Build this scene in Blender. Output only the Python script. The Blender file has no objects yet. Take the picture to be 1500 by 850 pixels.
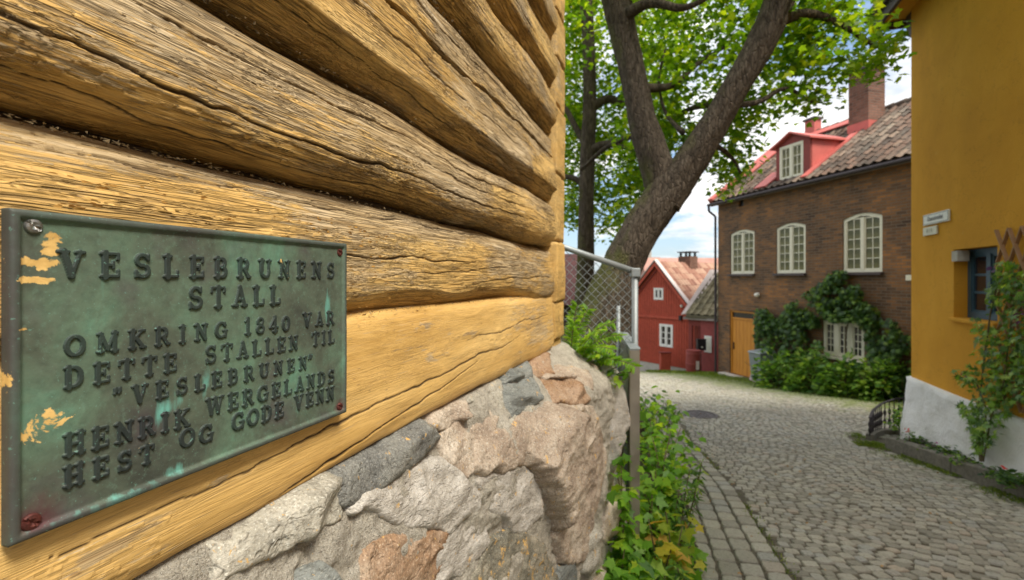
import bpy, math, random
import numpy as np
from mathutils import Vector, Matrix
from mathutils.geometry import tessellate_polygon
random.seed(7)
RNG = np.random.default_rng(7)
S = bpy.context.scene
COL = S.collection
R = math.radians

# ------------------------------------------------------------------ camera
FP, CX, HY = 700.0, 750.0, 409.0          # focal length in photo pixels, principal column, horizon row
cd = bpy.data.cameras.new('camera'); cam = bpy.data.objects.new('camera', cd); COL.objects.link(cam)
cd.sensor_width = 36; cd.lens = FP / 1500 * 36; cd.shift_y = -16 / 1500
cam.location = (0, 0, 0); cam.rotation_euler = (R(90), 0, 0)
cd.clip_start = 0.02; cd.clip_end = 3000
cd.dof.use_dof = True; cd.dof.focus_distance = 0.74; cd.dof.aperture_fstop = 5.4
S.camera = cam
# ------------------------------------------------------------------ view, sun, sky
S.view_settings.view_transform = 'Standard'; S.view_settings.look = 'None'
S.view_settings.exposure = 1.0; S.view_settings.gamma = 1
SUN_EL, SUN_AZ = R(55), R(138)            # azimuth clockwise from +Y
ld = bpy.data.lights.new('sun', 'SUN'); ld.energy = 2.7; ld.angle = R(18); ld.color = (1, .93, .80)
sun = bpy.data.objects.new('sun', ld); COL.objects.link(sun)
sd = Vector((math.sin(SUN_AZ) * math.cos(SUN_EL), math.cos(SUN_AZ) * math.cos(SUN_EL), math.sin(SUN_EL)))
sun.rotation_euler = sd.to_track_quat('Z', 'Y').to_euler(); sun.location = (3, -3, 12)

class NT:
    def __init__(s, tree): s.t = tree
    def n(s, typ, **kw):
        nd = s.t.nodes.new(typ)
        for k, v in kw.items():
            if k.startswith('i_'):
                key = k[2:]; key = int(key) if key.isdigit() else key.replace('_', ' ')
                s.set(nd.inputs[key], v)
            else: setattr(nd, k, v)
        return nd
    def set(s, inp, v):
        if isinstance(v, bpy.types.NodeSocket): s.t.links.new(v, inp)
        else:
            if inp.type == 'RGBA' and not isinstance(v, (int, float)) and len(v) == 3: v = (*v, 1)
            inp.default_value = v
    def noise(s, vec, scale, detail=4, rough=.55, dist=0, out=0):
        nd = s.n('ShaderNodeTexNoise'); s.set(nd.inputs['Vector'], vec)
        nd.inputs['Scale'].default_value = scale; nd.inputs['Detail'].default_value = detail
        nd.inputs['Roughness'].default_value = rough; nd.inputs['Distortion'].default_value = dist
        return nd.outputs[out]
    def voro(s, vec, scale, feature='F1', out=0, rnd=1):
        nd = s.n('ShaderNodeTexVoronoi', feature=feature); s.set(nd.inputs['Vector'], vec)
        nd.inputs['Scale'].default_value = scale; nd.inputs['Randomness'].default_value = rnd
        return nd.outputs[out]
    def ramp(s, fac, stops, interp='LINEAR'):
        nd = s.n('ShaderNodeValToRGB'); s.set(nd.inputs[0], fac); cr = nd.color_ramp; cr.interpolation = interp
        while len(cr.elements) < len(stops): cr.elements.new(.5)
        for e, (p, c) in zip(cr.elements, stops):
            e.position = p; e.color = (c, c, c, 1) if isinstance(c, (int, float)) else (*c, 1)
        return nd.outputs[0]
    def mix(s, f, a, b, mode='MIX'):
        nd = s.n('ShaderNodeMix', data_type='RGBA', blend_type=mode)
        s.set(nd.inputs[0], f); s.set(nd.inputs[6], a); s.set(nd.inputs[7], b); return nd.outputs[2]
    def math(s, op, a, b=0.0, clamp=False):
        nd = s.n('ShaderNodeMath', operation=op, use_clamp=clamp); s.set(nd.inputs[0], a); s.set(nd.inputs[1], b); return nd.outputs[0]
    def mapr(s, v, a, b, c=0., d=1.):
        nd = s.n('ShaderNodeMapRange'); s.set(nd.inputs[0], v)
        for i, q in enumerate((a, b, c, d)): nd.inputs[i + 1].default_value = q
        return nd.outputs[0]
    def scl(s, vec, xyz, loc=(0, 0, 0)):
        nd = s.n('ShaderNodeMapping'); s.set(nd.inputs[0], vec); nd.inputs['Scale'].default_value = xyz; nd.inputs['Location'].default_value = loc
        return nd.outputs[0]
    def obj(s): return s.n('ShaderNodeTexCoord').outputs['Object']
    def attr(s, name): return s.n('ShaderNodeAttribute', attribute_name=name).outputs['Fac']
    def orand(s): return s.n('ShaderNodeObjectInfo').outputs['Random']
    def bump(s, h, strength=.5, dist=.01, normal=None):
        nd = s.n('ShaderNodeBump'); s.set(nd.inputs['Height'], h); nd.inputs['Strength'].default_value = strength
        nd.inputs['Distance'].default_value = dist
        if normal is not None: s.set(nd.inputs['Normal'], normal)
        return nd.outputs[0]

w = bpy.data.worlds.new('World'); S.world = w; w.use_nodes = True
t = NT(w.node_tree); bg = w.node_tree.nodes['Background']; bg.inputs['Strength'].default_value = 0.1
sky = t.n('ShaderNodeTexSky', sky_type='NISHITA', sun_disc=False, sun_elevation=SUN_EL, sun_rotation=SUN_AZ)
gen = t.n('ShaderNodeTexCoord').outputs['Generated']
sep = t.n('ShaderNodeSeparateXYZ'); t.set(sep.inputs[0], gen)
zz = t.math('ADD', t.math('MAXIMUM', sep.outputs[2], 0.0), .16)
cv = t.n('ShaderNodeCombineXYZ'); t.set(cv.inputs[0], t.math('DIVIDE', sep.outputs[0], zz)); t.set(cv.inputs[1], t.math('DIVIDE', sep.outputs[1], zz))
cn = t.noise(cv.outputs[0], 1.15, 8, .6, .35)
thick = t.noise(cv.outputs[0], 2.3, 7, .6, .2)
# cloud cover is broken near the horizon and closes overhead
edge = t.mapr(sep.outputs[2], .0, .35, .50, .36)
fac = t.math('MULTIPLY', t.math('SUBTRACT', cn, edge), 7.0, True)
cloud = t.ramp(thick, [(.30, (7.8, 8.0, 8.5)), (.48, (10.8, 10.8, 10.8)), (.70, (14.6, 14.3, 13.6))])
blue = t.mix(.35, sky.outputs[0], (1.7, 2.9, 4.8))
# an overcast sky is brighter overhead than at the horizon
cloud = t.mix(1., cloud, t.ramp(sep.outputs[2], [(0, .5), (.45, .62), (1, 1.)]), 'MULTIPLY')
t.set(bg.inputs['Color'], t.mix(fac, blue, cloud))

# ------------------------------------------------------------------ frames
TH = math.atan2(993 - CX, FP)             # heading of the lane and of the timber wall
CT, ST = math.cos(TH), math.sin(TH)
def UV(X, Y): return (X * ST + Y * CT, X * CT - Y * ST)          # world -> (u along the lane, v across it)
def XY(u, v): return (u * ST + v * CT, u * CT - v * ST)
def P(x, y, Y): return Vector(((x - CX) / FP * Y, Y, (HY - y) / FP * Y))
def px_wall(x, y, v):                     # photo point -> (u, z) on the plane v = const
    a = (x - CX) / FP; Yy = v / (a * CT - ST); u = a * Yy * ST + Yy * CT
    return u, (HY - y) / FP * Yy
def sm(a, b, x):
    tt = np.clip((np.asarray(x, float) - a) / (b - a), 0, 1); return tt * tt * (3 - 2 * tt)
_py = np.array([-30, -6, 0, 3.1, 5, 7.5, 10.4, 12.8, 17.5, 21, 30, 60, 400.])
_pz = np.array([3, -.75, -1.5, -1.95, -2.18, -2.5, -2.7, -3.0, -3.47, -4.05, -5.6, -9.5, -14.])
_fy = np.linspace(-30, 400, 4301); _fz = np.interp(_fy, _py, _pz)
_k = np.hanning(31); _k /= _k.sum(); _fz = np.convolve(np.pad(_fz, 15, 'edge'), _k, 'valid')
def fz(Y): return np.interp(Y, _fy, _fz)
def edgeL(u): return np.interp(u, [0, 3.5, 5.4, 7.5, 10, 14, 20, 30], [.74, .70, .56, .23, -.1, -.9, -2.6, -6.])   # road edge
def edgeR(u): return np.interp(u, [0, 6, 8.15], [4.1, 3.15, 2.78])
def bank(X, Y):
    u, v = UV(X, Y); ve = edgeL(u) - .52
    h = np.interp(u, [-5, 2.6, 3.2, 4.8, 9, 13], [.3, .32, .55, 1.4, 1.3, 0.])
    return h * sm(0, 1, (ve - v) / .95)
def gz(X, Y): return fz(Y) + bank(X, Y)

# ------------------------------------------------------------------ object helpers
ROOTM = {}
def tag(o, label=None, cat=None, group=None, kind=None):
    if label: o['label'] = label
    if cat: o['category'] = cat
    if group: o['group'] = group
    if kind: o['kind'] = kind
    return o
def root(name, label, cat, loc=(0, 0, 0), rz=0, group=None):
    o = bpy.data.objects.new(name, None); COL.objects.link(o); o.location = loc; o.rotation_euler = (0, 0, rz); o.empty_display_size = .1
    tag(o, label, cat, group); ROOTM[o.name] = Matrix.Translation(loc) @ Matrix.Rotation(rz, 4, 'Z'); return o
def fm(name, V, F, smooth=False, attrs=None):
    V = np.asarray(V, np.float32); me = bpy.data.meshes.new(name)
    if isinstance(F, np.ndarray):
        n, k = F.shape; me.vertices.add(len(V)); me.vertices.foreach_set('co', V.ravel())
        me.loops.add(n * k); me.loops.foreach_set('vertex_index', F.astype(np.int32).ravel())
        me.polygons.add(n); me.polygons.foreach_set('loop_start', np.arange(0, n * k, k, dtype=np.int32))
        if smooth: me.polygons.foreach_set('use_smooth', np.ones(n, bool))
        me.update(calc_edges=True)
    else:
        me.from_pydata(V.tolist(), [], F)
        if smooth: me.polygons.foreach_set('use_smooth', np.ones(len(me.polygons), bool))
        me.update()
    for k2, a in (attrs or {}).items():
        at = me.attributes.new(k2, 'FLOAT', 'POINT'); at.data.foreach_set('value', np.asarray(a, np.float32).ravel())
    return me
def link(name, me, mat, parent=None, mtx=None, label=None):
    if mat is not None and not me.materials: me.materials.append(mat)
    o = bpy.data.objects.new(name, me); COL.objects.link(o)
    if parent is not None:
        o.parent = parent
        if parent.name in ROOTM and o.name not in ROOTM: ROOTM[o.name] = ROOTM[parent.name]
    if mtx is not None: o.matrix_local = mtx
    if label: o['label'] = label
    return o
def mk(name, V, F, mat, parent=None, world=True, smooth=False, attrs=None, label=None, bevel=0):
    V = np.asarray(V, float)
    if parent is not None and world:
        M = np.array(ROOTM[parent.name].inverted()); V = V @ M[:3, :3].T + M[:3, 3]
    o = link(name, fm(name, V, F, smooth, attrs), mat, parent, None, label)
    if bevel:
        b = o.modifiers.new('bevel', 'BEVEL'); b.width = bevel; b.segments = 2; b.limit_method = 'ANGLE'
    return o
class MB:
    def __init__(s): s.V = []; s.F = []
    def add(s, V, F):
        n = len(s.V); s.V += [tuple(v) for v in V]; s.F += [tuple(i + n for i in f) for f in F]; return s
    def box(s, x0, x1, y0, y1, z0, z1, M=None):
        V = [(x, y, z) for z in (z0, z1) for y in (y0, y1) for x in (x0, x1)]
        if M is not None: V = [M @ Vector(v) for v in V]
        return s.add(V, [(0, 2, 3, 1), (4, 5, 7, 6), (0, 1, 5, 4), (2, 6, 7, 3), (0, 4, 6, 2), (1, 3, 7, 5)])
    def bar(s, a, b, w_, h_=None):
        a = Vector(a); b = Vector(b); d = b - a; q = d.to_track_quat('Z', 'Y').to_matrix().to_4x4(); h_ = h_ or w_
        return s.box(-w_ / 2, w_ / 2, -h_ / 2, h_ / 2, 0, d.length, Matrix.Translation(a) @ q)
    def cyl(s, a, b, r0, r1=None, n=12, caps=True):
        a = Vector(a); b = Vector(b); d = b - a; q = d.to_track_quat('Z', 'Y').to_matrix(); r1 = r0 if r1 is None else r1
        V = [a + q @ Vector((r0 * math.cos(2 * math.pi * i / n), r0 * math.sin(2 * math.pi * i / n), 0)) for i in range(n)]
        V += [b + q @ Vector((r1 * math.cos(2 * math.pi * i / n), r1 * math.sin(2 * math.pi * i / n), 0)) for i in range(n)]
        F = [(i, (i + 1) % n, n + (i + 1) % n, n + i) for i in range(n)]
        if caps: F += [tuple(range(n - 1, -1, -1)), tuple(range(n, 2 * n))]
        return s.add(V, F)
    def lathe(s, prof, n=16, c=(0, 0, 0)):
        V = [(c[0] + r * math.cos(2 * math.pi * i / n), c[1] + r * math.sin(2 * math.pi * i / n), c[2] + z) for r, z in prof for i in range(n)]
        F = [(k * n + i, k * n + (i + 1) % n, (k + 1) * n + (i + 1) % n, (k + 1) * n + i) for k in range(len(prof) - 1) for i in range(n)]
        return s.add(V, F + [tuple(range(n - 1, -1, -1)), tuple((len(prof) - 1) * n + i for i in range(n))])
    def prism(s, poly, M, h):            # polygon in xy, extruded along local z, placed by M
        n = len(poly); V = [M @ Vector((x, y, 0)) for x, y in poly] + [M @ Vector((x, y, h)) for x, y in poly]
        return s.add(V, [tuple(range(n - 1, -1, -1)), tuple(range(n, 2 * n))] + [(i, (i + 1) % n, n + (i + 1) % n, n + i) for i in range(n)])
    def mk(s, name, mat, parent=None, world=False, **k): return mk(name, s.V, s.F, mat, parent, world, **k)

# ------------------------------------------------------------------ numpy noise
def _h(ix, iy, seed):
    n = (ix.astype(np.int64) * 374761393 + iy.astype(np.int64) * 668265263 + seed * 1442695041) & 0xffffffff
    n = ((n ^ (n >> 13)) * 1274126177) & 0xffffffff
    return ((n ^ (n >> 16)) & 0xffff) / 65535.0
def vn(x, y, seed=0):
    x = np.asarray(x, float); y = np.asarray(y, float); ix = np.floor(x); iy = np.floor(y); fx = x - ix; fy = y - iy
    fx = fx * fx * fx * (fx * (fx * 6 - 15) + 10); fy = fy * fy * fy * (fy * (fy * 6 - 15) + 10)
    a = _h(ix, iy, seed); b = _h(ix + 1, iy, seed); c = _h(ix, iy + 1, seed); d = _h(ix + 1, iy + 1, seed)
    return (a + (b - a) * fx + (c - a) * fy + (a - b - c + d) * fx * fy) * 2 - 1
def fbm(x, y, seed=0, o=4, g=.5):
    r = 0; a = 1; f = 1; tot = 0
    for i in range(o): r = r + a * vn(x * f + i * 7.3, y * f + i * 3.1, seed + i); tot += a; a *= g; f *= 2.03
    return r / tot * 1.5
def grid_faces(nu, nv):
    i = np.arange(nu - 1)[:, None] * nv + np.arange(nv - 1)[None]; i = i.ravel()
    return np.stack([i, i + 1, i + nv + 1, i + nv], 1)
def tube(pts, rad, n=14, seed=0, amp=.0, freq=6, sub=6):
    pts = np.array([tuple(p) for p in pts], float); rad = np.array(rad, float); m = len(pts)
    P4 = np.vstack([2 * pts[0] - pts[1], pts, 2 * pts[-1] - pts[-2]]); out = []; rr = []
    for i in range(m - 1):
        for k in range(sub):
            q = k / sub; p0, p1, p2, p3 = P4[i], P4[i + 1], P4[i + 2], P4[i + 3]
            out.append(.5 * (2 * p1 + (p2 - p0) * q + (2 * p0 - 5 * p1 + 4 * p2 - p3) * q * q + (3 * p1 - p0 - 3 * p2 + p3) * q ** 3)); rr.append(rad[i] * (1 - q) + rad[i + 1] * q)
    out.append(pts[-1]); rr.append(rad[-1]); C = np.array(out); rr = np.array(rr)
    T = np.gradient(C, axis=0); T /= np.linalg.norm(T, axis=1)[:, None]
    ref = np.array([0, 1, 0.]); A = np.cross(T, ref); A /= np.linalg.norm(A, axis=1)[:, None] + 1e-9; B = np.cross(T, A)
    th = np.linspace(0, 2 * np.pi, n, endpoint=False); s_ = np.concatenate([[0], np.cumsum(np.linalg.norm(np.diff(C, axis=0), axis=1))])
    D = 1 + (amp * (fbm(np.cos(th)[None] * 2 + s_[:, None] * freq * .25, np.sin(th)[None] * 2 + s_[:, None] * freq * .3, seed) +
             .7 * fbm(th[None] * 6, s_[:, None] * freq, seed + 3)) if amp else 0)
    r3 = rr[:, None] * D
    V = C[:, None] + A[:, None] * (np.cos(th)[None] * r3)[..., None] + B[:, None] * (np.sin(th)[None] * r3)[..., None]
    k = len(C); i = np.arange(k - 1)[:, None] * n; j = np.arange(n)[None]; j2 = (j + 1) % n
    F = np.stack([(i + j), (i + j2), (i + n + j2), (i + n + j)], -1).reshape(-1, 4)
    V = np.vstack([V.reshape(-1, 3), C[:1], C[-1:]]); b0 = k * n; e = np.arange(n); e2 = (e + 1) % n
    F = np.vstack([F, np.stack([e2, e, e * 0 + b0, e * 0 + b0], 1)[:, [0, 1, 2, 2]][:0], ])
    caps = [(int(e2[q]), int(q), b0) for q in range(n)] + [((k - 1) * n + int(q), (k - 1) * n + int(e2[q]), b0 + 1) for q in range(n)]
    return V, F, caps
def mk_tube(name, pts, rad, mat, parent, n=14, **k):
    V, F, caps = tube(pts, rad, n, **k)
    return mk(name, V, F.tolist() + caps, mat, parent, smooth=True)

# leaves: shape is a closed outline in its own plane, stem at 0, tip along +y
LEAF_OVAL = [(0, 0, 0), (.28, .25, .05), (.30, .6, .04), (0, 1, -.08), (-.30, .6, .04), (-.28, .25, .05)]
LEAF_MAPLE = [(0, 0, 0), (.35, .02, .03), (.30, .2, .03), (.56, .42, .0), (.26, .52, .05), (0, 1, -.06), (-.26, .52, .05), (-.56, .42, .0), (-.30, .2, .03), (-.35, .02, .03)]
LEAF_HAND = [(0, 0, 0), (.18, .22, .04), (.6, .3, -.02), (.22, .42, .05), (.34, .85, -.05), (.06, .55, .05), (0, 1.05, -.1), (-.06, .55, .05), (-.34, .85, -.05), (-.22, .42, .05), (-.6, .3, -.02), (-.18, .22, .04)]
LEAF_BLADE = [(0, 0, 0), (.1, .3, .02), (.09, .65, 0), (0, 1, -.12), (-.09, .65, 0), (-.1, .3, .02)]
def leaves(C, size, shape=LEAF_MAPLE, droop=.4, face=None, rng=RNG, tone=None, dirs=None):
    C = np.asarray(C, float); n = len(C); s = np.asarray(shape); k = len(s)
    a = rng.uniform(0, 2 * np.pi, n)
    d = np.stack([np.cos(a), np.sin(a), rng.normal(-droop, .35, n)], 1) if dirs is None else np.asarray(dirs, float) + rng.normal(0, .15, (n, 3))
    d /= np.linalg.norm(d, axis=1)[:, None]
    up = rng.normal(0, .45, (n, 3)) + (np.array([0, 0, 1.]) if face is None else np.asarray(face, float))
    x = np.cross(d, up); x /= np.linalg.norm(x, axis=1)[:, None] + 1e-9; nz = np.cross(x, d)
    sz = (np.asarray(size) * rng.uniform(.7, 1.25, n))[:, None, None]
    V = C[:, None] + (s[None, :, 0:1] * x[:, None] + s[None, :, 1:2] * d[:, None] + s[None, :, 2:3] * nz[:, None] * 1.5) * sz
    F = (np.arange(n)[:, None] * k + np.arange(k)[None])
    tn = rng.uniform(0, 1, n) if tone is None else tone
    return V.reshape(-1, 3), F, np.repeat(tn, k)
def mk_leaves(name, C, size, mat, parent, **k):
    V, F, tn = leaves(C, size, **k)
    return mk(name, V, F, mat, parent, smooth=False, attrs={'rnd': tn})
# ------------------------------------------------------------------ materials
MATS = {}
def material(name, fn, **kw):
    m = bpy.data.materials.new(name); m.use_nodes = True; t = NT(m.node_tree); b = m.node_tree.nodes['Principled BSDF']
    r = fn(t) or {}
    for k, v in {**r, **kw}.items(): t.set(b.inputs[k.replace('_', ' ')], v)
    MATS[name] = m; return m
def plain(name, c, rough=.6, metal=0, var=.12, scale=12, bump=.15, bd=.002, spec=.5):
    def f(t):
        o = t.obj(); n = t.noise(o, scale, 5); n2 = t.noise(o, scale * .17, 3)
        k = t.math('ADD', t.math('MULTIPLY', n, .6), t.math('MULTIPLY', n2, .4))
        lo = tuple(x * (1 - var * 2.2) for x in c); hi = tuple(min(1, x * (1 + var * 1.6)) for x in c)
        return {'Base Color': t.ramp(k, [(.3, lo), (.5, c), (.7, hi)]), 'Roughness': rough, 'Metallic': metal, 'Specular IOR Level': spec,
                'Normal': t.bump(n, bump, bd)}
    return material(name, f)

def f_log(t):
    o = t.obj()                                             # x out of the wall, y along the log, z up
    gr = t.noise(t.scl(o, (95, 3.2, 95)), 1, 4, .6, .25)
    gr2 = t.noise(t.scl(o, (330, 9, 330)), 1, 3, .6, .2)
    big = t.noise(t.scl(o, (5, 1.4, 7)), 1, 4)
    blotch = t.noise(t.scl(o, (55, 9, 80)), 1, 7, .75, .8)
    paint = t.attr('paint'); crack = t.attr('crack')
    # hairline checks: contour lines of a noise stretched along the grain
    def hair(sc, wd, off):
        q = t.noise(t.scl(o, sc, off), 1, 2, .5, .1)
        return t.mapr(t.math('ABSOLUTE', t.math('SUBTRACT', q, .5)), 0, wd, 1., 0.)
    hmask = t.mapr(t.noise(t.scl(o, (9, 1.6, 9), (4, 2, 7)), 1, 3), .32, .48)
    fresh = t.attr('fresh')
    hm = t.math('MULTIPLY', hmask, t.math('SUBTRACT', 1., t.math('MULTIPLY', fresh, 1.12)))
    h1 = t.math('MAXIMUM', t.math('MULTIPLY', hair((48, 1.2, 48), .020, (0, 0, 0)), hm), t.math('MULTIPLY', hair((85, 2.0, 85), .022, (7, 3, 1)), hm))
    h2 = t.math('MULTIPLY', hair((170, 4.5, 170), .035, (3, 1, 5)), t.math('MULTIPLY', hm, .8))
    hair_ = t.math('MAXIMUM', h1, h2)
    # paint has worn off where the attribute says so, torn along the grain
    edge = t.math('ADD', t.math('MULTIPLY', t.math('ADD', t.math('MULTIPLY', t.math('SUBTRACT', gr, .5), .5), t.math('MULTIPLY', t.math('SUBTRACT', gr2, .5), .8)), 1.), t.math('MULTIPLY', t.math('SUBTRACT', blotch, .5), 1.5))
    pm = t.mapr(t.math('ADD', paint, edge), .42, .56)
    pm = t.math('MULTIPLY', pm, t.math('SUBTRACT', 1., t.math('MULTIPLY', t.mapr(gr2, .60, .70), .5)))
    pc = t.ramp(big, [(.30, (.49, .29, .08)), (.5, (.62, .395, .13)), (.72, (.72, .50, .20))])
    pc = t.mix(t.mapr(blotch, .45, .75), pc, t.mix(.5, pc, (.72, .46, .17)))
    pc = t.mix(t.math('MULTIPLY', t.math('MULTIPLY', t.mapr(gr2, .52, .64), .35), t.math('SUBTRACT', 1., fresh)), pc, (.34, .18, .05))
    wc = t.ramp(gr, [(.30, (.21, .14, .075)), (.42, (.37, .275, .155)), (.55, (.50, .395, .25)), (.7, (.62, .52, .37))])
    wc = t.mix(t.mapr(big, .3, .6), wc, t.mix(.45, wc, (.50, .33, .13)))
    col = t.mix(pm, wc, pc)
    col = t.mix(t.math('MULTIPLY', t.mapr(t.noise(t.scl(o, (520, 16, 520)), 1, 3, .7), .50, .62), .38), col, t.mix(1., col, (.50, .44, .38), 'MULTIPLY'))
    nk = t.voro(t.scl(o, (110, 26, 120), (3, 3, 3)), 1); nz = t.mapr(t.noise(t.scl(o, (14, 5, 16), (9, 2, 4)), 1, 3), .50, .62)
    col = t.mix(t.math('MULTIPLY', t.math('MULTIPLY', t.mapr(nk, .10, .20, 1., 0.), nz), .75), col, (.20, .125, .06))
    # crazed, lifting paint in patches
    wv = t.mix(.035, t.scl(o, (1, 1, 1)), t.n('ShaderNodeTexNoise', i_Scale=30.).outputs[1])
    cz = t.voro(t.scl(wv, (150, 48, 210)), 1, 'DISTANCE_TO_EDGE')
    zone = t.mapr(t.noise(t.scl(o, (8, 3.2, 10), (1, 5, 2)), 1, 4, .6), .50, .60)
    zone = t.math('MULTIPLY', zone, t.math('SUBTRACT', 1., t.math('MULTIPLY', fresh, .85)))
    crz = t.math('MULTIPLY', t.mapr(cz, .0, .07, 1., 0.), zone)
    col = t.mix(t.math('MULTIPLY', crz, .8), col, (.12, .075, .035))
    dark_cracks = t.math('MAXIMUM', t.math('MULTIPLY', hair_, .9), crack)
    col = t.mix(dark_cracks, col, (.062, .038, .018))  # hairlines and cracks coloured dark brown
    h = t.math('ADD', t.math('MULTIPLY', gr, .38), t.math('MULTIPLY', gr2, .40))
    h = t.math('ADD', h, t.math('MULTIPLY', pm, .35)); h = t.math('ADD', h, t.math('MULTIPLY', t.mapr(cz, 0, .3), t.math('MULTIPLY', zone, .9))); h = t.math('ADD', h, t.math('MULTIPLY', blotch, .28))
    h = t.math('MULTIPLY', h, t.math('SUBTRACT', 1., t.math('MULTIPLY', fresh, 1.08))); h = t.math('SUBTRACT', h, t.math('MULTIPLY', hair_, 1.4))
    return {'Base Color': col, 'Roughness': t.mapr(pm, 0, 1, .85, .62), 'Specular IOR Level': .3, 'Normal': t.bump(h, .9, .0032)}
M_LOG = material('painted_timber', f_log)

def f_bronze(t):
    o = t.obj()
    n1 = t.noise(t.scl(o, (1, 1, 1), (.3, .1, .2)), 6.5, 6, .62, .5); n2 = t.noise(o, 34, 5, .65, .4); n3 = t.noise(t.scl(o, (6, 6, 2.2), (3, 1, 2)), 2.2, 4, .6, .6)
    fine = t.noise(o, 620, 3, .7)
    col = t.ramp(n1, [(.28, (.060, .068, .055)), (.44, (.100, .125, .092)), (.58, (.122, .190, .132)), (.72, (.145, .31, .22))])
    col = t.mix(t.math('MULTIPLY', t.mapr(t.noise(o, 75, 6, .75), .42, .66), .45), col, t.mix(1., col, (.5, .52, .55), 'MULTIPLY')); col = t.mix(t.math('MULTIPLY', t.mapr(t.noise(t.scl(o, (1, 1, 1), (2, 2, 2)), 120, 4, .7), .55, .68), .4), col, (.14, .24, .18))
    col = t.mix(t.mapr(n3, .66, .82), col, (.12, .33, .26))
    col = t.mix(t.math('MULTIPLY', t.mapr(t.noise(t.scl(o, (1, 1, 1), (5, 9, 1)), 11, 3), .57, .70), .5), col, (.085, .062, .075))
    # brown oxide towards the screws and the near end, splashes of wall paint
    spl = t.attr('splash')
    pm = t.mapr(t.math('ADD', spl, t.math('MULTIPLY', t.math('SUBTRACT', n2, .5), 2.6)), .62, .70)
    rust = t.attr('rust')
    col = t.mix(t.mapr(t.math('ADD', rust, t.math('MULTIPLY', t.math('SUBTRACT', n2, .5), .8)), .35, .9), col, (.10, .035, .040))
    trq = t.attr('turq'); col = t.mix(t.mapr(t.math('ADD', trq, t.math('MULTIPLY', t.math('SUBTRACT', t.noise(t.scl(o, (40, 60, 16)), 1, 5), .5), 2.0)), .55, .95), col, (.15, .40, .34))
    lt = t.attr('letter'); col = t.mix(t.math('MULTIPLY', lt, .98), col, (.010, .016, .018))
    rim = t.attr('rim'); col = t.mix(t.math('MULTIPLY', rim, .7), col, (.06, .062, .06))
    spk = t.mapr(t.noise(o, 260, 2), .66, .72); col = t.mix(t.math('MULTIPLY', spk, .5), col, (.16, .33, .27))
    col = t.mix(pm, col, t.ramp(n2, [(.35, (.42, .24, .06)), (.65, (.72, .48, .17))]))
    rough = t.math('ADD', t.math('MULTIPLY', n2, .3), .45)
    return {'Base Color': col, 'Roughness': t.mix(pm, rough, (.7, .7, .7)), 'Metallic': t.math('MULTIPLY', t.math('MULTIPLY', t.math('SUBTRACT', 1., pm), t.math('SUBTRACT', 1., lt)), .25), 'Specular IOR Level': .32,
            'Normal': t.bump(t.math('ADD', t.math('MULTIPLY', fine, .6), n2), .45, .0010)}
M_BRONZE = material('patinated_bronze', f_bronze)

def stone_mat(name, cols, sc=9, yellow=.62, seed=0, strat=(1, 1, 1), bump=.9, grit_=.5):
    def f(t):
        o = t.obj(); v = t.scl(o, strat, (seed, seed * 2, 0)); n = t.noise(v, sc, 8, .6, .15); n2 = t.noise(v, sc * 7, 6, .7); n3 = t.noise(v, sc * .35, 3)
        c = t.ramp(t.math('ADD', t.math('MULTIPLY', n, .7), t.math('MULTIPLY', n3, .3)), [(.30, cols[0]), (.45, cols[1]), (.58, cols[2]), (.72, cols[3])])
        c = t.mix(t.math('MULTIPLY', t.mapr(n2, .56, .68), .6), c, tuple(x * .38 for x in cols[1]))
        c = t.mix(t.math('MULTIPLY', t.mapr(t.noise(v, sc * 20, 3), .58, .66), .45), c, tuple(min(.7, x * 1.5) for x in cols[3]))
        c = t.mix(t.math('MULTIPLY', t.mapr(t.noise(v, 210, 3, .7), .44, .60), .5), c, t.mix(1., c, (1.45, 1.42, 1.38), 'MULTIPLY')); c = t.mix(t.math('MULTIPLY', t.mapr(t.noise(v, 150, 3, .7), .50, .38), .5), c, t.mix(1., c, (.45, .43, .4), 'MULTIPLY'))
        vein = t.mapr(t.math('ABSOLUTE', t.math('SUBTRACT', t.noise(v, sc * .8, 3, .6, .9), .5)), 0, .012, 1., 0.)
        c = t.mix(t.math('MULTIPLY', vein, .25), c, (.06, .05, .04))
        sp = t.mapr(t.noise(t.scl(o, (30, 34, 24), (2, 3, seed)), 1, 6, .7, .3), yellow + .01, yellow + .03)
        c = t.mix(t.math('MULTIPLY', sp, .85), c, (.60, .36, .11))
        pit = t.mapr(t.noise(v, sc * 4.5, 2), .30, .42)
        h = t.math('ADD', t.math('MULTIPLY', n, 1.5), t.math('MULTIPLY', n2, grit_)); h = t.math('ADD', h, t.math('MULTIPLY', pit, .35)); h = t.math('SUBTRACT', h, t.math('MULTIPLY', vein, .15))
        return {'Base Color': c, 'Roughness': .85, 'Specular IOR Level': .25, 'Normal': t.bump(h, bump, .009)}
    return material(name, f)
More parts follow.
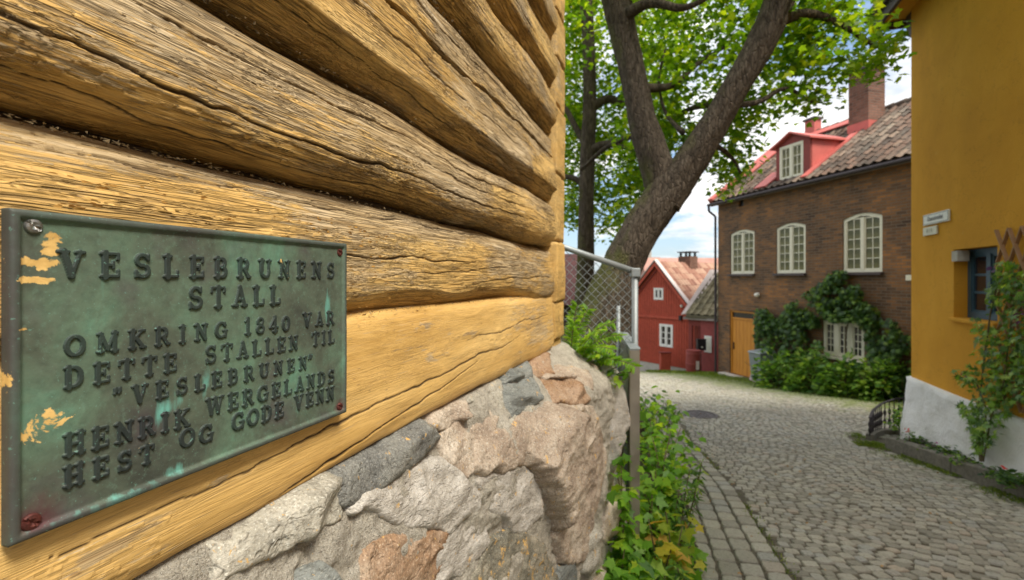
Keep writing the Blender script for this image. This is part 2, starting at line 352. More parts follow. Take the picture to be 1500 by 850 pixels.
M_ST = {
 'grey': stone_mat('grey_stone', [(.20, .185, .155), (.31, .29, .24), (.41, .385, .325), (.52, .49, .42)], seed=1, strat=(1, .9, 1.2)),
 'dark': stone_mat('dark_stone', [(.08, .08, .075), (.15, .15, .14), (.21, .21, .19), (.30, .29, .26)], sc=14, seed=2),
 'pink': stone_mat('pink_stone', [(.19, .145, .11), (.32, .25, .19), (.43, .36, .285), (.57, .50, .42)], seed=3),
 'white': stone_mat('pale_stone', [(.25, .225, .19), (.38, .35, .305), (.48, .45, .405), (.60, .58, .53)], seed=4, strat=(1, 1.2, 2.6)),
 'brown': stone_mat('brown_stone', [(.15, .085, .05), (.27, .165, .095), (.34, .24, .165), (.46, .38, .29)], seed=5),
 'slate': stone_mat('slate_stone', [(.09, .10, .095), (.16, .17, .16), (.22, .23, .215), (.30, .30, .27)], seed=6, strat=(1, .4, 3)),
 'mossy': stone_mat('lichened_stone', [(.08, .08, .07), (.17, .16, .125), (.27, .245, .19), (.44, .39, .30)], sc=12, yellow=.57, seed=7),
}
M_MORTAR = stone_mat('lime_mortar', [(.31, .275, .22), (.43, .39, .32), (.52, .48, .40), (.61, .57, .49)], sc=30, yellow=.66, seed=8, bump=1.0, grit_=1.2)

def f_bark(t):
    o = t.obj(); n = t.noise(t.scl(o, (26, 26, 7)), 1, 7, .65, .6); v = t.voro(t.scl(o, (34, 34, 9)), 1, 'DISTANCE_TO_EDGE'); n2 = t.noise(o, 3, 4)
    c = t.ramp(n, [(.3, (.030, .023, .017)), (.44, (.072, .056, .042)), (.62, (.13, .103, .078)), (.78, (.22, .18, .14))])
    c = t.mix(t.mapr(v, .0, .10, .45, 0.), c, (.03, .022, .016))
    g = t.n('ShaderNodeNewGeometry'); sp = t.n('ShaderNodeSeparateXYZ'); t.set(sp.inputs[0], g.outputs['Normal'])
    ms = t.math('ADD', t.math('MULTIPLY', sp.outputs[0], -.35), t.math('MULTIPLY', t.math('SUBTRACT', n2, .5), 1.6))
    sz = t.n('ShaderNodeSeparateXYZ'); t.set(sz.inputs[0], o); ms = t.math('ADD', ms, t.mapr(sz.outputs[2], .2, 2.4, .25, -.2))
    c = t.mix(t.math('MULTIPLY', t.mapr(ms, .12, .45), .75), c, (.095, .105, .022))
    return {'Base Color': c, 'Roughness': .9, 'Specular IOR Level': .2, 'Normal': t.bump(t.math('ADD', n, t.math('MULTIPLY', t.mapr(v, 0, .12), .7)), .9, .016)}
M_BARK = material('bark', f_bark)

def leaf_mat(name, stops, trans=.45, rough=.45):
    m = bpy.data.materials.new(name); m.use_nodes = True; t = NT(m.node_tree); b = m.node_tree.nodes['Principled BSDF']; out = m.node_tree.nodes['Material Output']
    c = t.ramp(t.attr('rnd'), stops); c = t.mix(t.math('MULTIPLY', t.mapr(t.noise(t.obj(), 60, 2), .4, .65), .3), c, t.mix(1., c, (.55, .62, .5), 'MULTIPLY'))
    t.set(b.inputs['Base Color'], c); b.inputs['Roughness'].default_value = rough; b.inputs['Specular IOR Level'].default_value = .35
    tr = t.n('ShaderNodeBsdfTranslucent'); t.set(tr.inputs[0], t.mix(1., c, (2.7, 2.6, .9), 'MULTIPLY'))
    mx = t.n('ShaderNodeMixShader'); mx.inputs[0].default_value = trans
    m.node_tree.links.new(b.outputs[0], mx.inputs[1]); m.node_tree.links.new(tr.outputs[0], mx.inputs[2]); m.node_tree.links.new(mx.outputs[0], out.inputs[0])
    MATS[name] = m; return m
M_MAPLE = leaf_mat('maple_leaf', [(0, (.042, .10, .008)), (.4, (.098, .19, .012)), (.8, (.19, .29, .018)), (1, (.33, .38, .025))], .55)
M_DARKLEAF = leaf_mat('dark_leaf', [(0, (.016, .045, .012)), (.5, (.042, .10, .022)), (.8, (.09, .18, .03)), (1, (.17, .26, .035))], .3)
M_MIDLEAF = leaf_mat('shrub_leaf', [(0, (.03, .08, .018)), (.45, (.09, .19, .035)), (.8, (.18, .31, .045)), (1, (.32, .42, .10))], .35)
M_BRIGHT = leaf_mat('lush_leaf', [(0, (.06, .15, .018)), (.5, (.14, .30, .028)), (.85, (.24, .40, .035)), (1, (.36, .44, .04))], .42)
M_YELLEAF = leaf_mat('yellowing_leaf', [(0, (.11, .21, .025)), (.4, (.26, .32, .03)), (.8, (.46, .40, .05)), (1, (.50, .30, .08))], .4)
M_FERN = leaf_mat('fern_leaf', [(0, (.09, .20, .014)), (.6, (.18, .32, .022)), (1, (.30, .42, .035))], .45)
M_GRASS = leaf_mat('grass_blade', [(0, (.06, .11, .015)), (.6, (.12, .18, .025)), (1, (.22, .26, .05))], .35)
M_RED = leaf_mat('red_petal', [(0, (.5, .02, .02)), (1, (.75, .07, .05))], .3)
M_PURPLE = leaf_mat('purple_petal', [(0, (.25, .03, .22)), (1, (.42, .08, .40))], .3)
M_DPURPLE = leaf_mat('clematis_petal', [(0, (.05, .012, .08)), (1, (.10, .03, .14))], .3)
M_STEM = plain('plant_stem', (.13, .10, .045), .8)

def f_ground(t):
    o = t.obj(); n = t.noise(o, 14, 6, .65); n2 = t.noise(o, 1.3, 4)
    c = t.ramp(n, [(.3, (.045, .034, .022)), (.5, (.09, .068, .045)), (.7, (.16, .125, .085))])
    c = t.mix(t.mapr(n2, .38, .62), c, t.ramp(n, [(.3, (.035, .05, .012)), (.6, (.10, .13, .03))]))
    return {'Base Color': c, 'Roughness': .95, 'Normal': t.bump(n, .8, .02)}
M_GROUND = material('earth', f_ground)
def f_joint(t):
    o = t.obj(); n = t.noise(o, 30, 5, .6); g = t.attr('green')
    c = t.ramp(n, [(.3, (.05, .042, .028)), (.6, (.13, .11, .075))])
    gc = t.ramp(t.noise(o, 70, 4), [(.3, (.05, .085, .012)), (.6, (.13, .18, .035)), (.8, (.22, .26, .06))])
    k = t.mapr(t.math('ADD', g, t.math('MULTIPLY', t.math('SUBTRACT', t.noise(o, 2.2, 5, .6), .5), 1.6)), .35, .7)
    return {'Base Color': t.mix(k, c, gc), 'Roughness': .95, 'Normal': t.bump(n, .7, .01)}
M_JOINT = material('joint_sand', f_joint)
def f_sett(t):
    o = t.obj(); r = t.math('FRACT', t.math('ADD', t.attr('rnd'), t.orand()))
    gm = t.n('ShaderNodeNewGeometry').outputs['Position']
    n = t.noise(gm, 55, 6, .7); n2 = t.noise(gm, .8, 4)
    c = t.ramp(r, [(0, (.225, .215, .175)), (.3, (.30, .285, .235)), (.65, (.385, .365, .30)), (.9, (.31, .31, .28)), (1, (.38, .325, .255))])
    c = t.mix(t.math('MULTIPLY', t.mapr(n, .35, .7), .7), c, t.mix(1., c, (1.28, 1.25, 1.2), 'MULTIPLY'))
    c = t.mix(t.math('MULTIPLY', t.mapr(n, .5, .35), .5), c, t.mix(1., c, (.55, .53, .5), 'MULTIPLY'))
    g = t.attr('green'); k = t.mapr(t.math('ADD', g, t.math('MULTIPLY', t.math('SUBTRACT', t.noise(gm, 3.2, 6, .65), .5), 1.7)), .30, .80)
    c = t.mix(t.math('MULTIPLY', k, .8), c, (.17, .215, .045))
    c = t.mix(t.math('MULTIPLY', t.mapr(n2, .45, .7), .25), c, (.18, .165, .135))
    return {'Base Color': c, 'Roughness': .75, 'Specular IOR Level': .35, 'Normal': t.bump(n, .7, .006)}
M_SETT = material('granite_sett', f_sett)

def brick_mat(name, cols, bw=.235, bh=.075, mortar=(.16, .14, .12), axes='xz', msize=.010, bumpd=.008):
    def f(t):
        o = t.obj(); s = t.n('ShaderNodeSeparateXYZ'); t.set(s.inputs[0], o); c = t.n('ShaderNodeCombineXYZ')
        # pick the horizontal run from both x and y so that side faces carry courses too
        t.set(c.inputs[0], t.math('ADD', s.outputs[0], s.outputs[1])); t.set(c.inputs[1], s.outputs[2])
        b = t.n('ShaderNodeTexBrick'); t.set(b.inputs['Vector'], c.outputs[0]); b.inputs['Scale'].default_value = 1; b.inputs['Brick Width'].default_value = bw
        b.inputs['Row Height'].default_value = bh; b.inputs['Mortar Size'].default_value = msize; b.inputs['Mortar Smooth'].default_value = .3
        b.inputs['Color1'].default_value = (0, 0, 0, 1); b.inputs['Color2'].default_value = (1, 1, 1, 1); b.inputs['Mortar'].default_value = (.5, .5, .5, 1)
        n = t.noise(o, .9, 5, .6); n2 = t.noise(o, 26, 5, .7)
        k = t.math('ADD', t.math('MULTIPLY', b.outputs[0], .26), t.math('MULTIPLY', n, 1.1)); k = t.math('SUBTRACT', k, .19)
        cc = t.ramp(k, [(.26, cols[0]), (.42, cols[1]), (.56, cols[2]), (.72, cols[3])])
        cc = t.mix(t.math('MULTIPLY', t.mapr(n2, .4, .7), .5), cc, t.mix(1., cc, (.5, .5, .5), 'MULTIPLY'))
        cc = t.mix(b.outputs[1], cc, mortar)
        h = t.math('ADD', t.math('SUBTRACT', 1., b.outputs[1]), t.math('MULTIPLY', n2, .6))
        return {'Base Color': cc, 'Roughness': .85, 'Specular IOR Level': .25, 'Normal': t.bump(h, .9, bumpd)}
    return material(name, f)
M_BRICK = brick_mat('brown_brick', [(.075, .044, .028), (.140, .078, .042), (.215, .106, .046), (.34, .150, .050)], mortar=(.15, .118, .085))
M_CHIM = brick_mat('chimney_brick', [(.09, .042, .028), (.14, .066, .042), (.20, .092, .058), (.26, .13, .09)], mortar=(.14, .11, .09))
def f_ochre(t):
    o = t.obj(); n = t.noise(o, 1.1, 5, .6, .3); n2 = t.noise(o, 45, 5, .7); n3 = t.noise(t.scl(o, (3, 3, .5)), 1, 4)
    c = t.ramp(n, [(.3, (.57, .27, .026)), (.5, (.63, .305, .030)), (.7, (.69, .345, .040))])
    c = t.mix(t.math('MULTIPLY', t.mapr(n3, .5, .7), .15), c, (.42, .21, .03)); ck = t.mapr(t.math('ABSOLUTE', t.math('SUBTRACT', t.noise(o, 1.7, 6, .6, .2), .5)), 0, .0035, 1., 0.); c = t.mix(t.math('MULTIPLY', ck, .45), c, (.2, .10, .02)); c = t.mix(t.math('MULTIPLY', t.mapr(t.noise(o, 6, 4, .7), .62, .70), .5), c, (.60, .33, .06))
    return {'Base Color': c, 'Roughness': .9, 'Specular IOR Level': .2, 'Normal': t.bump(t.math('ADD', n2, t.math('MULTIPLY', n, 2.)), .6, .008)}
M_OCHRE = material('ochre_render', f_ochre)
def f_white(t):
    o = t.obj(); n = t.noise(o, 3.2, 6, .6, .4); n2 = t.noise(o, 30, 5, .7)
    c = t.ramp(n, [(.3, (.70, .69, .65)), (.5, (.80, .79, .77)), (.7, (.85, .85, .84))])
    c = t.mix(t.math('MULTIPLY', t.mapr(n2, .6, .72), .4), c, (.34, .32, .27))
    return {'Base Color': c, 'Roughness': .9, 'Normal': t.bump(t.math('ADD', n2, t.math('MULTIPLY', n, 2.5)), .8, .02)}
M_PLINTH = material('white_render', f_white)
M_REDWOOD = plain('red_boards', (.38, .062, .032), .75, var=.14, scale=7)
M_REDDARK = plain('dark_red_paint', (.20, .03, .022), .7)
M_REDROOF = plain('red_sheet_metal', (.47, .105, .085), .6, var=.10, scale=4)
M_MAROON = plain('maroon_boards', (.26, .05, .045), .7)
M_CREAM = plain('cream_paint', (.66, .63, .49), .5, var=.05, scale=20, bump=.05)
M_WHITEP = plain('white_paint', (.72, .71, .68), .55, var=.05, bump=.05)
M_BLUEP = plain('blue_paint', (.035, .085, .125), .5, var=.1)
M_DARK = plain('dark_iron', (.045, .035, .038), .55, .3, bump=.3)
M_BROWNW = plain('brown_roof_edge', (.075, .055, .055), .7, var=.15)
M_GALV = plain('galvanised_steel', (.27, .30, .31), .5, .3, var=.08, scale=30, bump=.08)
M_STEEL = plain('brushed_steel', (.38, .34, .29), .38, .8, var=.12, scale=8, bump=.06)
M_STEELD = plain('shaded_steel', (.16, .145, .12), .45, .6, var=.12, scale=8, bump=.06)
M_SCREW = plain('rusty_screw', (.10, .026, .02), .6, .5, var=.3, scale=300, bump=.5, bd=.0006)
M_SCREWG = plain('steel_screw', (.30, .30, .29), .35, .85, var=.2, scale=300, bump=.4, bd=.0005)
M_GRANITE = plain('grey_granite', (.155, .14, .11), .85, var=.22, scale=24, bump=.8, bd=.012)
M_CONC = plain('pale_concrete', (.42, .39, .34), .85, var=.12, scale=10, bump=.5, bd=.01)
M_SOIL = plain('dark_soil', (.05, .036, .024), .95, var=.25, scale=40, bump=1, bd=.02)
M_TRELLIS = plain('trellis_wood', (.30, .17, .085), .7, var=.15)
M_MANHOLE = plain('cast_iron_cover', (.10, .088, .088), .6, .5, var=.2, scale=50)
M_BINGREY = plain('grey_plastic', (.20, .23, .24), .5, var=.08)
M_BLACK = plain('black_metal', (.02, .02, .024), .4, .2)
M_GREYW = plain('grey_wood', (.24, .21, .19), .8, var=.15)
M_SIGN = plain('enamel_white', (.70, .69, .60), .35, var=.03, bump=.03)
M_INK = plain('black_lettering', (.03, .03, .035), .5)
M_CURTAIN = plain('curtain', (.45, .40, .28), .9, var=.1)
M_LEADW = plain('pale_flashing', (.58, .50, .47), .6, var=.08, scale=5)
def f_door(t):
    o = t.obj(); n = t.noise(t.scl(o, (14, 14, 1.5)), 1, 5)
    return {'Base Color': t.ramp(n, [(.3, (.42, .16, .012)), (.6, (.54, .225, .02))]), 'Roughness': .55, 'Normal': t.bump(n, .3, .004)}
M_DOOR = material('orange_door_paint', f_door)
def f_glass(t):
    n = t.noise(t.obj(), 1.6, 3); return {'Base Color': t.ramp(n, [(.35, (.045, .045, .018)), (.6, (.14, .13, .045))]), 'Roughness': .12, 'Specular IOR Level': .3}  # olive reflection of tree and yellow house painted into the pane colour
M_GLASS = material('window_glass', f_glass)
M_GLASSD = material('dark_window_glass', lambda t: {'Base Color': (.03, .024, .03, 1), 'Roughness': .08, 'Specular IOR Level': .7})
def f_tile(t):
    r = t.math('FRACT', t.math('ADD', t.orand(), t.attr('rnd'))); gm = t.n('ShaderNodeNewGeometry').outputs['Position']; n = t.noise(gm, 18, 5, .7); n2 = t.noise(gm, 1.2, 4)
    c = t.ramp(r, [(0, (.06, .045, .036)), (.3, (.12, .078, .056)), (.6, (.19, .112, .078)), (.85, (.26, .185, .135)), (1, (.10, .082, .07))])
    c = t.mix(t.math('MULTIPLY', t.mapr(n, .45, .62), .75), c, (.085, .075, .062)); c = t.mix(t.math('MULTIPLY', t.mapr(n2, .5, .66), .3), c, (.30, .28, .22))
    return {'Base Color': c, 'Roughness': .85, 'Specular IOR Level': .3, 'Normal': t.bump(n, .6, .01)}
M_TILE = material('old_clay_tile', f_tile)
def f_tile2(t):
    r = t.math('FRACT', t.math('ADD', t.orand(), t.attr('rnd'))); gm = t.n('ShaderNodeNewGeometry').outputs['Position']; n = t.noise(gm, 12, 5, .7)
    c = t.ramp(r, [(0, (.22, .095, .065)), (.5, (.33, .165, .11)), (1, (.42, .27, .19))]); c = t.mix(t.math('MULTIPLY', t.mapr(n, .48, .7), .5), c, (.20, .13, .10))
    return {'Base Color': c, 'Roughness': .85, 'Normal': t.bump(n, .5, .01)}
M_TILE2 = material('orange_clay_tile', f_tile2)
def f_tile3(t):
    gm = t.n('ShaderNodeNewGeometry').outputs['Position']; n = t.noise(gm, 9, 5, .7)
    return {'Base Color': t.ramp(t.math('ADD', t.math('MULTIPLY', n, .6), t.math('MULTIPLY', t.attr('rnd'), .3)), [(.3, (.09, .08, .045)), (.5, (.18, .155, .085)), (.7, (.30, .25, .17))]), 'Roughness': .9}
M_TILE3 = material('mossy_tile', f_tile3)
# ------------------------------------------------------------------ terrain
xs = np.concatenate([np.linspace(-300, -16, 12), np.linspace(-14, 30, 180), np.linspace(33, 300, 12)])
ys = np.concatenate([np.linspace(-28, -7, 6), np.linspace(-6, 26, 190), np.linspace(28, 60, 16), np.linspace(70, 395, 12)])
GX, GY = np.meshgrid(xs, ys, indexing='ij')
uu, vv = UV(GX, GY); Z = gz(GX, GY) + np.where(bank(GX, GY) > .05, fbm(GX * 2.5, GY * 2.5, 5) * .05, 0) - .03
# wall frame helper: local x = v (out of the timber wall), y = u (along it)
WROT = -TH
g = mk('ground', np.stack([GX, GY, Z], -1).reshape(-1, 3), grid_faces(len(xs), len(ys))[:, ::-1], M_GROUND, smooth=True); tag(g, kind='structure')

# ------------------------------------------------------------------ timber building
barn = root('log_building', 'weathered yellow painted log building with bronze plaque', 'building', (0, 0, 0), WROT)
VW = -.645
U_END = 2.84
pxs = np.linspace(-60, 815, 560)
us_near = (lambda a: VW / (a * CT - ST) * (a * ST + CT))((pxs - CX) / FP)
US = np.concatenate([np.linspace(-2.2, us_near[0] - .01, 30), us_near])
def make_log(prof, seed, ns=120, us=US, cracks=(), wear=(.25, .10), neck=True, under=0.0, fresh=.0, wob=.006, botwave=0, u_cut=2.60, spots=()):
    """prof: (v, z) control points from the top seam over the face to the bottom seam."""
    p = np.array(prof, float)
    for _ in range(2):                       # round the corners a little (Chaikin), keep the ends
        q = np.empty((2 * len(p), 2)); q[0::2] = p; q[1::2] = np.vstack([p[1:], p[-1:]]); a = q[0:-1:2][:-1] if False else p[:-1]; b = p[1:]
        p = np.vstack([p[:1], np.stack([a * .82 + b * .18, a * .18 + b * .82], 1).reshape(-1, 2), p[-1:]])
    L = np.concatenate([[0], np.cumsum(np.linalg.norm(np.diff(p, axis=0), axis=1))]); sv = np.linspace(0, L[-1], ns)
    pv = np.interp(sv, L, p[:, 0]); pz = np.interp(sv, L, p[:, 1]); T = np.stack([np.gradient(pv), np.gradient(pz)], 1); T /= np.linalg.norm(T, axis=1)[:, None]
    nv_, nz_ = -T[:, 1], T[:, 0]
    if nv_[ns // 2] < 0: nv_, nz_ = -nv_, -nz_
    U, Sg = np.meshgrid(us, sv, indexing='ij'); t = Sg / L[-1]
    mid = np.sin(np.pi * t) ** .5
    d = fbm(U * 1.3, Sg * 3 + seed, seed, 3) * wob * 1.6 + fbm(U * 5, Sg * 9, seed + 9, 3) * wob * .5
    # hewing facets
    d += np.abs(fbm(U * 3.5 + seed, Sg * 16, seed + 2, 2)) * -.004 * (1 - fresh * .6)
    gr = fbm(U * 5, Sg * 130, seed + 4, 2); rough = np.clip(.5 + fbm(U * 1.6, Sg * 7, seed + 6, 3), .15, 1.2) * (1 - fresh)
    d += gr * .0012 * rough
    rid = np.abs(fbm(U * 2.2, Sg * 60, seed + 12, 3)); d -= (rid < .06) * (1 - rid / .06) * .0022 * rough
    crack = np.zeros_like(d)
    for (u0, u1, s0, s1, wdt, dep) in cracks:                # long drying checks: s as a fraction of the profile
        k = (U - u0) / (u1 - u0); sc = (s0 + (s1 - s0) * k) * L[-1] + fbm(U * 4, U * 0 + seed, seed + 20, 3) * .010 + fbm(U * 26, U * 0 + seed, seed + 23, 2) * .0025
        ww = wdt * np.clip(np.sin(np.pi * np.clip(k, 0, 1)), 0, 1) ** .6 * (1 + .5 * fbm(U * 9, U * 0, seed + 21, 2)) + 1e-5
        q = np.clip(1 - np.abs(Sg - sc) / ww, 0, 1) * ((k > 0) & (k < 1)); d -= q ** .6 * dep * .75; crack = np.maximum(crack, np.clip(q * 1.7, 0, 1))
    # knots
    rk = np.random.default_rng(seed)
    for _ in range(5):
        ku = rk.uniform(.35, 2.4); ks = rk.uniform(.25, .8) * L[-1]; rr = np.hypot((U - ku) * .55, Sg - ks)
        d += np.exp(-(rr / .018) ** 2) * .005 - np.exp(-(rr / .006) ** 2) * .004
        crack = np.maximum(crack, np.clip(1 - np.abs(rr - .009) / .0022, 0, 1) * .5 * rk.uniform(.3, 1))
    wt, wb = wear
    paint = .50 + .36 * fresh + fbm(U * 2.2, Sg * 6, seed + 30, 4) * .42 - np.clip((wt - t) / max(wt, .01), 0, 1) * .75 + np.clip((t - .6) / .4, 0, 1) * .14
    for (sx, sy, ru, rz, am) in spots:
        su, sz_ = px_wall(sx, sy, VW); paint = paint - am * np.exp(-((U - su) / ru) ** 2 - ((pz[None] - sz_) / rz) ** 2) * (1 + fbm(U * 30, Sg * 60, seed + 60, 3) * 1.2)
    flake = fbm(U * 34, Sg * 120, seed + 33, 3); band = (np.abs(paint - .50) < .16)
    d += np.where((flake > .12) & band, .0011, 0)
    dv = d * nv_[None]; dz = d * nz_[None]
    Vv = pv[None] + dv; Zz = pz[None] + dz
    # wavy hewn arrises: the underside moves up and down along the log
    if botwave: Zz = Zz + np.clip((t - .55) / .3, 0, 1) * fbm(U * 2.1, U * 0 + seed, seed + 40, 3) * botwave * np.clip(np.sin(np.pi * np.clip(t, 0, 1)) * 3, 0, 1)
    if neck:                                 # the log is dressed back to a flat neck at the corner joint
        wv = .012 * fbm(U * 0, Sg * 6, seed + 50, 2); k = sm(u_cut - .045, u_cut + .012, U + wv * 2)
        Vv = Vv * (1 - k) + np.minimum(Vv, VW - .028) * k
    n = len(us); V = np.stack([Vv, U, Zz], -1).reshape(-1, 3); A = {'paint': paint, 'crack': crack, 'fresh': np.full_like(d, fresh)}
    F = grid_faces(n, ns)[:, ::-1]
    # close the back so that the log is a solid beam
    bk = np.array([[pv[-1] - .12, us[0], pz[-1]], [pv[0] - .12, us[0], pz[0]], [pv[-1] - .12, us[-1], pz[-1]], [pv[0] - .12, us[-1], pz[0]]]); b0 = len(V)
    V = np.vstack([V, bk]); A = {k2: np.concatenate([a.ravel(), [.3] * 4]) for k2, a in A.items()}
    A['crack'][-4:] = 0
    Q = [[(n - 1) * ns, (n - 1) * ns, 0, 0]]
    ex = np.array([[0, b0 + 1, b0 + 3, (n - 1) * ns], [ns - 1, (n - 1) * ns + ns - 1, b0 + 2, b0], [b0, b0 + 2, b0 + 3, b0 + 1]])
    o = mk('log', V, np.vstack([F, ex]), M_LOG, barn, world=False, smooth=True, attrs=A)
    # end grain cap
    return o
LOGS = [
 # bottom beam: flat, freshly painted, wavy lower edge
 dict(prof=[(-.72, -.066), (-.672, -.074), (-.652, -.104), (-.645, -.22), (-.642, -.34), (-.652, -.372), (-.665, -.385), (-.75, -.392)], seed=11, fresh=.8, wear=(.10, .05), wob=.004, botwave=.012, ns=190,
      cracks=[(.25, 1.5, .86, .58, .0036, .005), (.3, 2.0, .62, .50, .0034, .004), (1.4, 2.5, .40, .36, .003, .003), (.5, 1.1, .93, .80, .0034, .004)], spots=[(625, 478, .05, .012, .45), (690, 490, .07, .012, .4), (640, 522, .06, .012, .45), (730, 545, .03, .01, .35), (150, 800, .05, .008, .3), (330, 700, .03, .006, .3), (560, 485, .04, .008, .4)]),
 dict(prof=[(-.72, .176), (-.700, .172), (-.672, .155), (-.655, .125), (-.643, .07), (-.638, -.01), (-.640, -.050), (-.660, -.076), (-.70, -.086)], seed=23, fresh=.30, wear=(.34, .05), wob=.006, botwave=.02, ns=170,
      cracks=[(.2, 1.5, .46, .47, .003, .007), (.9, 2.0, .62, .48, .002, .005), (.25, 2.5, .19, .13, .003, .006), (.3, 1.6, .13, .16, .002, .005), (1.4, 2.5, .72, .58, .0026, .006)]),
 dict(prof=[(-.72, .432), (-.694, .428), (-.660, .400), (-.634, .345), (-.620, .285), (-.625, .235), (-.652, .200), (-.690, .186), (-.73, .184)], seed=37, fresh=.12, wear=(.42, .05), wob=.008, ns=170,
      cracks=[(.15, 2.5, .30, .36, .004, .012), (.4, 2.3, .18, .24, .003, .009), (.1, 2.1, .62, .60, .0036, .008), (.9, 2.5, .44, .50, .003, .009), (.2, 1.4, .76, .80, .0034, .005)]),
 dict(prof=[(-.72, .808), (-.690, .802), (-.664, .780), (-.652, .74), (-.640, .66), (-.632, .60), (-.626, .54), (-.620, .497), (-.626, .484), (-.690, .440), (-.73, .437)], seed=41, fresh=.10, wear=(.35, .05), wob=.006, ns=180,
      cracks=[(.3, 2.65, .44, .36, .009, .026), (.5, 2.4, .24, .22, .003, .008), (.4, 2.0, .56, .60, .003, .007), (.3, 2.5, .80, .84, .0022, .005)]),
 dict(prof=[(-.72, 1.065), (-.695, 1.06), (-.660, 1.03), (-.632, .96), (-.622, .90), (-.624, .862), (-.640, .836), (-.690, .816), (-.73, .812)], seed=53, fresh=.10, wear=(.30, .05), wob=.008, ns=110,
      cracks=[(.4, 2.5, .35, .42, .004, .010), (.6, 2.3, .55, .55, .003, .008)]),
 dict(prof=[(-.72, 1.33), (-.69, 1.325), (-.655, 1.29), (-.630, 1.21), (-.622, 1.14), (-.626, 1.105), (-.685, 1.075), (-.73, 1.07)], seed=67, fresh=.15, wear=(.30, .05), ns=90,
      cracks=[(.5, 2.5, .35, .42, .004, .010), (1., 2.3, .6, .62, .003, .008)]),
 dict(prof=[(-.72, 1.60), (-.69, 1.595), (-.655, 1.56), (-.630, 1.48), (-.622, 1.41), (-.63, 1.37), (-.685, 1.345), (-.73, 1.335)], seed=71, fresh=.15, wear=(.30, .05), ns=70,
      cracks=[(.5, 2.5, .35, .42, .004, .010)]),
]
for L in LOGS: make_log(**L)
us_c = np.linspace(-2.2, 2.75, 160)
for k in range(3):
    z0 = 1.605 + .27 * k
    make_log([(-.72, z0 + .262), (-.69, z0 + .258), (-.655, z0 + .22), (-.628, z0 + .14), (-.624, z0 + .07), (-.635, z0 + .03), (-.685, z0 + .006), (-.73, z0)], 80 + k, ns=50, us=us_c, wear=(.3, .05))
# cross wall: its log ends show as a column of dressed blocks at the corner
EU0, EU1 = 2.615, 2.838
zb = [-.475, -.345, -.13, .215, .60, .985, 1.26, 1.53, 1.80, 2.07, 2.34]
for k in range(len(zb) - 1):
    z0, z1 = zb[k] + .003, zb[k + 1] - .003; sd_ = 200 + k
    vf = VW + [-.022, -.004, .004, -.002, .006, 0, .004, 0, .002, 0][k]
    nz, nu = 40, 26
    zz_, uu_ = np.meshgrid(np.linspace(z0, z1, nz), np.linspace(EU0 + (.05 if k == 0 else 0), EU1, nu), indexing='ij')
    e = np.minimum(np.minimum(zz_ - z0, z1 - zz_), np.minimum(uu_ - EU0, EU1 - uu_)); rnd_ = -.010 * np.exp(-e / .006)
    vx = vf + rnd_ + fbm(uu_ * 9, zz_ * 6, sd_, 4) * .006 + fbm(uu_ * 90, zz_ * 14, sd_ + 3, 3) * .0013
    front = np.stack([vx, uu_ + fbm(zz_ * 7, uu_ * 0, sd_ + 5) * .007, zz_ + fbm(uu_ * 9, uu_ * 0 + k, sd_ + 6) * .006], -1).reshape(-1, 3)
    F = grid_faces(nz, nu); per = [i for i in range(nu)] + [i * nu + nu - 1 for i in range(1, nz)] + [(nz - 1) * nu + i for i in range(nu - 2, -1, -1)] + [i * nu for i in range(nz - 2, 0, -1)]
    back = front[per].copy(); back[:, 0] = -4.6; b0 = len(front); V = np.vstack([front, back]); m = len(per)
    side = [[per[i], b0 + i, b0 + (i + 1) % m, per[(i + 1) % m]] for i in range(m)]
    n_ = len(V); pa = .66 + fbm(V[:, 1] * 6, V[:, 2] * 6, sd_ + 8) * .25 + np.where(k < 3, .12, 0)
    crk = np.clip(1 - np.abs(fbm(V[:, 1] * 14, V[:, 2] * 3, sd_ + 9, 3)) / .03, 0, 1) * .7
    mk('log', V, np.vstack([F, side]), M_LOG, barn, world=False, smooth=False, attrs={'paint': pa, 'crack': crk, 'fresh': np.full(n_, .5)})
# inner lining behind the seams, and the long back of the building
MB().box(-4.6, -.735, -2.2, 2.60, -.36, 2.42).mk('wall_core', M_BROWNW, barn)
rf = MB(); rf.prism([(-.42, 2.36), (-2.6, 4.2), (-4.9, 2.36), (-4.9, 2.26), (-2.6, 4.08), (-.42, 2.26)], Matrix.Translation((0, -2.4, 0)) @ Matrix(((1, 0, 0, 0), (0, 0, 1, 0), (0, 1, 0, 0), (0, 0, 0, 1))), 5.5)
rf.mk('roof', M_TILE3, barn)
mbg = MB(); mbg.prism([(-.74, 2.34), (-2.6, 4.0), (-4.6, 2.34)], Matrix.Translation((0, 2.55, 0)) @ Matrix(((1, 0, 0, 0), (0, 0, 1, 0), (0, 1, 0, 0), (0, 0, 0, 1))), .12); mbg.mk('gable', M_BROWNW, barn)

# crumbs of old paint and moss lying in the seams
V, F = [], []
rg = np.random.default_rng(5)
def grit(n, fu, vv_, zf, sz):
    for _ in range(n):
        a = fu(); c = np.array([vv_ + rg.normal(0, .006), a, zf(a) + rg.uniform(0, .004)]); s = sz * rg.uniform(.4, 1.5)
        b = len(V); q = rg.normal(0, 1, (4, 3)) * s * [1, 1.6, .8]; V.extend((c + q).tolist()); F.extend([(b, b + 1, b + 2), (b, b + 2, b + 3), (b, b + 3, b + 1), (b + 1, b + 3, b + 2)])
fu = lambda: float(np.interp(rg.uniform(-40, 800), pxs, us_near))
grit(420, fu, -.683, lambda a: .172, .0013); grit(420, fu, -.680, lambda a: .424, .0015); grit(500, fu, -.675, lambda a: .800, .0025); grit(300, fu, -.664, lambda a: -.078, .0014); grit(250, fu, -.67, lambda a: 1.055, .003)
d_ = mk('seam_debris', V, F, plain('crumbs', (.24, .18, .10), .9, var=.4, scale=400), barn, world=False); d_['kind'] = 'stuff'
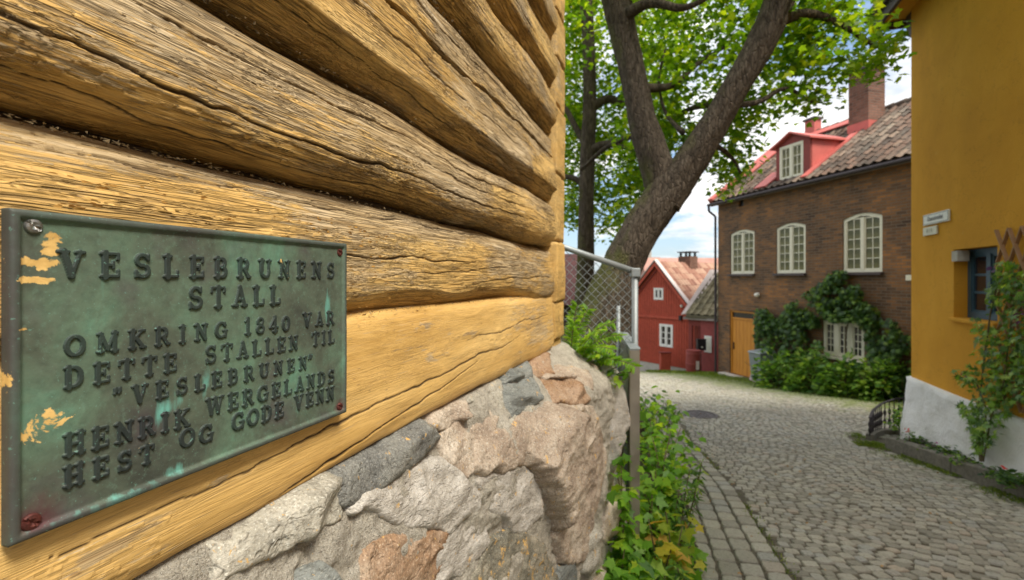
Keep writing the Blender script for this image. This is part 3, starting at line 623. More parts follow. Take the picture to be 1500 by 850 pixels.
# curling flakes of yellow paint
V, F = [], []
for (cx_, cy_, sx, sy, n) in [(300, 272, 45, 10, 60), (470, 330, 60, 20, 60), (110, 302, 20, 4, 10), (340, 318, 12, 3, 5), (560, 360, 60, 25, 50), (600, 435, 90, 30, 40), (150, 258, 60, 14, 20)]:
    for _ in range(n):
        u_, z_ = px_wall(rg.normal(cx_, sx), rg.normal(cy_, sy), -.64)
        if z_ > .12 or z_ < -.34: continue
        sc = rg.uniform(.0012, .0032) * (1 + u_ * .3); b = len(V); vf = -.6405 + (.003 if z_ < .08 else -.003 - (z_ - .08) * .22); cu = sc * rg.uniform(.3, .9)
        for (a_, b_, c_) in [(-1.6, 0, 0), (-.8, .8, .6), (.9, .7, .7), (1.7, .1, .1), (.7, -.7, 0), (-.9, -.6, 0)]:
            V.append((vf + c_ * cu, u_ + a_ * sc * rg.uniform(.5, 1.6), z_ + b_ * sc * rg.uniform(.3, .9)))
        F += [tuple(range(b, b + 6))]
fl = mk('paint_flakes', V, F, plain('flaking_paint', (.60, .33, .085), .6, var=.12, scale=90), barn, world=False); fl['kind'] = 'stuff'

# ------------------------------------------------------------------ bronze plaque
VP = -.620
pl_c = [px_wall(20, 305, VP), px_wall(510, 357, VP), px_wall(508, 605, VP), px_wall(10, 805, VP)]
PU0 = (pl_c[0][0] + pl_c[3][0]) / 2; PU1 = (pl_c[1][0] + pl_c[2][0]) / 2
PZ1 = (pl_c[0][1] + pl_c[1][1]) / 2; PZ0 = (pl_c[3][1] + pl_c[2][1]) / 2
print('PLAQUE', pl_c, PU0, PU1, PZ0, PZ1)
plaque = root('bronze_plaque', 'green patinated bronze plaque with raised lettering screwed to the yellow logs', 'plaque', (*XY(PU0, VP - .02), PZ0), WROT)
ROOTM['plaque_wall'] = Matrix.Translation((0, 0, 0)) @ Matrix.Rotation(WROT, 4, 'Z')
def wall2root(V, r): # wall-frame coordinates -> local of root r
    M = ROOTM[r.name].inverted() @ ROOTM['plaque_wall']; A_ = np.array(M); return np.asarray(V, float) @ A_[:3, :3].T + A_[:3, 3]
nu, nz = 300, 200
U, Zq = np.meshgrid(np.linspace(PU0, PU1, nu), np.linspace(PZ0, PZ1, nz), indexing='ij')
e = np.minimum(np.minimum(U - PU0, PU1 - U), np.minimum(Zq - PZ0, PZ1 - Zq)); rimw = .0075
h = VP - .0045 + .0045 * (1 - sm(rimw - .0005, rimw + .004, e)) - .0035 * (1 - sm(0, .0025, e)) + fbm(U * 60, Zq * 60, 3, 3) * .00035 + fbm(U * 8, Zq * 8, 4, 2) * .0004
def at(px_, py_): return px_wall(px_, py_, VP)
def blob(lst):
    r = np.zeros_like(U) - 1
    for (x_, y_, ru, rz_, a) in lst:
        u_, z_ = at(x_, y_); r = np.maximum(r, a - np.sqrt(((U - u_) / ru) ** 2 + ((Zq - z_) / rz_) ** 2) * .5)
    return r
splash = blob([(85, 345, .018, .012, 1.0), (62, 385, .022, .006, 1.02), (58, 410, .016, .004, .98), (72, 365, .016, .010, .9), (38, 484, .008, .006, .92), (68, 622, .024, .020, .78), (40, 640, .012, .016, .80), (14, 560, .006, .03, .85), (92, 345, .012, .012, .8)])
rust = blob([(50, 765, .026, .026, .9), (500, 597, .02, .02, .8), (12, 560, .010, .3, .72)])
turq = blob([(482, 440, .010, .05, .95), (488, 470, .010, .045, .8), (262, 690, .022, .012, .95), (180, 735, .07, .010, .95), (110, 755, .06, .007, .8), (300, 560, .05, .03, .62), (250, 600, .06, .03, .62), (440, 600, .03, .02, .6)])
A = {'splash': splash, 'rust': rust, 'turq': turq, 'letter': np.zeros_like(U), 'rim': 1 - sm(rimw - .002, rimw + .002, e)}
V = np.stack([h, U, Zq], -1).reshape(-1, 3); F = grid_faces(nu, nz)[:, ::-1]
per = [i for i in range(nz)] + [i * nz + nz - 1 for i in range(1, nu)] + [(nu - 1) * nz + i for i in range(nz - 2, -1, -1)] + [i * nz for i in range(nu - 2, 0, -1)]
back = V[per].copy(); back[:, 0] = VP - .015; b0 = len(V); m = len(per); V = np.vstack([V, back])
side = np.array([[per[i], b0 + i, b0 + (i + 1) % m, per[(i + 1) % m]] for i in range(m)])
A = {k: np.concatenate([a.ravel(), a.ravel()[per]]) for k, a in A.items()}
mk('plate', wall2root(V, plaque), np.vstack([F, side[:, ::-1]]), M_BRONZE, plaque, world=False, smooth=True, attrs=A)
# slab-serif capitals drawn as strokes in a unit cell (x 0..w, y 0..1), swept to a soft raised relief
TK, HN = .108, .066                           # heavy and light half-widths
def serif(x, y, w_=.17): return [(x - w_, y, x + w_, y, .052)]
def arc(cx_, cy_, rx, ry, a0, a1, wv=TK, wh=HN, n=12):
    o = []
    for i in range(n):
        t0 = R(a0 + (a1 - a0) * i / n); t1 = R(a0 + (a1 - a0) * (i + 1) / n); m_ = (t0 + t1) / 2
        o.append((cx_ + rx * math.cos(t0), cy_ + ry * math.sin(t0), cx_ + rx * math.cos(t1), cy_ + ry * math.sin(t1), wh + (wv - wh) * abs(math.cos(m_))))
    return o
T_, B_ = .95, .05
G = {
 'I': (.50, [(.25, 0, .25, 1, TK)] + serif(.25, T_) + serif(.25, B_)),
 'L': (.80, [(.24, 0, .24, 1, TK)] + serif(.24, T_) + [(.08, B_, .72, B_, .052), (.72, .05, .72, .28, .05)]),
 'T': (.90, [(.45, 0, .45, 1, TK), (.08, T_, .82, T_, .052), (.08, .95, .08, .74, .05), (.82, .95, .82, .74, .05)] + serif(.45, B_)),
 'E': (.85, [(.24, 0, .24, 1, TK), (.08, T_, .74, T_, .052), (.74, .95, .74, .74, .05), (.08, B_, .76, B_, .052), (.76, .05, .76, .27, .05), (.24, .5, .55, .5, .052), (.55, .38, .55, .62, .045)]),
 'H': (.98, [(.24, 0, .24, 1, TK), (.74, 0, .74, 1, TK), (.24, .5, .74, .5, .055)] + serif(.24, T_) + serif(.24, B_) + serif(.74, T_) + serif(.74, B_)),
 'N': (1.0, [(.24, 0, .24, 1, .06), (.78, 0, .78, 1, .06), (.20, .98, .78, .06, TK)] + serif(.18, T_, .12) + serif(.24, B_, .15) + serif(.78, T_, .15)),
 'M': (1.15, [(.22, 0, .22, 1, .06), (.92, 0, .92, 1, TK), (.22, .95, .57, .15, .095), (.57, .15, .92, .95, .06)] + serif(.20, T_, .12) + serif(.22, B_, .15) + serif(.92, B_, .17) + serif(.95, T_, .12)),
 'V': (.95, [(.20, .98, .48, .05, TK), (.78, .98, .48, .05, .06)] + serif(.20, T_, .16) + serif(.78, T_, .14)),
 'A': (.98, [(.50, .97, .22, .03, .06), (.50, .97, .78, .03, TK), (.32, .33, .68, .33, .05)] + serif(.22, B_, .15) + serif(.78, B_, .17)),
 'W': (1.35, [(.20, .98, .42, .05, .095), (.66, .98, .42, .05, .055), (.66, .98, .90, .05, .095), (1.12, .98, .90, .05, .055)] + serif(.20, T_, .15) + serif(.66, T_, .13) + serif(1.14, T_, .13)),
 'K': (1.0, [(.24, 0, .24, 1, TK), (.78, .96, .28, .46, .06), (.42, .58, .82, .04, .095)] + serif(.24, T_) + serif(.24, B_) + serif(.78, T_, .14) + serif(.83, B_, .14)),
 'R': (.98, [(.24, 0, .24, 1, TK), (.08, T_, .5, T_, .052), (.24, .48, .5, .48, .052)] + arc(.48, .715, .22, .235, -90, 90) + [(.50, .48, .78, .05, .09), (.74, .05, .92, .05, .052)] + serif(.24, B_)),
 'B': (.92, [(.24, 0, .24, 1, TK), (.08, T_, .46, T_, .052), (.24, .52, .46, .52, .05), (.08, B_, .48, B_, .052)] + arc(.46, .735, .20, .215, -90, 90) + arc(.48, .285, .23, .235, -90, 90)),
 'D': (.98, [(.24, 0, .24, 1, TK), (.08, T_, .42, T_, .052), (.08, B_, .42, B_, .052)] + arc(.42, .5, .36, .45, -90, 90)),
 'O': (.98, arc(.49, .5, .37, .45, 0, 360, n=22)), '0': (.80, arc(.40, .5, .27, .45, 0, 360, n=20)),
 'G': (1.0, arc(.50, .5, .37, .45, 38, 300, n=18) + [(.82, .42, .82, .08, .09), (.66, .44, .96, .44, .05), (.79, .96, .79, .70, .04)]),
 'S': (.80, arc(.40, .725, .25, .225, 25, 270, wv=.075) + arc(.40, .275, .27, .235, -155, 90, wv=.085) + [(.67, .97, .67, .74, .04), (.12, .03, .12, .28, .04)]),
 'U': (1.0, [(.24, .35, .24, 1, TK), (.78, .35, .78, 1, .06)] + arc(.51, .36, .27, .31, 180, 360, wv=.09) + serif(.24, T_) + serif(.78, T_, .14)),
 '1': (.60, [(.32, 0, .32, 1, TK), (.32, .96, .12, .82, .05)] + serif(.32, B_, .2)),
 '8': (.85, arc(.42, .745, .21, .205, 0, 360, n=16, wv=.08) + arc(.42, .265, .26, .225, 0, 360, n=16, wv=.09)),
 '4': (.90, [(.58, 0, .58, 1, TK), (.55, .96, .12, .32, .05), (.10, .30, .84, .30, .055)] + serif(.58, B_, .2)),
 '"': (.60, [(.20, 1., .20, .86, .09), (.20, .86, .12, .72, .05), (.44, 1., .44, .86, .09), (.44, .86, .36, .72, .05)]),
}
glyph_cache = {}
def glyph(ch, H):
    if ch in glyph_cache: return glyph_cache[ch]
    w_, st = G[ch]; pad = .09; res = .028; nx = int((w_ + 2 * pad) / res) + 1; ny = int((1 + 2 * pad) / res) + 1
    X, Y = np.meshgrid(np.linspace(-pad, w_ + pad, nx), np.linspace(-pad, 1 + pad, ny), indexing='ij'); d = np.full(X.shape, 9.)
    for (x0, y0, x1, y1, hw) in st:
        dx, dy = x1 - x0, y1 - y0; L2 = dx * dx + dy * dy + 1e-9; k = np.clip(((X - x0) * dx + (Y - y0) * dy) / L2, 0, 1)
        d = np.minimum(d, np.hypot(X - x0 - k * dx, Y - y0 - k * dy) - hw)
    keep = d < .075
    idx = np.arange(nx * ny).reshape(nx, ny); F = []
    k4 = keep[:-1, :-1] & keep[1:, :-1] & keep[1:, 1:] & keep[:-1, 1:]
    ii, jj = np.nonzero(k4); F = np.stack([idx[ii, jj], idx[ii + 1, jj], idx[ii + 1, jj + 1], idx[ii, jj + 1]], 1)
    used = np.unique(F); re = -np.ones(nx * ny, int); re[used] = np.arange(len(used)); F = re[F]
    hh = sm(.045, -.035, d) if False else 1 - sm(.004, .040, d)
    hh = hh.ravel()[used]; glyph_cache[ch] = (X.ravel()[used], Y.ravel()[used], hh, F, w_); return glyph_cache[ch]
def word(txt, xa, ya, xb, yb, cap_a, cap_b):
    """xa, ya .. xb, yb: photo points of the baseline's two ends; cap: letter height in photo pixels there."""
    u0, z0 = at(xa, ya); u1, z1 = at(xb, yb); H = (at(xa, ya - cap_a)[1] - z0 + at(xb, yb - cap_b)[1] - z1) / 2
    if len(txt) > 1:
        ws = [G[c][0] for c in txt]; inner = (u1 - u0) - .82 * H * (ws[0] / 2 + ws[-1] / 2) - 0
        mids = np.cumsum([0] + [(ws[i] + ws[i + 1]) / 2 * .55 + .42 for i in range(len(ws) - 1)]); mids = mids / mids[-1]
        uc = u0 + .41 * H * ws[0] + mids * inner
    else: uc = [(u0 + u1) / 2]
    for i, c in enumerate(txt):
        X, Y, hh, F, w_ = glyph(c, H); zb_ = z0 + (z1 - z0) * (uc[i] - u0) / (u1 - u0)
        X2 = uc[i] + (X - w_ / 2) * H * .84; Y2 = zb_ + (.04 + Y * .92) * H
        Vv = VP - .0052 + hh * .0034
        V = np.stack([Vv, X2, Y2], 1); rs = np.interp(hh, [.08, .3], [0, .85])
        o = mk('letter', wall2root(V, plaque), F, M_BRONZE, plaque, world=False, smooth=True,
           attrs={'splash': np.full(len(V), -1 if random.random() > .04 else .36), 'rust': np.full(len(V), -1.), 'turq': np.full(len(V), -1.), 'letter': rs, 'rim': np.zeros(len(V))})
q = 1 / 1.574
def L_(txt, x0, y0, x1, y1, c0, c1): word(txt, x0 * q, 280 + y0 * q, x1 * q, 280 + y1 * q, c0 * q, c1 * q)
L_('VESLEBRUNENS', 138, 201, 774, 202, 62, 41)
L_('STALL', 438, 274, 650, 262, 54, 46)
L_('OMKRING', 152, 386, 528, 338, 51, 40); L_('1840', 566, 333, 672, 323, 40, 37); L_('VAR', 702, 315, 774, 308, 36, 31)
L_('DETTE', 150, 459, 412, 416, 54, 44); L_('STALLEN', 477, 400, 691, 366, 44, 34); L_('TIL', 722, 359, 774, 351, 34, 31)
L_('"', 258, 500, 292, 495, 44, 43); L_('VESLEBRUNEN', 308, 494, 711, 411, 43, 33); L_('"', 707, 411, 730, 408, 33, 32)
L_('HENRIK', 150, 616, 442, 543, 55, 45); L_('WERGELANDS', 478, 522, 774, 441, 43, 32)
L_('HEST', 150, 688, 360, 626, 53, 45); L_('OG', 418, 595, 496, 578, 46, 43); L_('GODE', 538, 556, 658, 521, 43, 37); L_('VENN', 682, 508, 774, 481, 36, 33)
def screw(x_, y_, mat, r=.0078):
    u_, z_ = at(x_, y_); n = 24; V, F = [], []
    prof = [(r, -.001), (r, .0012), (r * .86, .0028), (r * .5, .0038), (0.0005, .0040)]
    for rr, hh in prof:
        for i in range(n):
            a = 2 * math.pi * i / n; y2, z2 = rr * math.cos(a), rr * math.sin(a); sl = abs(y2 * .5 + z2 * .86) < r * .2
            V.append((VP - .0045 + (hh - (.0022 if sl and hh > .002 else 0)), u_ + y2, z_ + z2))
    F = [(k * n + i, k * n + (i + 1) % n, (k + 1) * n + (i + 1) % n, (k + 1) * n + i) for k in range(len(prof) - 1) for i in range(n)]
    o = mk('screw', wall2root(V, plaque), F, mat, plaque, world=False, smooth=False)
    return o
screw(52, 331, M_SCREWG)['label'] = 'clean grey slotted screw'
screw(500, 370, M_SCREW, .0075); screw(500, 596, M_SCREW, .0075); screw(49, 766, M_SCREW, .0085)
# ------------------------------------------------------------------ rubble foundation
found = root('stone_foundation', 'rubble stone foundation with lime mortar under the yellow logs', 'foundation', (*XY(1.2, -.6), -1.9), WROT)
def Bf(u): return np.interp(u, [-2, .8, 1.3, 1.9, 2.5, 2.85], [.04, .045, .065, .16, .26, .31])
def vf(u, z):
    u = np.asarray(u, float); z = np.asarray(z, float)
    return -.68 + .02 + Bf(u) * sm(-.35, -.62, z) + .03 * sm(-.37, -.40, z) + .02 * np.clip(-.6 - z, 0, 2)
us_ = np.concatenate([np.linspace(-2.2, .3, 50), np.linspace(.31, 2.86, 300)]); zs_ = np.concatenate([np.linspace(-.385, -1.5, 170), np.linspace(-1.52, -2.25, 12)])
ang = np.linspace(0, math.pi / 2, 12)[1:]
U, Zq = np.meshgrid(us_, zs_, indexing='ij'); Vf = vf(U, Zq) - .032 + fbm(U * 7, Zq * 7, 91, 4) * .022 + fbm(U * 45, Zq * 45, 95, 3) * .006
Vx = [Vf[i] for i in range(len(us_))]; Uy = [U[i] for i in range(len(us_))]
for a in ang:                                # the corner turns back along the end of the building
    r = .07; Vx.append(Vf[-1] - r * (1 - math.cos(a))); Uy.append(U[-1] + r * math.sin(a))
for d_ in np.linspace(.1, 3.6, 40): Vx.append(Vf[-1] - r - d_ + 0); Uy.append(U[-1] + r + fbm(d_ * 6 + zs_ * 0, zs_ * 6, 97, 3) * .015)
Vx = np.array(Vx); Uy = np.array(Uy); Zz = np.repeat(zs_[None], len(Vx), 0)
topV = Vx.copy()
V = np.stack([Vx, Uy, Zz], -1)
cap = V[:, 0].copy(); cap[:, 0] = -.78; cap[len(us_):, 1] = np.minimum(cap[len(us_):, 1], 2.7)   # ledge that runs back under the timber
V = np.concatenate([cap[:, None], V], 1)
mk('mortar', wall2root(V.reshape(-1, 3), found), grid_faces(V.shape[0], V.shape[1]), M_MORTAR, found, world=False, smooth=True)
def px_found(x, y):
    v = -.6
    for _ in range(25):
        u_, z_ = px_wall(x, y, v); v = .5 * v + .5 * float(vf(u_, z_))
    return u_, z_
def stone(poly, mat, H=.03, seed=0, nf=7, tilt=.5, px=True, soft=.008, res=.0055, rough=1.0):
    P2 = np.array([px_found(230 + x * .46, 500 + y * .46) for x, y in poly] if px else poly)
    lo, hi = P2.min(0) - .012, P2.max(0) + .012; nx = max(8, int((hi[0] - lo[0]) / res)); ny = max(8, int((hi[1] - lo[1]) / res))
    X, Y = np.meshgrid(np.linspace(lo[0], hi[0], nx), np.linspace(lo[1], hi[1], ny), indexing='ij')
    Xw = X + fbm(X * 16, Y * 16, seed + 1, 3) * .010; Yw = Y + fbm(X * 16, Y * 16, seed + 5, 3) * .010
    d = np.full(X.shape, 9.); ins = np.zeros(X.shape, bool); n = len(P2)
    for i in range(n):
        a, b = P2[i], P2[(i + 1) % n]; e_ = b - a; k = np.clip(((Xw - a[0]) * e_[0] + (Yw - a[1]) * e_[1]) / (e_ @ e_ + 1e-12), 0, 1)
        d = np.minimum(d, np.hypot(Xw - a[0] - k * e_[0], Yw - a[1] - k * e_[1]))
        c = ((a[1] > Yw) != (b[1] > Yw)) & (Xw < (b[0] - a[0]) * (Yw - a[1]) / (b[1] - a[1] + 1e-12) + a[0]); ins ^= c
    s = np.where(ins, d, -d) + .008; rs = np.random.default_rng(seed); h = np.full(X.shape, 9.)
    c0 = P2.mean(0); ext = (hi - lo)
    for _ in range(nf):
        c = c0 + rs.uniform(-.35, .35, 2) * ext; g_ = rs.normal(0, tilt * 1.7, 2); h = np.minimum(h, H * rs.uniform(.9, 1.3) + g_[0] * (X - c[0]) + g_[1] * (Y - c[1]))
    h = np.clip(h + H * .2, H * .3, H * 1.35); edge_ = 1 - np.exp(-np.clip(s, 0, 1) / soft)
    h = h * edge_ + fbm(X * 22, Y * 30, seed + 7, 4) * .0035 * rough * edge_ + fbm(X * 90, Y * 130, seed + 9, 3) * .0016 * rough - .030 * (s < 0) * np.clip(-s / .008, 0, 1)
    h -= np.abs(fbm(X * 7 + 3, Y * 9, seed + 15, 2)) * .016 * edge_ * rough
    strat = np.abs(fbm(X * 5 + Y * 4, Y * 42 + X * 9, seed + 11, 2)); h -= np.clip(.05 - strat, 0, 1) * (.05 if mat in ('slate', 'brown', 'white') else .012) * rough * edge_
    keep = s > -.011; Vv = vf(X, Y) - .022 + h
    k4 = keep[:-1, :-1] & keep[1:, :-1] & keep[1:, 1:] & keep[:-1, 1:]; ii, jj = np.nonzero(k4)
    idx = np.arange(nx * ny).reshape(nx, ny); F = np.stack([idx[ii, jj], idx[ii, jj + 1], idx[ii + 1, jj + 1], idx[ii + 1, jj]], 1)[:, ::-1]
    used = np.unique(F); re = -np.ones(nx * ny, int); re[used] = np.arange(len(used))
    V = np.stack([Vv, X, Y], -1).reshape(-1, 3)[used]
    # sides going back into the wall so that the stone is a solid
    F = re[F]; V2 = V.copy(); V2[:, 0] -= .05; ed = {}
    for f in F:
        for a, b in ((f[0], f[1]), (f[1], f[2]), (f[2], f[3]), (f[3], f[0])): ed[(a, b)] = 1
    bd = [(a, b) for (a, b) in ed if (b, a) not in ed]; nV = len(V); sd2 = np.array([[b, a, a + nV, b + nV] for a, b in bd])
    o = mk('stone', wall2root(np.vstack([V, V2]), found), np.vstack([F, sd2]), M_ST[mat], found, world=False, smooth=True)
    return o
st_list = [
 ([(225, 668), (400, 545), (560, 448), (608, 452), (612, 572), (420, 655), (235, 762)], 'grey', .045, 1, 4, .12),
 ([(590, 420), (850, 258), (922, 300), (850, 390), (760, 450), (650, 520), (612, 520)], 'dark', .030, 2, 3, .15),
 ([(893, 232), (1000, 188), (1012, 215), (945, 282), (905, 268)], 'pink', .040, 3, 5, .5),
 ([(925, 302), (1060, 198), (1105, 205), (1090, 300), (1012, 432), (950, 382)], 'pink', .028, 4, 5, .3),
 ([(650, 530), (850, 393), (940, 393), (1050, 490), (1040, 552), (960, 605), (840, 582), (700, 548)], 'white', .055, 5, 8, .7),
 ([(1128, 150), (1215, 122), (1230, 192), (1132, 242)], 'slate', .035, 6, 3, .2),
 ([(1108, 90), (1190, 55), (1207, 115), (1122, 132)], 'slate', .045, 7, 4, .4),
 ([(1240, 128), (1330, 122), (1395, 185), (1370, 198), (1285, 196)], 'brown', .060, 8, 6, .7),
 ([(1040, 332), (1180, 238), (1300, 203), (1400, 213), (1440, 350), (1430, 450), (1370, 705), (1310, 705), (1280, 562), (1205, 395), (1060, 422), (1020, 400)], 'pink', .070, 9, 8, .45),
 ([(1040, 450), (1190, 400), (1240, 480), (1242, 560), (1180, 612), (1060, 512)], 'white', .045, 10, 6, .7),
 ([(700, 700), (760, 640), (950, 610), (935, 700), (900, 790), (690, 800)], 'brown', .045, 11, 6, .5),
 ([(1090, 640), (1170, 600), (1250, 660), (1295, 770), (1250, 840), (1010, 800)], 'mossy', .045, 12, 6, .5),
 ([(1108, 272), (1210, 200), (1224, 216), (1132, 278)], 'grey', .03, 13, 3, .3),
 ([(1215, 60), (1262, 40), (1268, 118), (1222, 108)], 'brown', .04, 14, 4, .4),
 ([(930, 620), (1040, 560), (1080, 640), (1000, 740), (920, 780)], 'white', .02, 15, 5, .4),
 ([(1250, 118), (1300, 80), (1380, 92), (1400, 150), (1330, 118)], 'pink', .05, 16, 5, .5),
 ([(1010, 190), (1098, 118), (1120, 150), (1125, 240), (1108, 250), (1070, 195)], 'grey', .018, 17, 4, .3),
 ([(490, 745), (580, 728), (640, 790), (560, 840), (470, 800)], 'slate', .04, 18, 4, .4),
]
for (pl, mt, H, sd_, nf, tl) in st_list: stone(pl, mt, H, sd_ * 13, nf, tl)
# stones lower down, out of the photograph or below its edge
rs = np.random.default_rng(3); cols_ = ['grey', 'pink', 'white', 'brown', 'dark', 'mossy', 'slate']; kk = 0
for zr in (-1.06, -1.34, -1.62, -1.88):
    u = -2.0
    while u < 2.6:
        wd = rs.uniform(.2, .4); hh = .12
        ztop_lim = -.93
        if not (zr > -1.1 and u > 1.0) :
            poly = [(u + wd / 2 + wd * .47 * math.cos(a) * rs.uniform(.85, 1.1), zr + hh * math.sin(a) * rs.uniform(.85, 1.1)) for a in np.linspace(0, 2 * math.pi, 8)[:-1]]
            stone(poly, cols_[kk % 7], .04, 300 + kk, 5, .3, px=False, res=.02); kk += 1
        u += wd + .03
for zr in (-.60,):
    u = -2.0
    while u < .35:
        wd = rs.uniform(.2, .35); poly = [(u + wd / 2 + wd * .45 * math.cos(a), zr + .15 * math.sin(a) * rs.uniform(.8, 1.1)) for a in np.linspace(0, 2 * math.pi, 8)[:-1]]
        stone(poly, cols_[kk % 7], .03, 300 + kk, 5, .3, px=False, res=.02); kk += 1; u += wd + .03
# big rounded corner stones
import bmesh
def rock(c, s, mat, seed, sub=5, nplanes=14, rotz=0, amp=.10):
    bm = bmesh.new(); bmesh.ops.create_icosphere(bm, subdivisions=sub, radius=1); V = np.array([v.co[:] for v in bm.verts]); F = [[v.index for v in f.verts] for f in bm.faces]; bm.free()
    r_ = np.random.default_rng(seed); N_ = r_.normal(0, 1, (nplanes, 3)); N_ /= np.linalg.norm(N_, axis=1)[:, None]; D_ = r_.uniform(.72, 1.0, nplanes)
    dots = V @ N_.T; k = np.where(dots > .05, D_[None] / np.maximum(dots, .05), 9).min(1); rad = np.minimum(k, 1.12)
    th = np.arctan2(V[:, 1], V[:, 0]); rad = rad * (1 + amp * fbm(V[:, 0] * 2 + V[:, 2] * 3, V[:, 1] * 3 - V[:, 2], seed, 5) + amp * .35 * fbm(th * 8, V[:, 2] * 9, seed + 4, 4))
    V = V * rad[:, None] * np.array(s); cz, sz = math.cos(rotz), math.sin(rotz); V = np.stack([V[:, 0] * cz - V[:, 1] * sz, V[:, 0] * sz + V[:, 1] * cz, V[:, 2]], 1) + np.array(c)
    return V, np.array(F)
for (c, s, mt, sd_) in [((-.455, 2.90, -.86), (.16, .16, .33), 'white', 5), ((-.46, 2.92, -1.36), (.165, .15, .33), 'white', 6), ((-.58, 2.86, -.56), (.16, .12, .075), 'pink', 7), ((-.46, 2.9, -1.72), (.17, .16, .22), 'grey', 8),
                       ((-.78, 2.92, -1.0), (.16, .10, .2), 'grey', 9), ((-.8, 2.92, -1.5), (.17, .10, .22), 'brown', 10), ((-1.15, 2.92, -.8), (.18, .08, .2), 'grey', 11), ((-1.2, 2.92, -1.35), (.2, .08, .25), 'pink', 12)]:
    V, F = rock(c, s, mt, sd_); mk('stone', wall2root(V, found), F, M_ST[mt], found, world=False, smooth=True)
# ------------------------------------------------------------------ lane: setts, footpath band, cover
def green_at(X, Y):
    u, v = UV(X, Y)
    d = (X - 7.55) * -.969 + (Y - 17.5) * -.249          # distance out from the brick facade
    a = .95 * (1 - sm(.4, 4.2, d)) * sm(7.5, 9.5, Y)
    a = np.maximum(a, .35 * (1 - sm(.1, .7, np.abs(edgeR(u) - v))) * (u < 9))
    a = np.maximum(a, .22 * sm(6, 12, Y)); return np.maximum(a, .30 * (1 - sm(.0, .5, np.abs(v - edgeL(u) + .1))))
us2 = np.linspace(-5, 22, 240); vs2 = np.linspace(-8, 9, 160)
UU, VV = np.meshgrid(us2, vs2, indexing='ij'); XX, YY = XY(UU, VV)
keep = (VV > edgeL(UU) - .62) & (VV < np.where(UU < 8.3, edgeR(UU) + .12, 9)) & (((XX - 7.55) * -.969 + (YY - 17.5) * -.249) > -.3)
idx = np.arange(keep.size).reshape(keep.shape); k4 = keep[:-1, :-1] & keep[1:, :-1] & keep[1:, 1:] & keep[:-1, 1:]; ii, jj = np.nonzero(k4)
F = np.stack([idx[ii, jj], idx[ii, jj + 1], idx[ii + 1, jj + 1], idx[ii + 1, jj]], 1)[:, ::-1]
ZZ = fz(YY)
used = np.unique(F); re = -np.ones(keep.size, int); re[used] = np.arange(len(used))
Vs = np.stack([XX, YY, ZZ - .006], -1).reshape(-1, 3)[used]
street = mk('street', Vs, re[F], M_JOINT, smooth=True, attrs={'green': green_at(XX, YY).ravel()[used]}); tag(street, kind='structure')
footpath = root('footpath', None, None); tag(footpath, kind='structure')
def sett_tpl(seed, jit=.12):
    r = np.random.default_rng(seed); c = np.array([(-.5, -.5), (.5, -.5), (.5, .5), (-.5, .5)]) * (1 + r.uniform(-jit, .02, (4, 2)))
    m = np.array([(0, -.5), (.5, 0), (0, .5), (-.5, 0)]) * (1 + r.uniform(-.06, .05, (4, 2))); o = np.empty((8, 2)); o[0::2] = c * .94; o[1::2] = m
    lo = np.c_[o, np.full(8, -.9)]; md = np.c_[o * .995, np.full(8, -.16)]; hi = np.c_[o * .90, r.uniform(-.04, .04, 8)]; ctr = np.array([[0, 0, .035]])
    V = np.vstack([lo, md, hi, ctr]); F = []
    for i in range(8):
        j = (i + 1) % 8; F += [(i, j, 8 + j, 8 + i), (8 + i, 8 + j, 16 + j, 16 + i), (16 + i, 16 + j, 24, 24)]
    return V, [tuple(dict.fromkeys(f)) for f in F]
TPL = [sett_tpl(s) for s in range(8)]
def visible(X, Y, Z_):
    return (Y > .3) & (np.abs(X / np.maximum(Y, .01)) < 1.12) & (Z_ / np.maximum(Y, .01) > -.66)
setts = []                                    # (u, v, length u, width v, yaw)
r = np.random.default_rng(21)
row = -.6
while row < 21:
    v = -7.0
    du = .093
    while v < 8.5:
        wv = r.uniform(.072, .118); vc = v + wv / 2; ph = (vc + .35) / 1.9; fr = ph - math.floor(ph)
        arch = .24 * math.sin(math.pi * fr); sl = math.cos(math.pi * fr) * .24 * math.pi / 1.9
        u = row + arch + r.normal(0, .006)
        setts.append((u, vc, du * r.uniform(.90, .985), wv - .007, -math.atan(sl) + r.normal(0, .05))); v += wv
    row += du
A_ = np.array(setts); X_, Y_ = XY(A_[:, 0], A_[:, 1]); dfa = (X_ - 7.55) * -.969 + (Y_ - 17.5) * -.249
ok = (A_[:, 1] > edgeL(A_[:, 0]) + .03) & (A_[:, 1] < np.where(A_[:, 0] < 8.3, edgeR(A_[:, 0]) - .05, 9)) & (dfa > 1.0 + .4 * vn(X_ * 2, Y_ * 2, 3)) & (Y_ > -1.2)
ok &= ~((A_[:, 0] > 8.1) & (A_[:, 0] < 9.0) & (A_[:, 1] > 2.55)) & (np.hypot(X_ - 3.62, Y_ - 9.2) > .33)
A_, X_, Y_ = A_[ok], X_[ok], Y_[ok]; order = np.argsort(np.where(visible(X_, Y_, fz(Y_)), Y_, Y_ + 100)); A_, X_, Y_ = A_[order], X_[order], Y_[order]
print('setts', len(A_))
def slope_m(X, Y, yaw, sx, sy, sz, zo=0.0):
    dz = float((fz(Y + .1) - fz(Y - .1)) / .2); n = Vector((0, -dz, 1)).normalized(); x = Vector((math.cos(yaw), math.sin(yaw), 0)); x = (x - n * x.dot(n)).normalized(); y = n.cross(x)
    M = Matrix((x * sx, y * sy, n * sz)).transposed().to_4x4(); return Matrix.Translation((X, Y, float(fz(Y)) + zo)) @ M
meshes = [fm('sett', V, F) for V, F in TPL]
for m_ in meshes: m_.materials.append(M_SETT)
def G0(X, Y): return float(green_at(np.array(X), np.array(Y)))
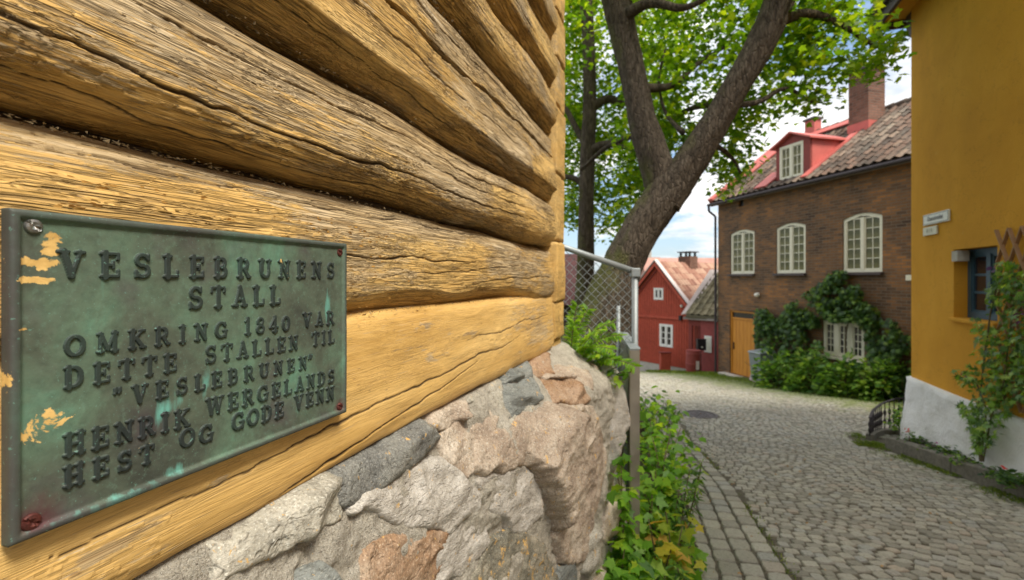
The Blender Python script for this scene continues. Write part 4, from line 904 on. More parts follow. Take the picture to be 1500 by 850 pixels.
for i in range(min(298, len(A_))):
    u, v, lu, wv, yw = A_[i]
    link('sett', meshes[i % 8], None, street, slope_m(X_[i], Y_[i], -TH + yw, wv, lu, .05, .004 + random.uniform(-.004, .004)))
def merge_inst(tpls, mats):
    VV_, FF_, rn, n0 = [], [], [], 0
    for i, M in enumerate(mats):
        V, F = tpls[i % len(tpls)]; Mx = np.array(M); W_ = V @ Mx[:3, :3].T + Mx[:3, 3]; VV_.append(W_); FF_ += [tuple(q + n0 for q in f) for f in F]; n0 += len(V); rn += [random.random()] * len(V)
    return np.vstack(VV_), FF_, rn
rest = range(min(298, len(A_)), len(A_))
V, F, rn = merge_inst(TPL, [slope_m(X_[i], Y_[i], -TH + A_[i, 4], A_[i, 3], A_[i, 2], .05, .002 + random.uniform(-.004, .003)) for i in rest])
ss = mk('far_setts', V, F, M_SETT, street, world=False, attrs={'rnd': rn, 'green': green_at(V[:, 0], V[:, 1])}); ss['kind'] = 'stuff'
# four courses of larger paving stones along the left edge
r = np.random.default_rng(8); pmesh = meshes; cnt = 0; extra = []
bd = []
for c in range(4):
    u = -.6 + r.uniform(0, .1)
    while u < 14.5:
        ln = r.uniform(.15, .23); vc = float(edgeL(u + ln / 2)) - .075 - .148 * c; X, Y = XY(u + ln / 2, vc)
        if True:
            ta = math.atan2(float(edgeL(u + .3) - edgeL(u - .1)), .4); bd.append((Y if visible(np.array(X), np.array(Y), fz(Y)) else Y + 100, X, u, ln - .014, ta))
        u += ln
bd.sort(); bd = [((q[0] - 100 if q[0] > 50 else q[0]),) + q[1:] for q in bd]
for i, (Y, X, u, ln, ta) in enumerate(bd[:298]):
    link('paving_stone', meshes[i % 8], None, footpath, slope_m(X, Y, -TH - ta, .136, ln, .05, .012 + random.uniform(-.004, .004)))
if len(bd) > 298:
    V, F, rn = merge_inst(TPL, [slope_m(X, Y, -TH - ta, .136, ln, .05, .010) for (Y, X, u, ln, ta) in bd[298:]])
    o = mk('far_paving_stones', V, F, M_SETT, footpath, attrs={'rnd': rn, 'green': [.2] * len(V)}); o['kind'] = 'stuff'
mh = root('manhole_cover', 'round dark cast iron manhole cover set in the cobbled lane', 'manhole cover', (3.62, 9.2, float(fz(9.2))))
b = MB(); b.lathe([(.26, -.03), (.26, .010), (.24, .014), (.235, .008), (0.001, .008)], 28); b.mk('lid', M_MANHOLE, mh)
b = MB(); b.lathe([(.32, -.03), (.32, .012), (.275, .012), (.27, -.02)], 28); b.mk('frame', M_MANHOLE, mh)
b = MB()
for i in range(-3, 4):
    for j in range(-3, 4):
        if i * i + j * j < 10: b.box(i * .062 - .018, i * .062 + .018, j * .062 - .018, j * .062 + .018, .006, .014)
b.mk('tread_studs', M_MANHOLE, mh)
# little dry leaves blown on the lane
C = []; r = np.random.default_rng(9)
while len(C) < 150:
    u = r.uniform(2.8, 11); v = r.uniform(float(edgeL(u)) - .5, 2.9); X, Y = XY(u, v)
    if r.random() < .35 + .4 * (v < 1.6): C.append((X, Y, float(fz(Y)) + .012))
V, F, tn = leaves(C, .028, LEAF_OVAL, droop=0, rng=r); o = mk('fallen_leaves', V, F, plain('dry_leaf', (.34, .20, .07), .8, var=.5, scale=3)); tag(o, kind='stuff')
# grass: the green verge before the brick house, tufts in the joints
r = np.random.default_rng(31); C = []
while len(C) < 9000:
    a = r.uniform(-1.2, 9.0); d = abs(r.normal(0, .65)) + .05; X = 7.55 + .249 * a - .969 * d; Y = 17.5 - .969 * a - .249 * d
    if d < 1.7 and not (UV(X, Y)[0] < 9.0 and UV(X, Y)[1] > 2.7): C.append((X, Y, float(fz(Y)) - .002))
V, F, tn = leaves(C, .055, LEAF_BLADE, droop=-1.6, rng=r); o = mk('grass_verge', V, F, M_GRASS, attrs={'rnd': tn}); tag(o, kind='stuff')
C = []
for _ in range(2600):
    u = r.uniform(5.6, 9.2); v = float(edgeR(u)) - abs(r.normal(0, .10)) - .0; X, Y = XY(u, v)
    if vn(u * 2.3, v * 4, 5) > -.2: C.append((X, Y, float(fz(Y))))
for _ in range(1500):
    u = r.uniform(3, 12); v = float(edgeL(u)) + r.normal(0, .03) - .074 * 0; X, Y = XY(u, v)
    if vn(u * 1.7, 0, 6) > .0: C.append((X, Y, float(fz(Y)) - .01))
V, F, tn = leaves(C, .035, LEAF_BLADE, droop=-1.2, rng=r); o = mk('joint_grass', V, F, M_GRASS, attrs={'rnd': tn}); tag(o, kind='stuff')

# ------------------------------------------------------------------ chain link fence and steel panel at the corner
A0 = P(822, 361, 3.12); B0 = P(930, 398, 3.04)
fence = root('chain_link_fence', 'short galvanised chain link fence panel between timber corner and steel post', 'fence', (B0.x, B0.y, -1.75))
MB().cyl(P(700, 319, 3.2), B0, .0195, n=14).mk('top_rail', M_GALV, fence, world=True, smooth=True)
b = MB().cyl((B0.x, B0.y, -1.8), (B0.x, B0.y, B0.z + .005), .020, n=16); b.mk('post', M_GALV, fence, world=True, smooth=True)
MB().box(B0.x - .029, B0.x + .029, B0.y - .029, B0.y + .029, B0.z - .035, B0.z + .022).mk('post_cap', M_GALV, fence, world=True, bevel=.006)
q_ = P(906, 448, 3.5); MB().cyl((q_.x, q_.y, -1.5), q_, .014, n=10).mk('post', M_GALV, fence, world=True, smooth=True)
b = MB(); ax = Vector((B0.x - A0.x, B0.y - A0.y, 0)); Lh = .95; ax.normalize(); cell = .056; org = Vector((B0.x, B0.y, 0)); sl = (A0.z - B0.z) / (A0 - B0).to_2d().length
hgt = 1.75
for i in range(int((Lh + hgt) / cell) + 2):
    for sg in (0, 1):
        # each wire runs diagonally; nodes alternate in depth where wires hook
        c = i * cell; pts = []
        n_ = int(hgt / (cell / 2)) + 2
        for k in range(n_ + 1):
            zz_ = k * cell / 2; s_ = c - zz_ if sg else c - hgt + zz_
            if 0.0 <= s_ <= Lh:
                top = B0.z - .012 + sl * s_
                pz_ = B0.z + .2 - zz_
                if pz_ <= top: pts.append(org - ax * s_ + Vector((0, (.004 if (k + i) % 2 else -.004), pz_)))
        for a_, b_ in zip(pts[:-1], pts[1:]): b.cyl(a_, b_, .0019, n=5, caps=False)
b.mk('wire_mesh', M_GALV, fence, world=True)
pn = root('steel_panel', 'brushed steel panel standing edge on beside the galvanised fence post', 'steel panel', (.73, 2.8, -1.75))
f0 = P(922.5, 512, 2.82); f1 = P(937.5, 512, 2.82); k0 = P(908, 487, 3.66)
dx = (k0.x - f0.x); wd_ = f1.x - f0.x; zt = f0.z
def quadbox(x0, y0, x1, y1, wd, z0, z1):
    V = [(x0, y0, z0), (x0 + wd, y0, z0), (x1 + wd, y1, z0), (x1, y1, z0)]; V += [(a, b_, z1) for a, b_, _ in V]
    return V, [(3, 2, 1, 0), (4, 5, 6, 7), (0, 1, 5, 4), (1, 2, 6, 5), (2, 3, 7, 6), (3, 0, 4, 7)]
V, F = quadbox(f0.x + .006, f0.y + .03, k0.x + .006, k0.y, wd_ - .012, -1.75, zt - .012); mk('sheet', V, F, M_STEELD, pn)
V, F = quadbox(f0.x, f0.y, f0.x + .0, f0.y + .028, wd_, -1.68, zt - .0035); mk('edge_channel', V, F, M_STEEL, pn, bevel=.004)
V, F = quadbox(f0.x - .002, f0.y - .004, k0.x - .002, k0.y + .01, wd_ + .004, zt - .003, zt + .008); mk('top_cap', V, F, M_GALV, pn, bevel=.002)
V, F = quadbox(f0.x - .002, f0.y + .031, k0.x - .002, k0.y - .02, .006, -1.7, zt - .04); mk('face_plate', V, F, M_STEELD, pn)
MB().cyl((f1.x - .004, f0.y + .12, zt - .03), (f1.x + .014, f0.y + .12, zt - .03), .009, n=10).mk('bolt', M_GALV, pn, world=True)

# ------------------------------------------------------------------ trees
def poly_in(px_, py_, poly):
    c = False; n = len(poly)
    for i in range(n):
        (x0, y0), (x1, y1) = poly[i], poly[(i + 1) % n]
        if (y0 > py_) != (y1 > py_) and px_ < (x1 - x0) * (py_ - y0) / (y1 - y0) + x0: c = not c
    return c
def limb(name, lst, parent, seed, n=24, amp=.07, freq=5, sub=10):
    pts = [P(x, y, d) for x, y, w_, d in lst]; rad = [w_ / 2 * d / FP for x, y, w_, d in lst]
    return mk_tube(name, pts, rad, M_BARK, parent, n=n, seed=seed, amp=amp, freq=freq, sub=sub)
TB = P(866, 560, 5.4)
maple = root('maple_tree', 'big maple with leaning forked trunk rising behind the chain link fence', 'tree', (TB.x, TB.y, float(gz(TB.x, TB.y))))
limb('trunk', [(850, 600, 190, 5.35), (868, 530, 115, 5.4), (885, 470, 82, 5.4), (908, 400, 58, 5.4), (938, 340, 55, 5.4), (966, 298, 56, 5.4), (982, 272, 60, 5.4), (990, 252, 46, 5.4)], maple, 1, 40)
limb('limb', [(974, 300, 46, 5.42), (968, 262, 48, 5.42), (955, 222, 44, 5.45), (940, 175, 39, 5.5), (930, 120, 36, 5.55), (915, 60, 37, 5.6), (903, 0, 40, 5.6), (893, -70, 40, 5.6), (880, -190, 34, 5.6), (890, -320, 26, 5.6)], maple, 2, 30)
limb('limb', [(972, 300, 46, 5.36), (992, 264, 50, 5.35), (1016, 230, 47, 5.3), (1048, 180, 41, 5.2), (1080, 124, 40, 5.1), (1110, 72, 42, 5.05), (1136, 15, 42, 5.0), (1152, -50, 43, 4.95), (1180, -160, 36, 4.9), (1190, -300, 26, 4.9)], maple, 3, 30)
for i, l in enumerate([[(905, 30, 20, 5.6), (950, 5, 14, 5.3), (1000, 12, 10, 5.1), (1040, -5, 7, 5.0)], [(1075, 125, 14, 5.2), (1050, 150, 10, 5.8), (1010, 160, 7, 6.2), (985, 175, 5, 6.4)],
        [(935, 130, 16, 5.6), (985, 125, 9, 6.2), (1020, 95, 7, 6.6), (1060, 70, 5, 6.8)], [(1120, 40, 22, 5.0), (1180, 20, 13, 5.0), (1230, 35, 9, 5.0), (1285, 70, 5, 5.0)],
        [(960, 220, 12, 5.5), (930, 200, 9, 6.2), (890, 215, 7, 6.8), (850, 250, 5, 7.0)], [(1060, 155, 12, 5.2), (1110, 150, 8, 5.2), (1150, 130, 6, 5.2), (1190, 150, 4, 5.2)],
        [(1020, 215, 10, 5.4), (1050, 215, 8, 5.8), (1075, 235, 5, 6.0), (1085, 255, 3, 6.0)], [(1140, 0, 24, 5.0), (1170, -60, 16, 4.6), (1230, -90, 10, 4.4), (1290, -100, 6, 4.2)],
        [(900, 0, 24, 5.6), (860, -60, 16, 5.8), (820, -90, 10, 6.0), (780, -100, 6, 6.2)], [(1000, 195, 8, 5.5), (975, 165, 5, 6.0), (965, 120, 4, 6.3), (975, 70, 3, 6.5)]]):
    limb('branch', l, maple, 10 + i, 10, .03, sub=5)
tree2 = root('slender_tree', 'slender straight tree trunk next to the timber corner behind the maple', 'tree', tuple(P(858, 520, 8.0)))
limb('trunk', [(850, 540, 50, 8), (855, 470, 30, 8), (858, 380, 25, 8), (859, 300, 22, 8), (861, 220, 22, 8), (864, 150, 20, 8), (862, 60, 18, 8), (856, -40, 18, 8), (850, -180, 12, 8)], tree2, 31, 20, .05)
for i, l in enumerate([[(862, 222, 14, 8), (885, 212, 12, 7.8), (910, 212, 11, 7.6), (930, 218, 10, 7.3), (945, 222, 8, 7.0)], [(860, 215, 12, 8), (845, 190, 9, 8.1), (832, 165, 8, 8.2), (815, 140, 6, 8.3)], [(862, 160, 16, 8), (890, 145, 12, 8), (915, 155, 10, 8)],
                    [(860, 275, 11, 8), (842, 262, 9, 8.1), (822, 258, 8, 8.2)]]): limb('branch', l, tree2, 40 + i, 10, .03, sub=5)
env = [(815, -140), (1345, -140), (1262, -60), (1262, 0), (1296, 44), (1316, 70), (1306, 100), (1272, 95), (1245, 112), (1224, 110), (1224, 130), (1200, 152), (1180, 150), (1168, 166), (1130, 162), (1108, 208), (1112, 232), (1085, 262), (1058, 285), (1045, 245), (1010, 250), (960, 290), (925, 300), (905, 345), (872, 345), (880, 300), (835, 330), (815, 330)]
r = np.random.default_rng(77); CL = []; W2 = []
def crown(n, dlo, dhi, env_, thr, leaf, spread, seed, holes=1.0, bx=(815, 1345, -140, 350)):
    r = np.random.default_rng(seed); out = []
    while len(out) < n:
        x, y = r.uniform(bx[0], bx[1]), r.uniform(bx[2], bx[3])
        if not poly_in(x, y, env_): continue
        d = r.uniform(dlo, dhi) if x > 1150 or dlo > 7 else r.uniform(5.9, 8.0) if x > 905 else r.uniform(8.2, 9.5); p = P(x, y, d)
        if vn(p.x * 1.5 + seed, p.z * 1.5 + p.y * 1.1, seed) * .7 + vn(p.x * 3.6, p.z * 3.6 + p.y * 2, seed + 1) * .5 < thr: continue
        k = int(r.integers(7, 15)); out += [(p.x + a, p.y + b_, p.z + c) for a, b_, c in r.normal(0, spread, (k, 3))]
    return out
C = crown(17000, 4.8, 7.2, env, .03, .1, .10, 5)
# part of the crown that is above the photograph
C2 = []
for _ in range(1500):
    p = np.array([r.uniform(-1.0, 4.6), r.uniform(3.6, 9), r.uniform(3.2, 6.2)])
    if ((p[0] - 1.8) / 2.9) ** 2 + ((p[1] - 6.2) / 2.8) ** 2 + ((p[2] - 4.2) / 2.2) ** 2 < 1: C2 += [tuple(p + a) for a in r.normal(0, .12, (8, 3))]
mk_leaves('crown', C + C2, .088, M_MAPLE, maple, shape=LEAF_MAPLE, droop=.35, rng=r)
env2 = [(815, -60), (1000, -60), (1000, 150), (960, 250), (930, 290), (905, 340), (872, 345), (880, 300), (835, 325), (815, 325)]
C = crown(9000, 8.25, 10.0, env2, -.12, .1, .13, 15, bx=(815, 1000, -60, 350))
mk_leaves('crown', C, .085, M_MAPLE, tree2, shape=LEAF_MAPLE, droop=.35, rng=r)

# ------------------------------------------------------------------ plants along the bank and at the corner
def plant(name, label, cat, base, stems, mat, shape, size, n, spread, group=None, seed=0, up=.35, face=None, stem_r=.004, lo=.15):
    """a clump: stems spring from the base to the tips, leaves sit round them."""
    r = np.random.default_rng(seed); rt = root(name, label, cat, base, 0, group); b = MB(); C = []; B_ = Vector(base)
    for tip in stems:
        T = Vector(tip); mid = (B_ + T) / 2 + Vector((r.normal(0, .03), r.normal(0, .03), up * (T - B_).length * .25)); pts = [B_ + Vector((r.normal(0, .02), r.normal(0, .02), -.03))]
        for k in range(1, 7):
            q = k / 6; pts.append((1 - q) ** 2 * pts[0] + 2 * q * (1 - q) * mid + q * q * T)
        for a, c in zip(pts[:-1], pts[1:]): b.cyl(a, c, stem_r, stem_r * .8, n=5, caps=False)
        for _ in range(n):
            q = r.uniform(lo, 1.02); k = min(5, int(q * 6)); p = pts[k].lerp(pts[k + 1], q * 6 - k if k < 6 else 1); C.append(tuple(p + Vector(r.normal(0, spread, 3))))
    b.mk('stem', M_STEM, rt, world=True)
    mk_leaves('foliage', C, size, mat, rt, shape=shape, droop=.25, rng=r, face=face); return rt
def pxs_(lst): return [tuple(P(*q)) for q in lst]
def gp(x, y, Y): p = P(x, y, Y); return (p.x, p.y, float(gz(p.x, p.y)))
GR = 'leafy plants growing on the bank between foundation and footpath'
def towards(c): return np.array([-c[0], -c[1], 1.4]) / 2
plant('leafy_plant', 'broad leaved green plant against the right end of the stone foundation', 'plant', gp(912, 830, 2.75), pxs_([(908, 640, 2.75), (905, 700, 2.7), (915, 760, 2.65), (908, 800, 2.6), (920, 830, 2.55), (914, 600, 2.95)]), M_BRIGHT, LEAF_MAPLE, .075, 26, .05, GR, 1)
plant('leafy_plant', 'lush plant with pale green leaves at the foot of the steel panel', 'plant', gp(905, 880, 2.5), pxs_([(905, 835, 2.5), (925, 845, 2.45), (940, 830, 2.5), (900, 860, 2.35), (955, 850, 2.4), (915, 800, 2.55)]), M_BRIGHT, LEAF_MAPLE, .09, 20, .05, GR, 2)
plant('leafy_plant', 'green shrub directly right of the steel panel, above the yellowing plant', 'plant', gp(965, 760, 3.3), pxs_([(955, 640, 3.6), (975, 660, 3.5), (990, 700, 3.4), (960, 690, 3.4), (950, 730, 3.2), (985, 620, 3.9)]), M_BRIGHT, LEAF_MAPLE, .075, 40, .07, GR, 3)
plant('leafy_plant', 'darker green bush beside the footpath where the lane bends', 'plant', gp(968, 690, 4.2), pxs_([(950, 600, 4.6), (965, 590, 4.8), (985, 597, 4.8), (998, 625, 4.5), (980, 640, 4.3), (1010, 650, 4.3), (950, 650, 4.2)]), M_BRIGHT, LEAF_OVAL, .075, 50, .08, GR, 4)
plant('leafy_plant', 'low dark green plant farthest up the bank, right of the steel panel', 'plant', gp(955, 620, 6.3), pxs_([(945, 590, 6.0), (960, 583, 6.0), (972, 592, 5.9), (990, 602, 5.8)]), M_MIDLEAF, LEAF_OVAL, .08, 50, .09, GR, 41)
plant('yellowing_plant', 'yellowing broad leaved plant at the foot of the bank beside the footpath', 'plant', gp(975, 860, 2.75), pxs_([(950, 760, 2.8), (975, 750, 2.8), (1000, 770, 2.8), (1012, 800, 2.75), (985, 800, 2.7), (960, 810, 2.65), (1015, 760, 2.9)]), M_YELLEAF, LEAF_MAPLE, .085, 13, .045, GR, 5)
plant('leafy_plant', 'green plant filling the bank between steel panel and yellowing plant', 'plant', gp(945, 830, 2.85), pxs_([(945, 770, 2.9), (955, 720, 3.0), (965, 740, 3.0), (940, 800, 2.8), (970, 800, 2.85), (990, 830, 2.7)]), M_BRIGHT, LEAF_MAPLE, .07, 30, .05, GR, 6)
plant('feathery_plant', 'thin upright plant with narrow grey green leaves by the footpath', 'plant', gp(988, 790, 3.05), pxs_([(1010, 690, 3.1), (1028, 678, 3.1), (1020, 715, 3.05), (995, 720, 3.05)]), M_MIDLEAF, LEAF_BLADE, .06, 70, .012, GR, 7, lo=.35)
plant('feathery_plant', 'small silvery feathery plant at the bottom edge of the footpath bank', 'plant', gp(985, 885, 2.55), pxs_([(975, 835, 2.55), (992, 832, 2.55), (1005, 845, 2.5), (960, 850, 2.5)]), M_MIDLEAF, LEAF_BLADE, .06, 60, .015, GR, 8, lo=.35)
# ferns in front of the mesh
def fern(label, base, tips, seed):
    r = np.random.default_rng(seed); rt = root('fern', label, 'fern', base, 0, 'ferns at the timber corner'); b = MB(); B_ = Vector(base)
    for tip in tips:
        T = Vector(tip); pts = [B_.lerp(T, q) + Vector((0, 0, .20 * (T - B_).length * math.sin(math.pi * q * .9))) for q in np.linspace(0, 1, 24)]
        for a, c in zip(pts[:-1], pts[1:]): b.cyl(a, c, .0022, n=4, caps=False)
        C, D = [], []
        for k in range(3, 24):
            ln = .075 * math.sin(math.pi * min(1, (k + 3) / 27)) ** .6; tg = (pts[k] - pts[k - 1]).normalized(); sd_ = tg.cross(Vector((0, -.5, 1))).normalized()
            for s in (-1, 1):
                for e in (0, .5):
                    C.append(tuple(pts[k - 1].lerp(pts[k], e))); D.append(tuple(sd_ * s + tg * .55 + Vector((0, 0, -.15))))
        V, F, tn = leaves(C, .055, [(0, 0, 0), (.13, .3, .02), (.10, .7, 0), (0, 1, -.05), (-.10, .7, 0), (-.13, .3, .02)], rng=r, dirs=D)
        mk('frond', V, F, M_FERN, rt, attrs={'rnd': tn})
    b.mk('stem', M_STEM, rt, world=True)
fern('bright fern with long fronds at the corner of the log building, before the mesh', tuple(P(834, 540, 3.0)), pxs_([(900, 478, 2.9), (912, 498, 2.85), (880, 492, 2.7), (862, 458, 3.0), (846, 452, 3.0), (898, 518, 2.75), (842, 475, 2.9)]), 51)
fern('low fern spreading over the top of the corner stones', tuple(P(850, 550, 2.95)), pxs_([(900, 532, 2.75), (930, 543, 2.7), (880, 524, 2.75), (860, 512, 2.8)]), 52)
plant('leafy_plant', 'bright green leafy sprig reaching over the corner stone towards the steel panel', 'plant', tuple(P(868, 560, 2.98)), pxs_([(905, 538, 2.8), (925, 545, 2.75), (895, 552, 2.72), (880, 535, 2.8), (915, 560, 2.75)]), M_BRIGHT, LEAF_MAPLE, .055, 14, .02, GR, 9)
# ivy and creepers covering the bank behind the mesh
r = np.random.default_rng(99); C = []
while len(C) < 5200:
    u = r.uniform(3.1, 11); v = float(edgeL(u)) - .62 - r.uniform(-.05, 1.5) ; X, Y = XY(u, v)
    if vn(X * 2, Y * 2, 8) < -.25 and u > 4: continue
    C.append((X, Y, float(gz(X, Y)) + abs(r.normal(0, .09))))
V, F, tn = leaves(C, .07, LEAF_MAPLE, droop=.1, rng=r); o = mk('ground_cover', V, F, M_BRIGHT, attrs={'rnd': tn}); tag(o, kind='stuff')
# ------------------------------------------------------------------ frames for the houses
class Fr:
    def __init__(s, ox, oy, ax): l = math.hypot(*ax); s.o = (ox, oy); s.x = (ax[0] / l, ax[1] / l); s.y = (-s.x[1], s.x[0]); s.rz = math.atan2(s.x[1], s.x[0])
    def px(s, x, y, k=0.):                    # photo point -> (local x, world z) on the plane local y = k
        a = (x - CX) / FP; Y = (k + s.o[0] * s.y[0] + s.o[1] * s.y[1]) / (a * s.y[0] + s.y[1]); X = a * Y
        return (X - s.o[0]) * s.x[0] + (Y - s.o[1]) * s.x[1], (HY - y) / FP * Y
    def w(s, lx, ly): return s.o[0] + s.x[0] * lx + s.y[0] * ly, s.o[1] + s.x[1] * lx + s.y[1] * ly
def holed_wall(outer, holes, y0=0., th=.25, rev=.12):
    """front sheet in the xz plane at y0 with openings, their reveals, and a back sheet."""
    loops = [[Vector((x, z, 0)) for x, z in outer]] + [[Vector((x, z, 0)) for x, z in h] for h in holes]
    tri = tessellate_polygon(loops); flat = [v for l in loops for v in l]; V = [(v.x, y0, v.y) for v in flat]; F = [tuple(t_) for t_ in tri]
    F2 = []
    for f in F:
        a, b, c = (Vector(V[i]) for i in f); n = (b - a).cross(c - a); F2.append(f if n.y < 0 else f[::-1])
    F = F2; k = 0
    for li, l in enumerate(loops):
        n = len(l); b = len(V); dd = th if li == 0 else rev; V += [(v.x, y0 + dd, v.y) for v in l]
        F += [(k + i, b + i, b + (i + 1) % n, k + (i + 1) % n) for i in range(n)]; k += n
    return V, F
def rect(x0, x1, z0, z1): return [(x0, z0), (x1, z0), (x1, z1), (x0, z1)]
def archrect(x0, x1, z0, z1, rise, n=6):
    o = [(x0, z0), (x1, z0), (x1, z1 - rise)]
    for i in range(1, n): q = i / n; o.append((x1 + (x0 - x1) * q, z1 - rise + rise * math.sin(math.pi * q) ** 1.0))
    return o + [(x0, z1 - rise)]
def ringframe(b, poly, cx_, cz_, wd, y0, y1):
    n = len(poly); inn = []
    for x, z in poly:
        inn.append((x + (wd if x < cx_ else -wd), z + (wd if z < cz_ else -wd)))
    V = []
    for y in (y0, y1):
        V += [(x, y, z) for x, z in poly]; V += [(x, y, z) for x, z in inn]
    F = []
    for i in range(n):
        j = (i + 1) % n; F += [(i, j, n + j, n + i), (2 * n + i, 3 * n + i, 3 * n + j, 2 * n + j), (n + i, n + j, 3 * n + j, 3 * n + i), (i, 2 * n + i, 2 * n + j, j)]
    b.add(V, F); return b
def window(rt, poly, x0, x1, z0, z1, y, mat, sashes=2, cols=2, rows=4, fw=.055, bar=.022, glass=None, sill=None, mull=.07, lab=None, sub=True, name='window', curtain=False):
    b = MB(); ringframe(b, poly, (x0 + x1) / 2, (z0 + z1) / 2, fw, y, y + .07); w_ = b.mk(name, mat, rt, label=lab)
    pr = w_ if sub else rt
    sw = (x1 - x0 - 2 * fw - (sashes - 1) * mull) / sashes
    for s in range(sashes - 1):
        xc = x0 + fw + sw * (s + 1) + mull * (s + .5); MB().box(xc - mull / 2, xc + mull / 2, y - .006, y + .066, z0 + fw - .01, z1 - fw + .01).mk('mullion', mat, pr)
    zt = z1 - fw; zb_ = z0 + fw
    for s in range(sashes):
        a = x0 + fw + s * (sw + mull); b = MB(); f2 = .03
        b.box(a + .001, a + f2, y + .012, y + .05, zb_, zt).box(a + sw - f2, a + sw - .001, y + .012, y + .05, zb_, zt).box(a + f2, a + sw - f2, y + .013, y + .049, zb_ + .001, zb_ + f2).box(a + f2, a + sw - f2, y + .013, y + .049, zt - f2, zt)
        for c in range(1, cols): xx = a + f2 + (sw - 2 * f2) * c / cols; b.box(xx - bar / 2, xx + bar / 2, y + .018, y + .045, zb_ + f2, zt - f2)
        for q in range(1, rows): zz_ = zb_ + f2 + (zt - zb_ - 2 * f2) * q / rows; b.box(a + f2, a + sw - f2, y + .019, y + .044, zz_ - bar / 2, zz_ + bar / 2)
        b.mk('sash', mat, pr)
        pw = (sw - 2 * f2) / cols; ph = (zt - zb_ - 2 * f2) / rows; me = None
        for c in range(cols):
            for q in range(rows):
                if me is None: bb = MB().box(-pw / 2 + .004, pw / 2 - .004, 0, .006, -ph / 2 + .004, ph / 2 - .004); me = fm('pane', bb.V, bb.F); me.materials.append(glass or M_GLASS)
                link('pane', me, None, pr, Matrix.Translation((a + f2 + pw * (c + .5), y + .03, zb_ + f2 + ph * (q + .5))) @ Matrix.Rotation(random.uniform(-.012, .012), 4, 'Z') @ Matrix.Rotation(random.uniform(-.012, .012), 4, 'X'))
    if sill: MB().box(x0 - .04, x1 + .04, y - .14, y + .02, z0 - .07, z0 - .003).mk('sill', sill, pr, bevel=.006)
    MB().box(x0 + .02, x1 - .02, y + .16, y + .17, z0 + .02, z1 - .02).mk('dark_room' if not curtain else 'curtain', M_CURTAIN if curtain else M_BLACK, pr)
    return w_
def wave_tile(w_=.26, l=.36, n=7):
    V, F = [], []
    for j in (0, 1):
        for i in range(n):
            q = i / (n - 1); x = (q - .5) * w_; z = .030 * math.cos(2 * math.pi * (q * .92 + .12)) + (.018 if j == 0 else 0.0); V += [(x, (j - .15) * l, z)]
    for j in (0, 1):
        for i in range(n): x, y, z = V[j * n + i]; V.append((x, y, z - .016))
    for i in range(n - 1): F += [(i, i + 1, n + i + 1, n + i), (2 * n + i, 3 * n + i, 3 * n + i + 1, 2 * n + i + 1), (i, 2 * n + i, 2 * n + i + 1, i + 1)]
    return np.array(V), F

# ------------------------------------------------------------------ brown brick house
BF = Fr(7.55, 17.5, (.249, -.969)); GB = -3.5
brick = root('brick_house', 'brown brick house with cream arched windows, red dormer and tiled roof', 'house', (7.55, 17.5, GB), BF.rz)
ROOTM[brick.name] = Matrix.Translation((7.55, 17.5, 0)) @ Matrix.Rotation(BF.rz, 4, 'Z')   # children are written with world heights
zoff = Matrix.Translation((0, 0, -GB))
class ZRoot: pass
holder = brick
def hz(o): return o
# children use world z: lift them by -GB through their vertex data
_mk0 = mk
EAVE = 2.92; LEN = 9.2; KR, ZR = 2.75, 4.99
wins = []
for (xa, xb, ya, yb) in [(1070, 1105, 337, 404), (1137, 1180, 327, 402), (1234.5, 1292.5, 310, 399)]:
    xm = (ya + yb) / 2; x0, _ = BF.px(xa, xm); x1, _ = BF.px(xb, xm); z1 = BF.px((xa + xb) / 2, ya)[1]; z0 = (BF.px(xa, yb)[1] + BF.px(xb, yb - 3)[1]) / 2; wins.append((x0, x1, z0, z1))
print('WINS', wins)
zt_ = sum(w_[3] for w_ in wins) / 3; zb_ = sum(w_[2] for w_ in wins) / 3
wins = [(a, b_, zb_, zt_) for a, b_, _, _ in wins]
dx0, dz0 = BF.px(1069, 549); dx1, dz1 = BF.px(1105, 553); dzt = BF.px(1087, 456)[1]; dzb = (dz0 + dz1) / 2
lx0, lz0 = BF.px(1205, 519); lx1, lz1 = BF.px(1266, 475)
print('DOOR', dx0, dx1, dzb, dzt, 'LOWWIN', lx0, lx1, lz0, lz1)
holes = [archrect(a, b_, c, d, .12) for a, b_, c, d in wins] + [rect(dx0, dx1, dzb, dzt)] + [rect(lx0, lx1, lz0, lz1)]
vent = [BF.px(x, y) for x, y in ((1082, 296), (1089, 302))]
holes.append(rect(vent[0][0], vent[1][0], vent[1][1], vent[0][1] + .08))
class Off:                                    # writes into the house with heights measured from eye level
    def __init__(s, rt, g): s.rt, s.g = rt, g
def lift(V, g): return [(v[0], v[1], v[2] - g) for v in V]
V, F = holed_wall([(0, -4.6), (LEN, -4.6), (LEN, EAVE), (0, EAVE)], holes)
bw = mk('wall', lift(V, GB), F, M_BRICK, brick, world=False)
mk('wall', lift([(0, .25, -4.6), (0, 5.5, -4.6), (0, 5.5, EAVE), (0, KR, ZR - .1), (0, .25, EAVE + .12), (.2, .25, -4.6), (.2, 5.5, -4.6), (.2, 5.5, EAVE), (.2, KR, ZR - .1), (.2, .25, EAVE + .12)], GB), [(0, 4, 3, 2, 1), (5, 6, 7, 8, 9), (0, 1, 6, 5), (1, 2, 7, 6), (2, 3, 8, 7), (3, 4, 9, 8), (4, 0, 5, 9)], M_BRICK, brick, world=False)
MB().box(.2, LEN, 5.3, 5.5, -4.6 - GB, EAVE - GB).mk('wall', M_BRICK, brick); MB().box(LEN - .2, LEN, .25, 5.3, -4.6 - GB, EAVE - GB).mk('wall', M_BRICK, brick)
class L(object): pass
def lbox(x0, x1, y0, y1, z0, z1, g): return MB().box(x0, x1, y0, y1, z0 - g, z1 - g)
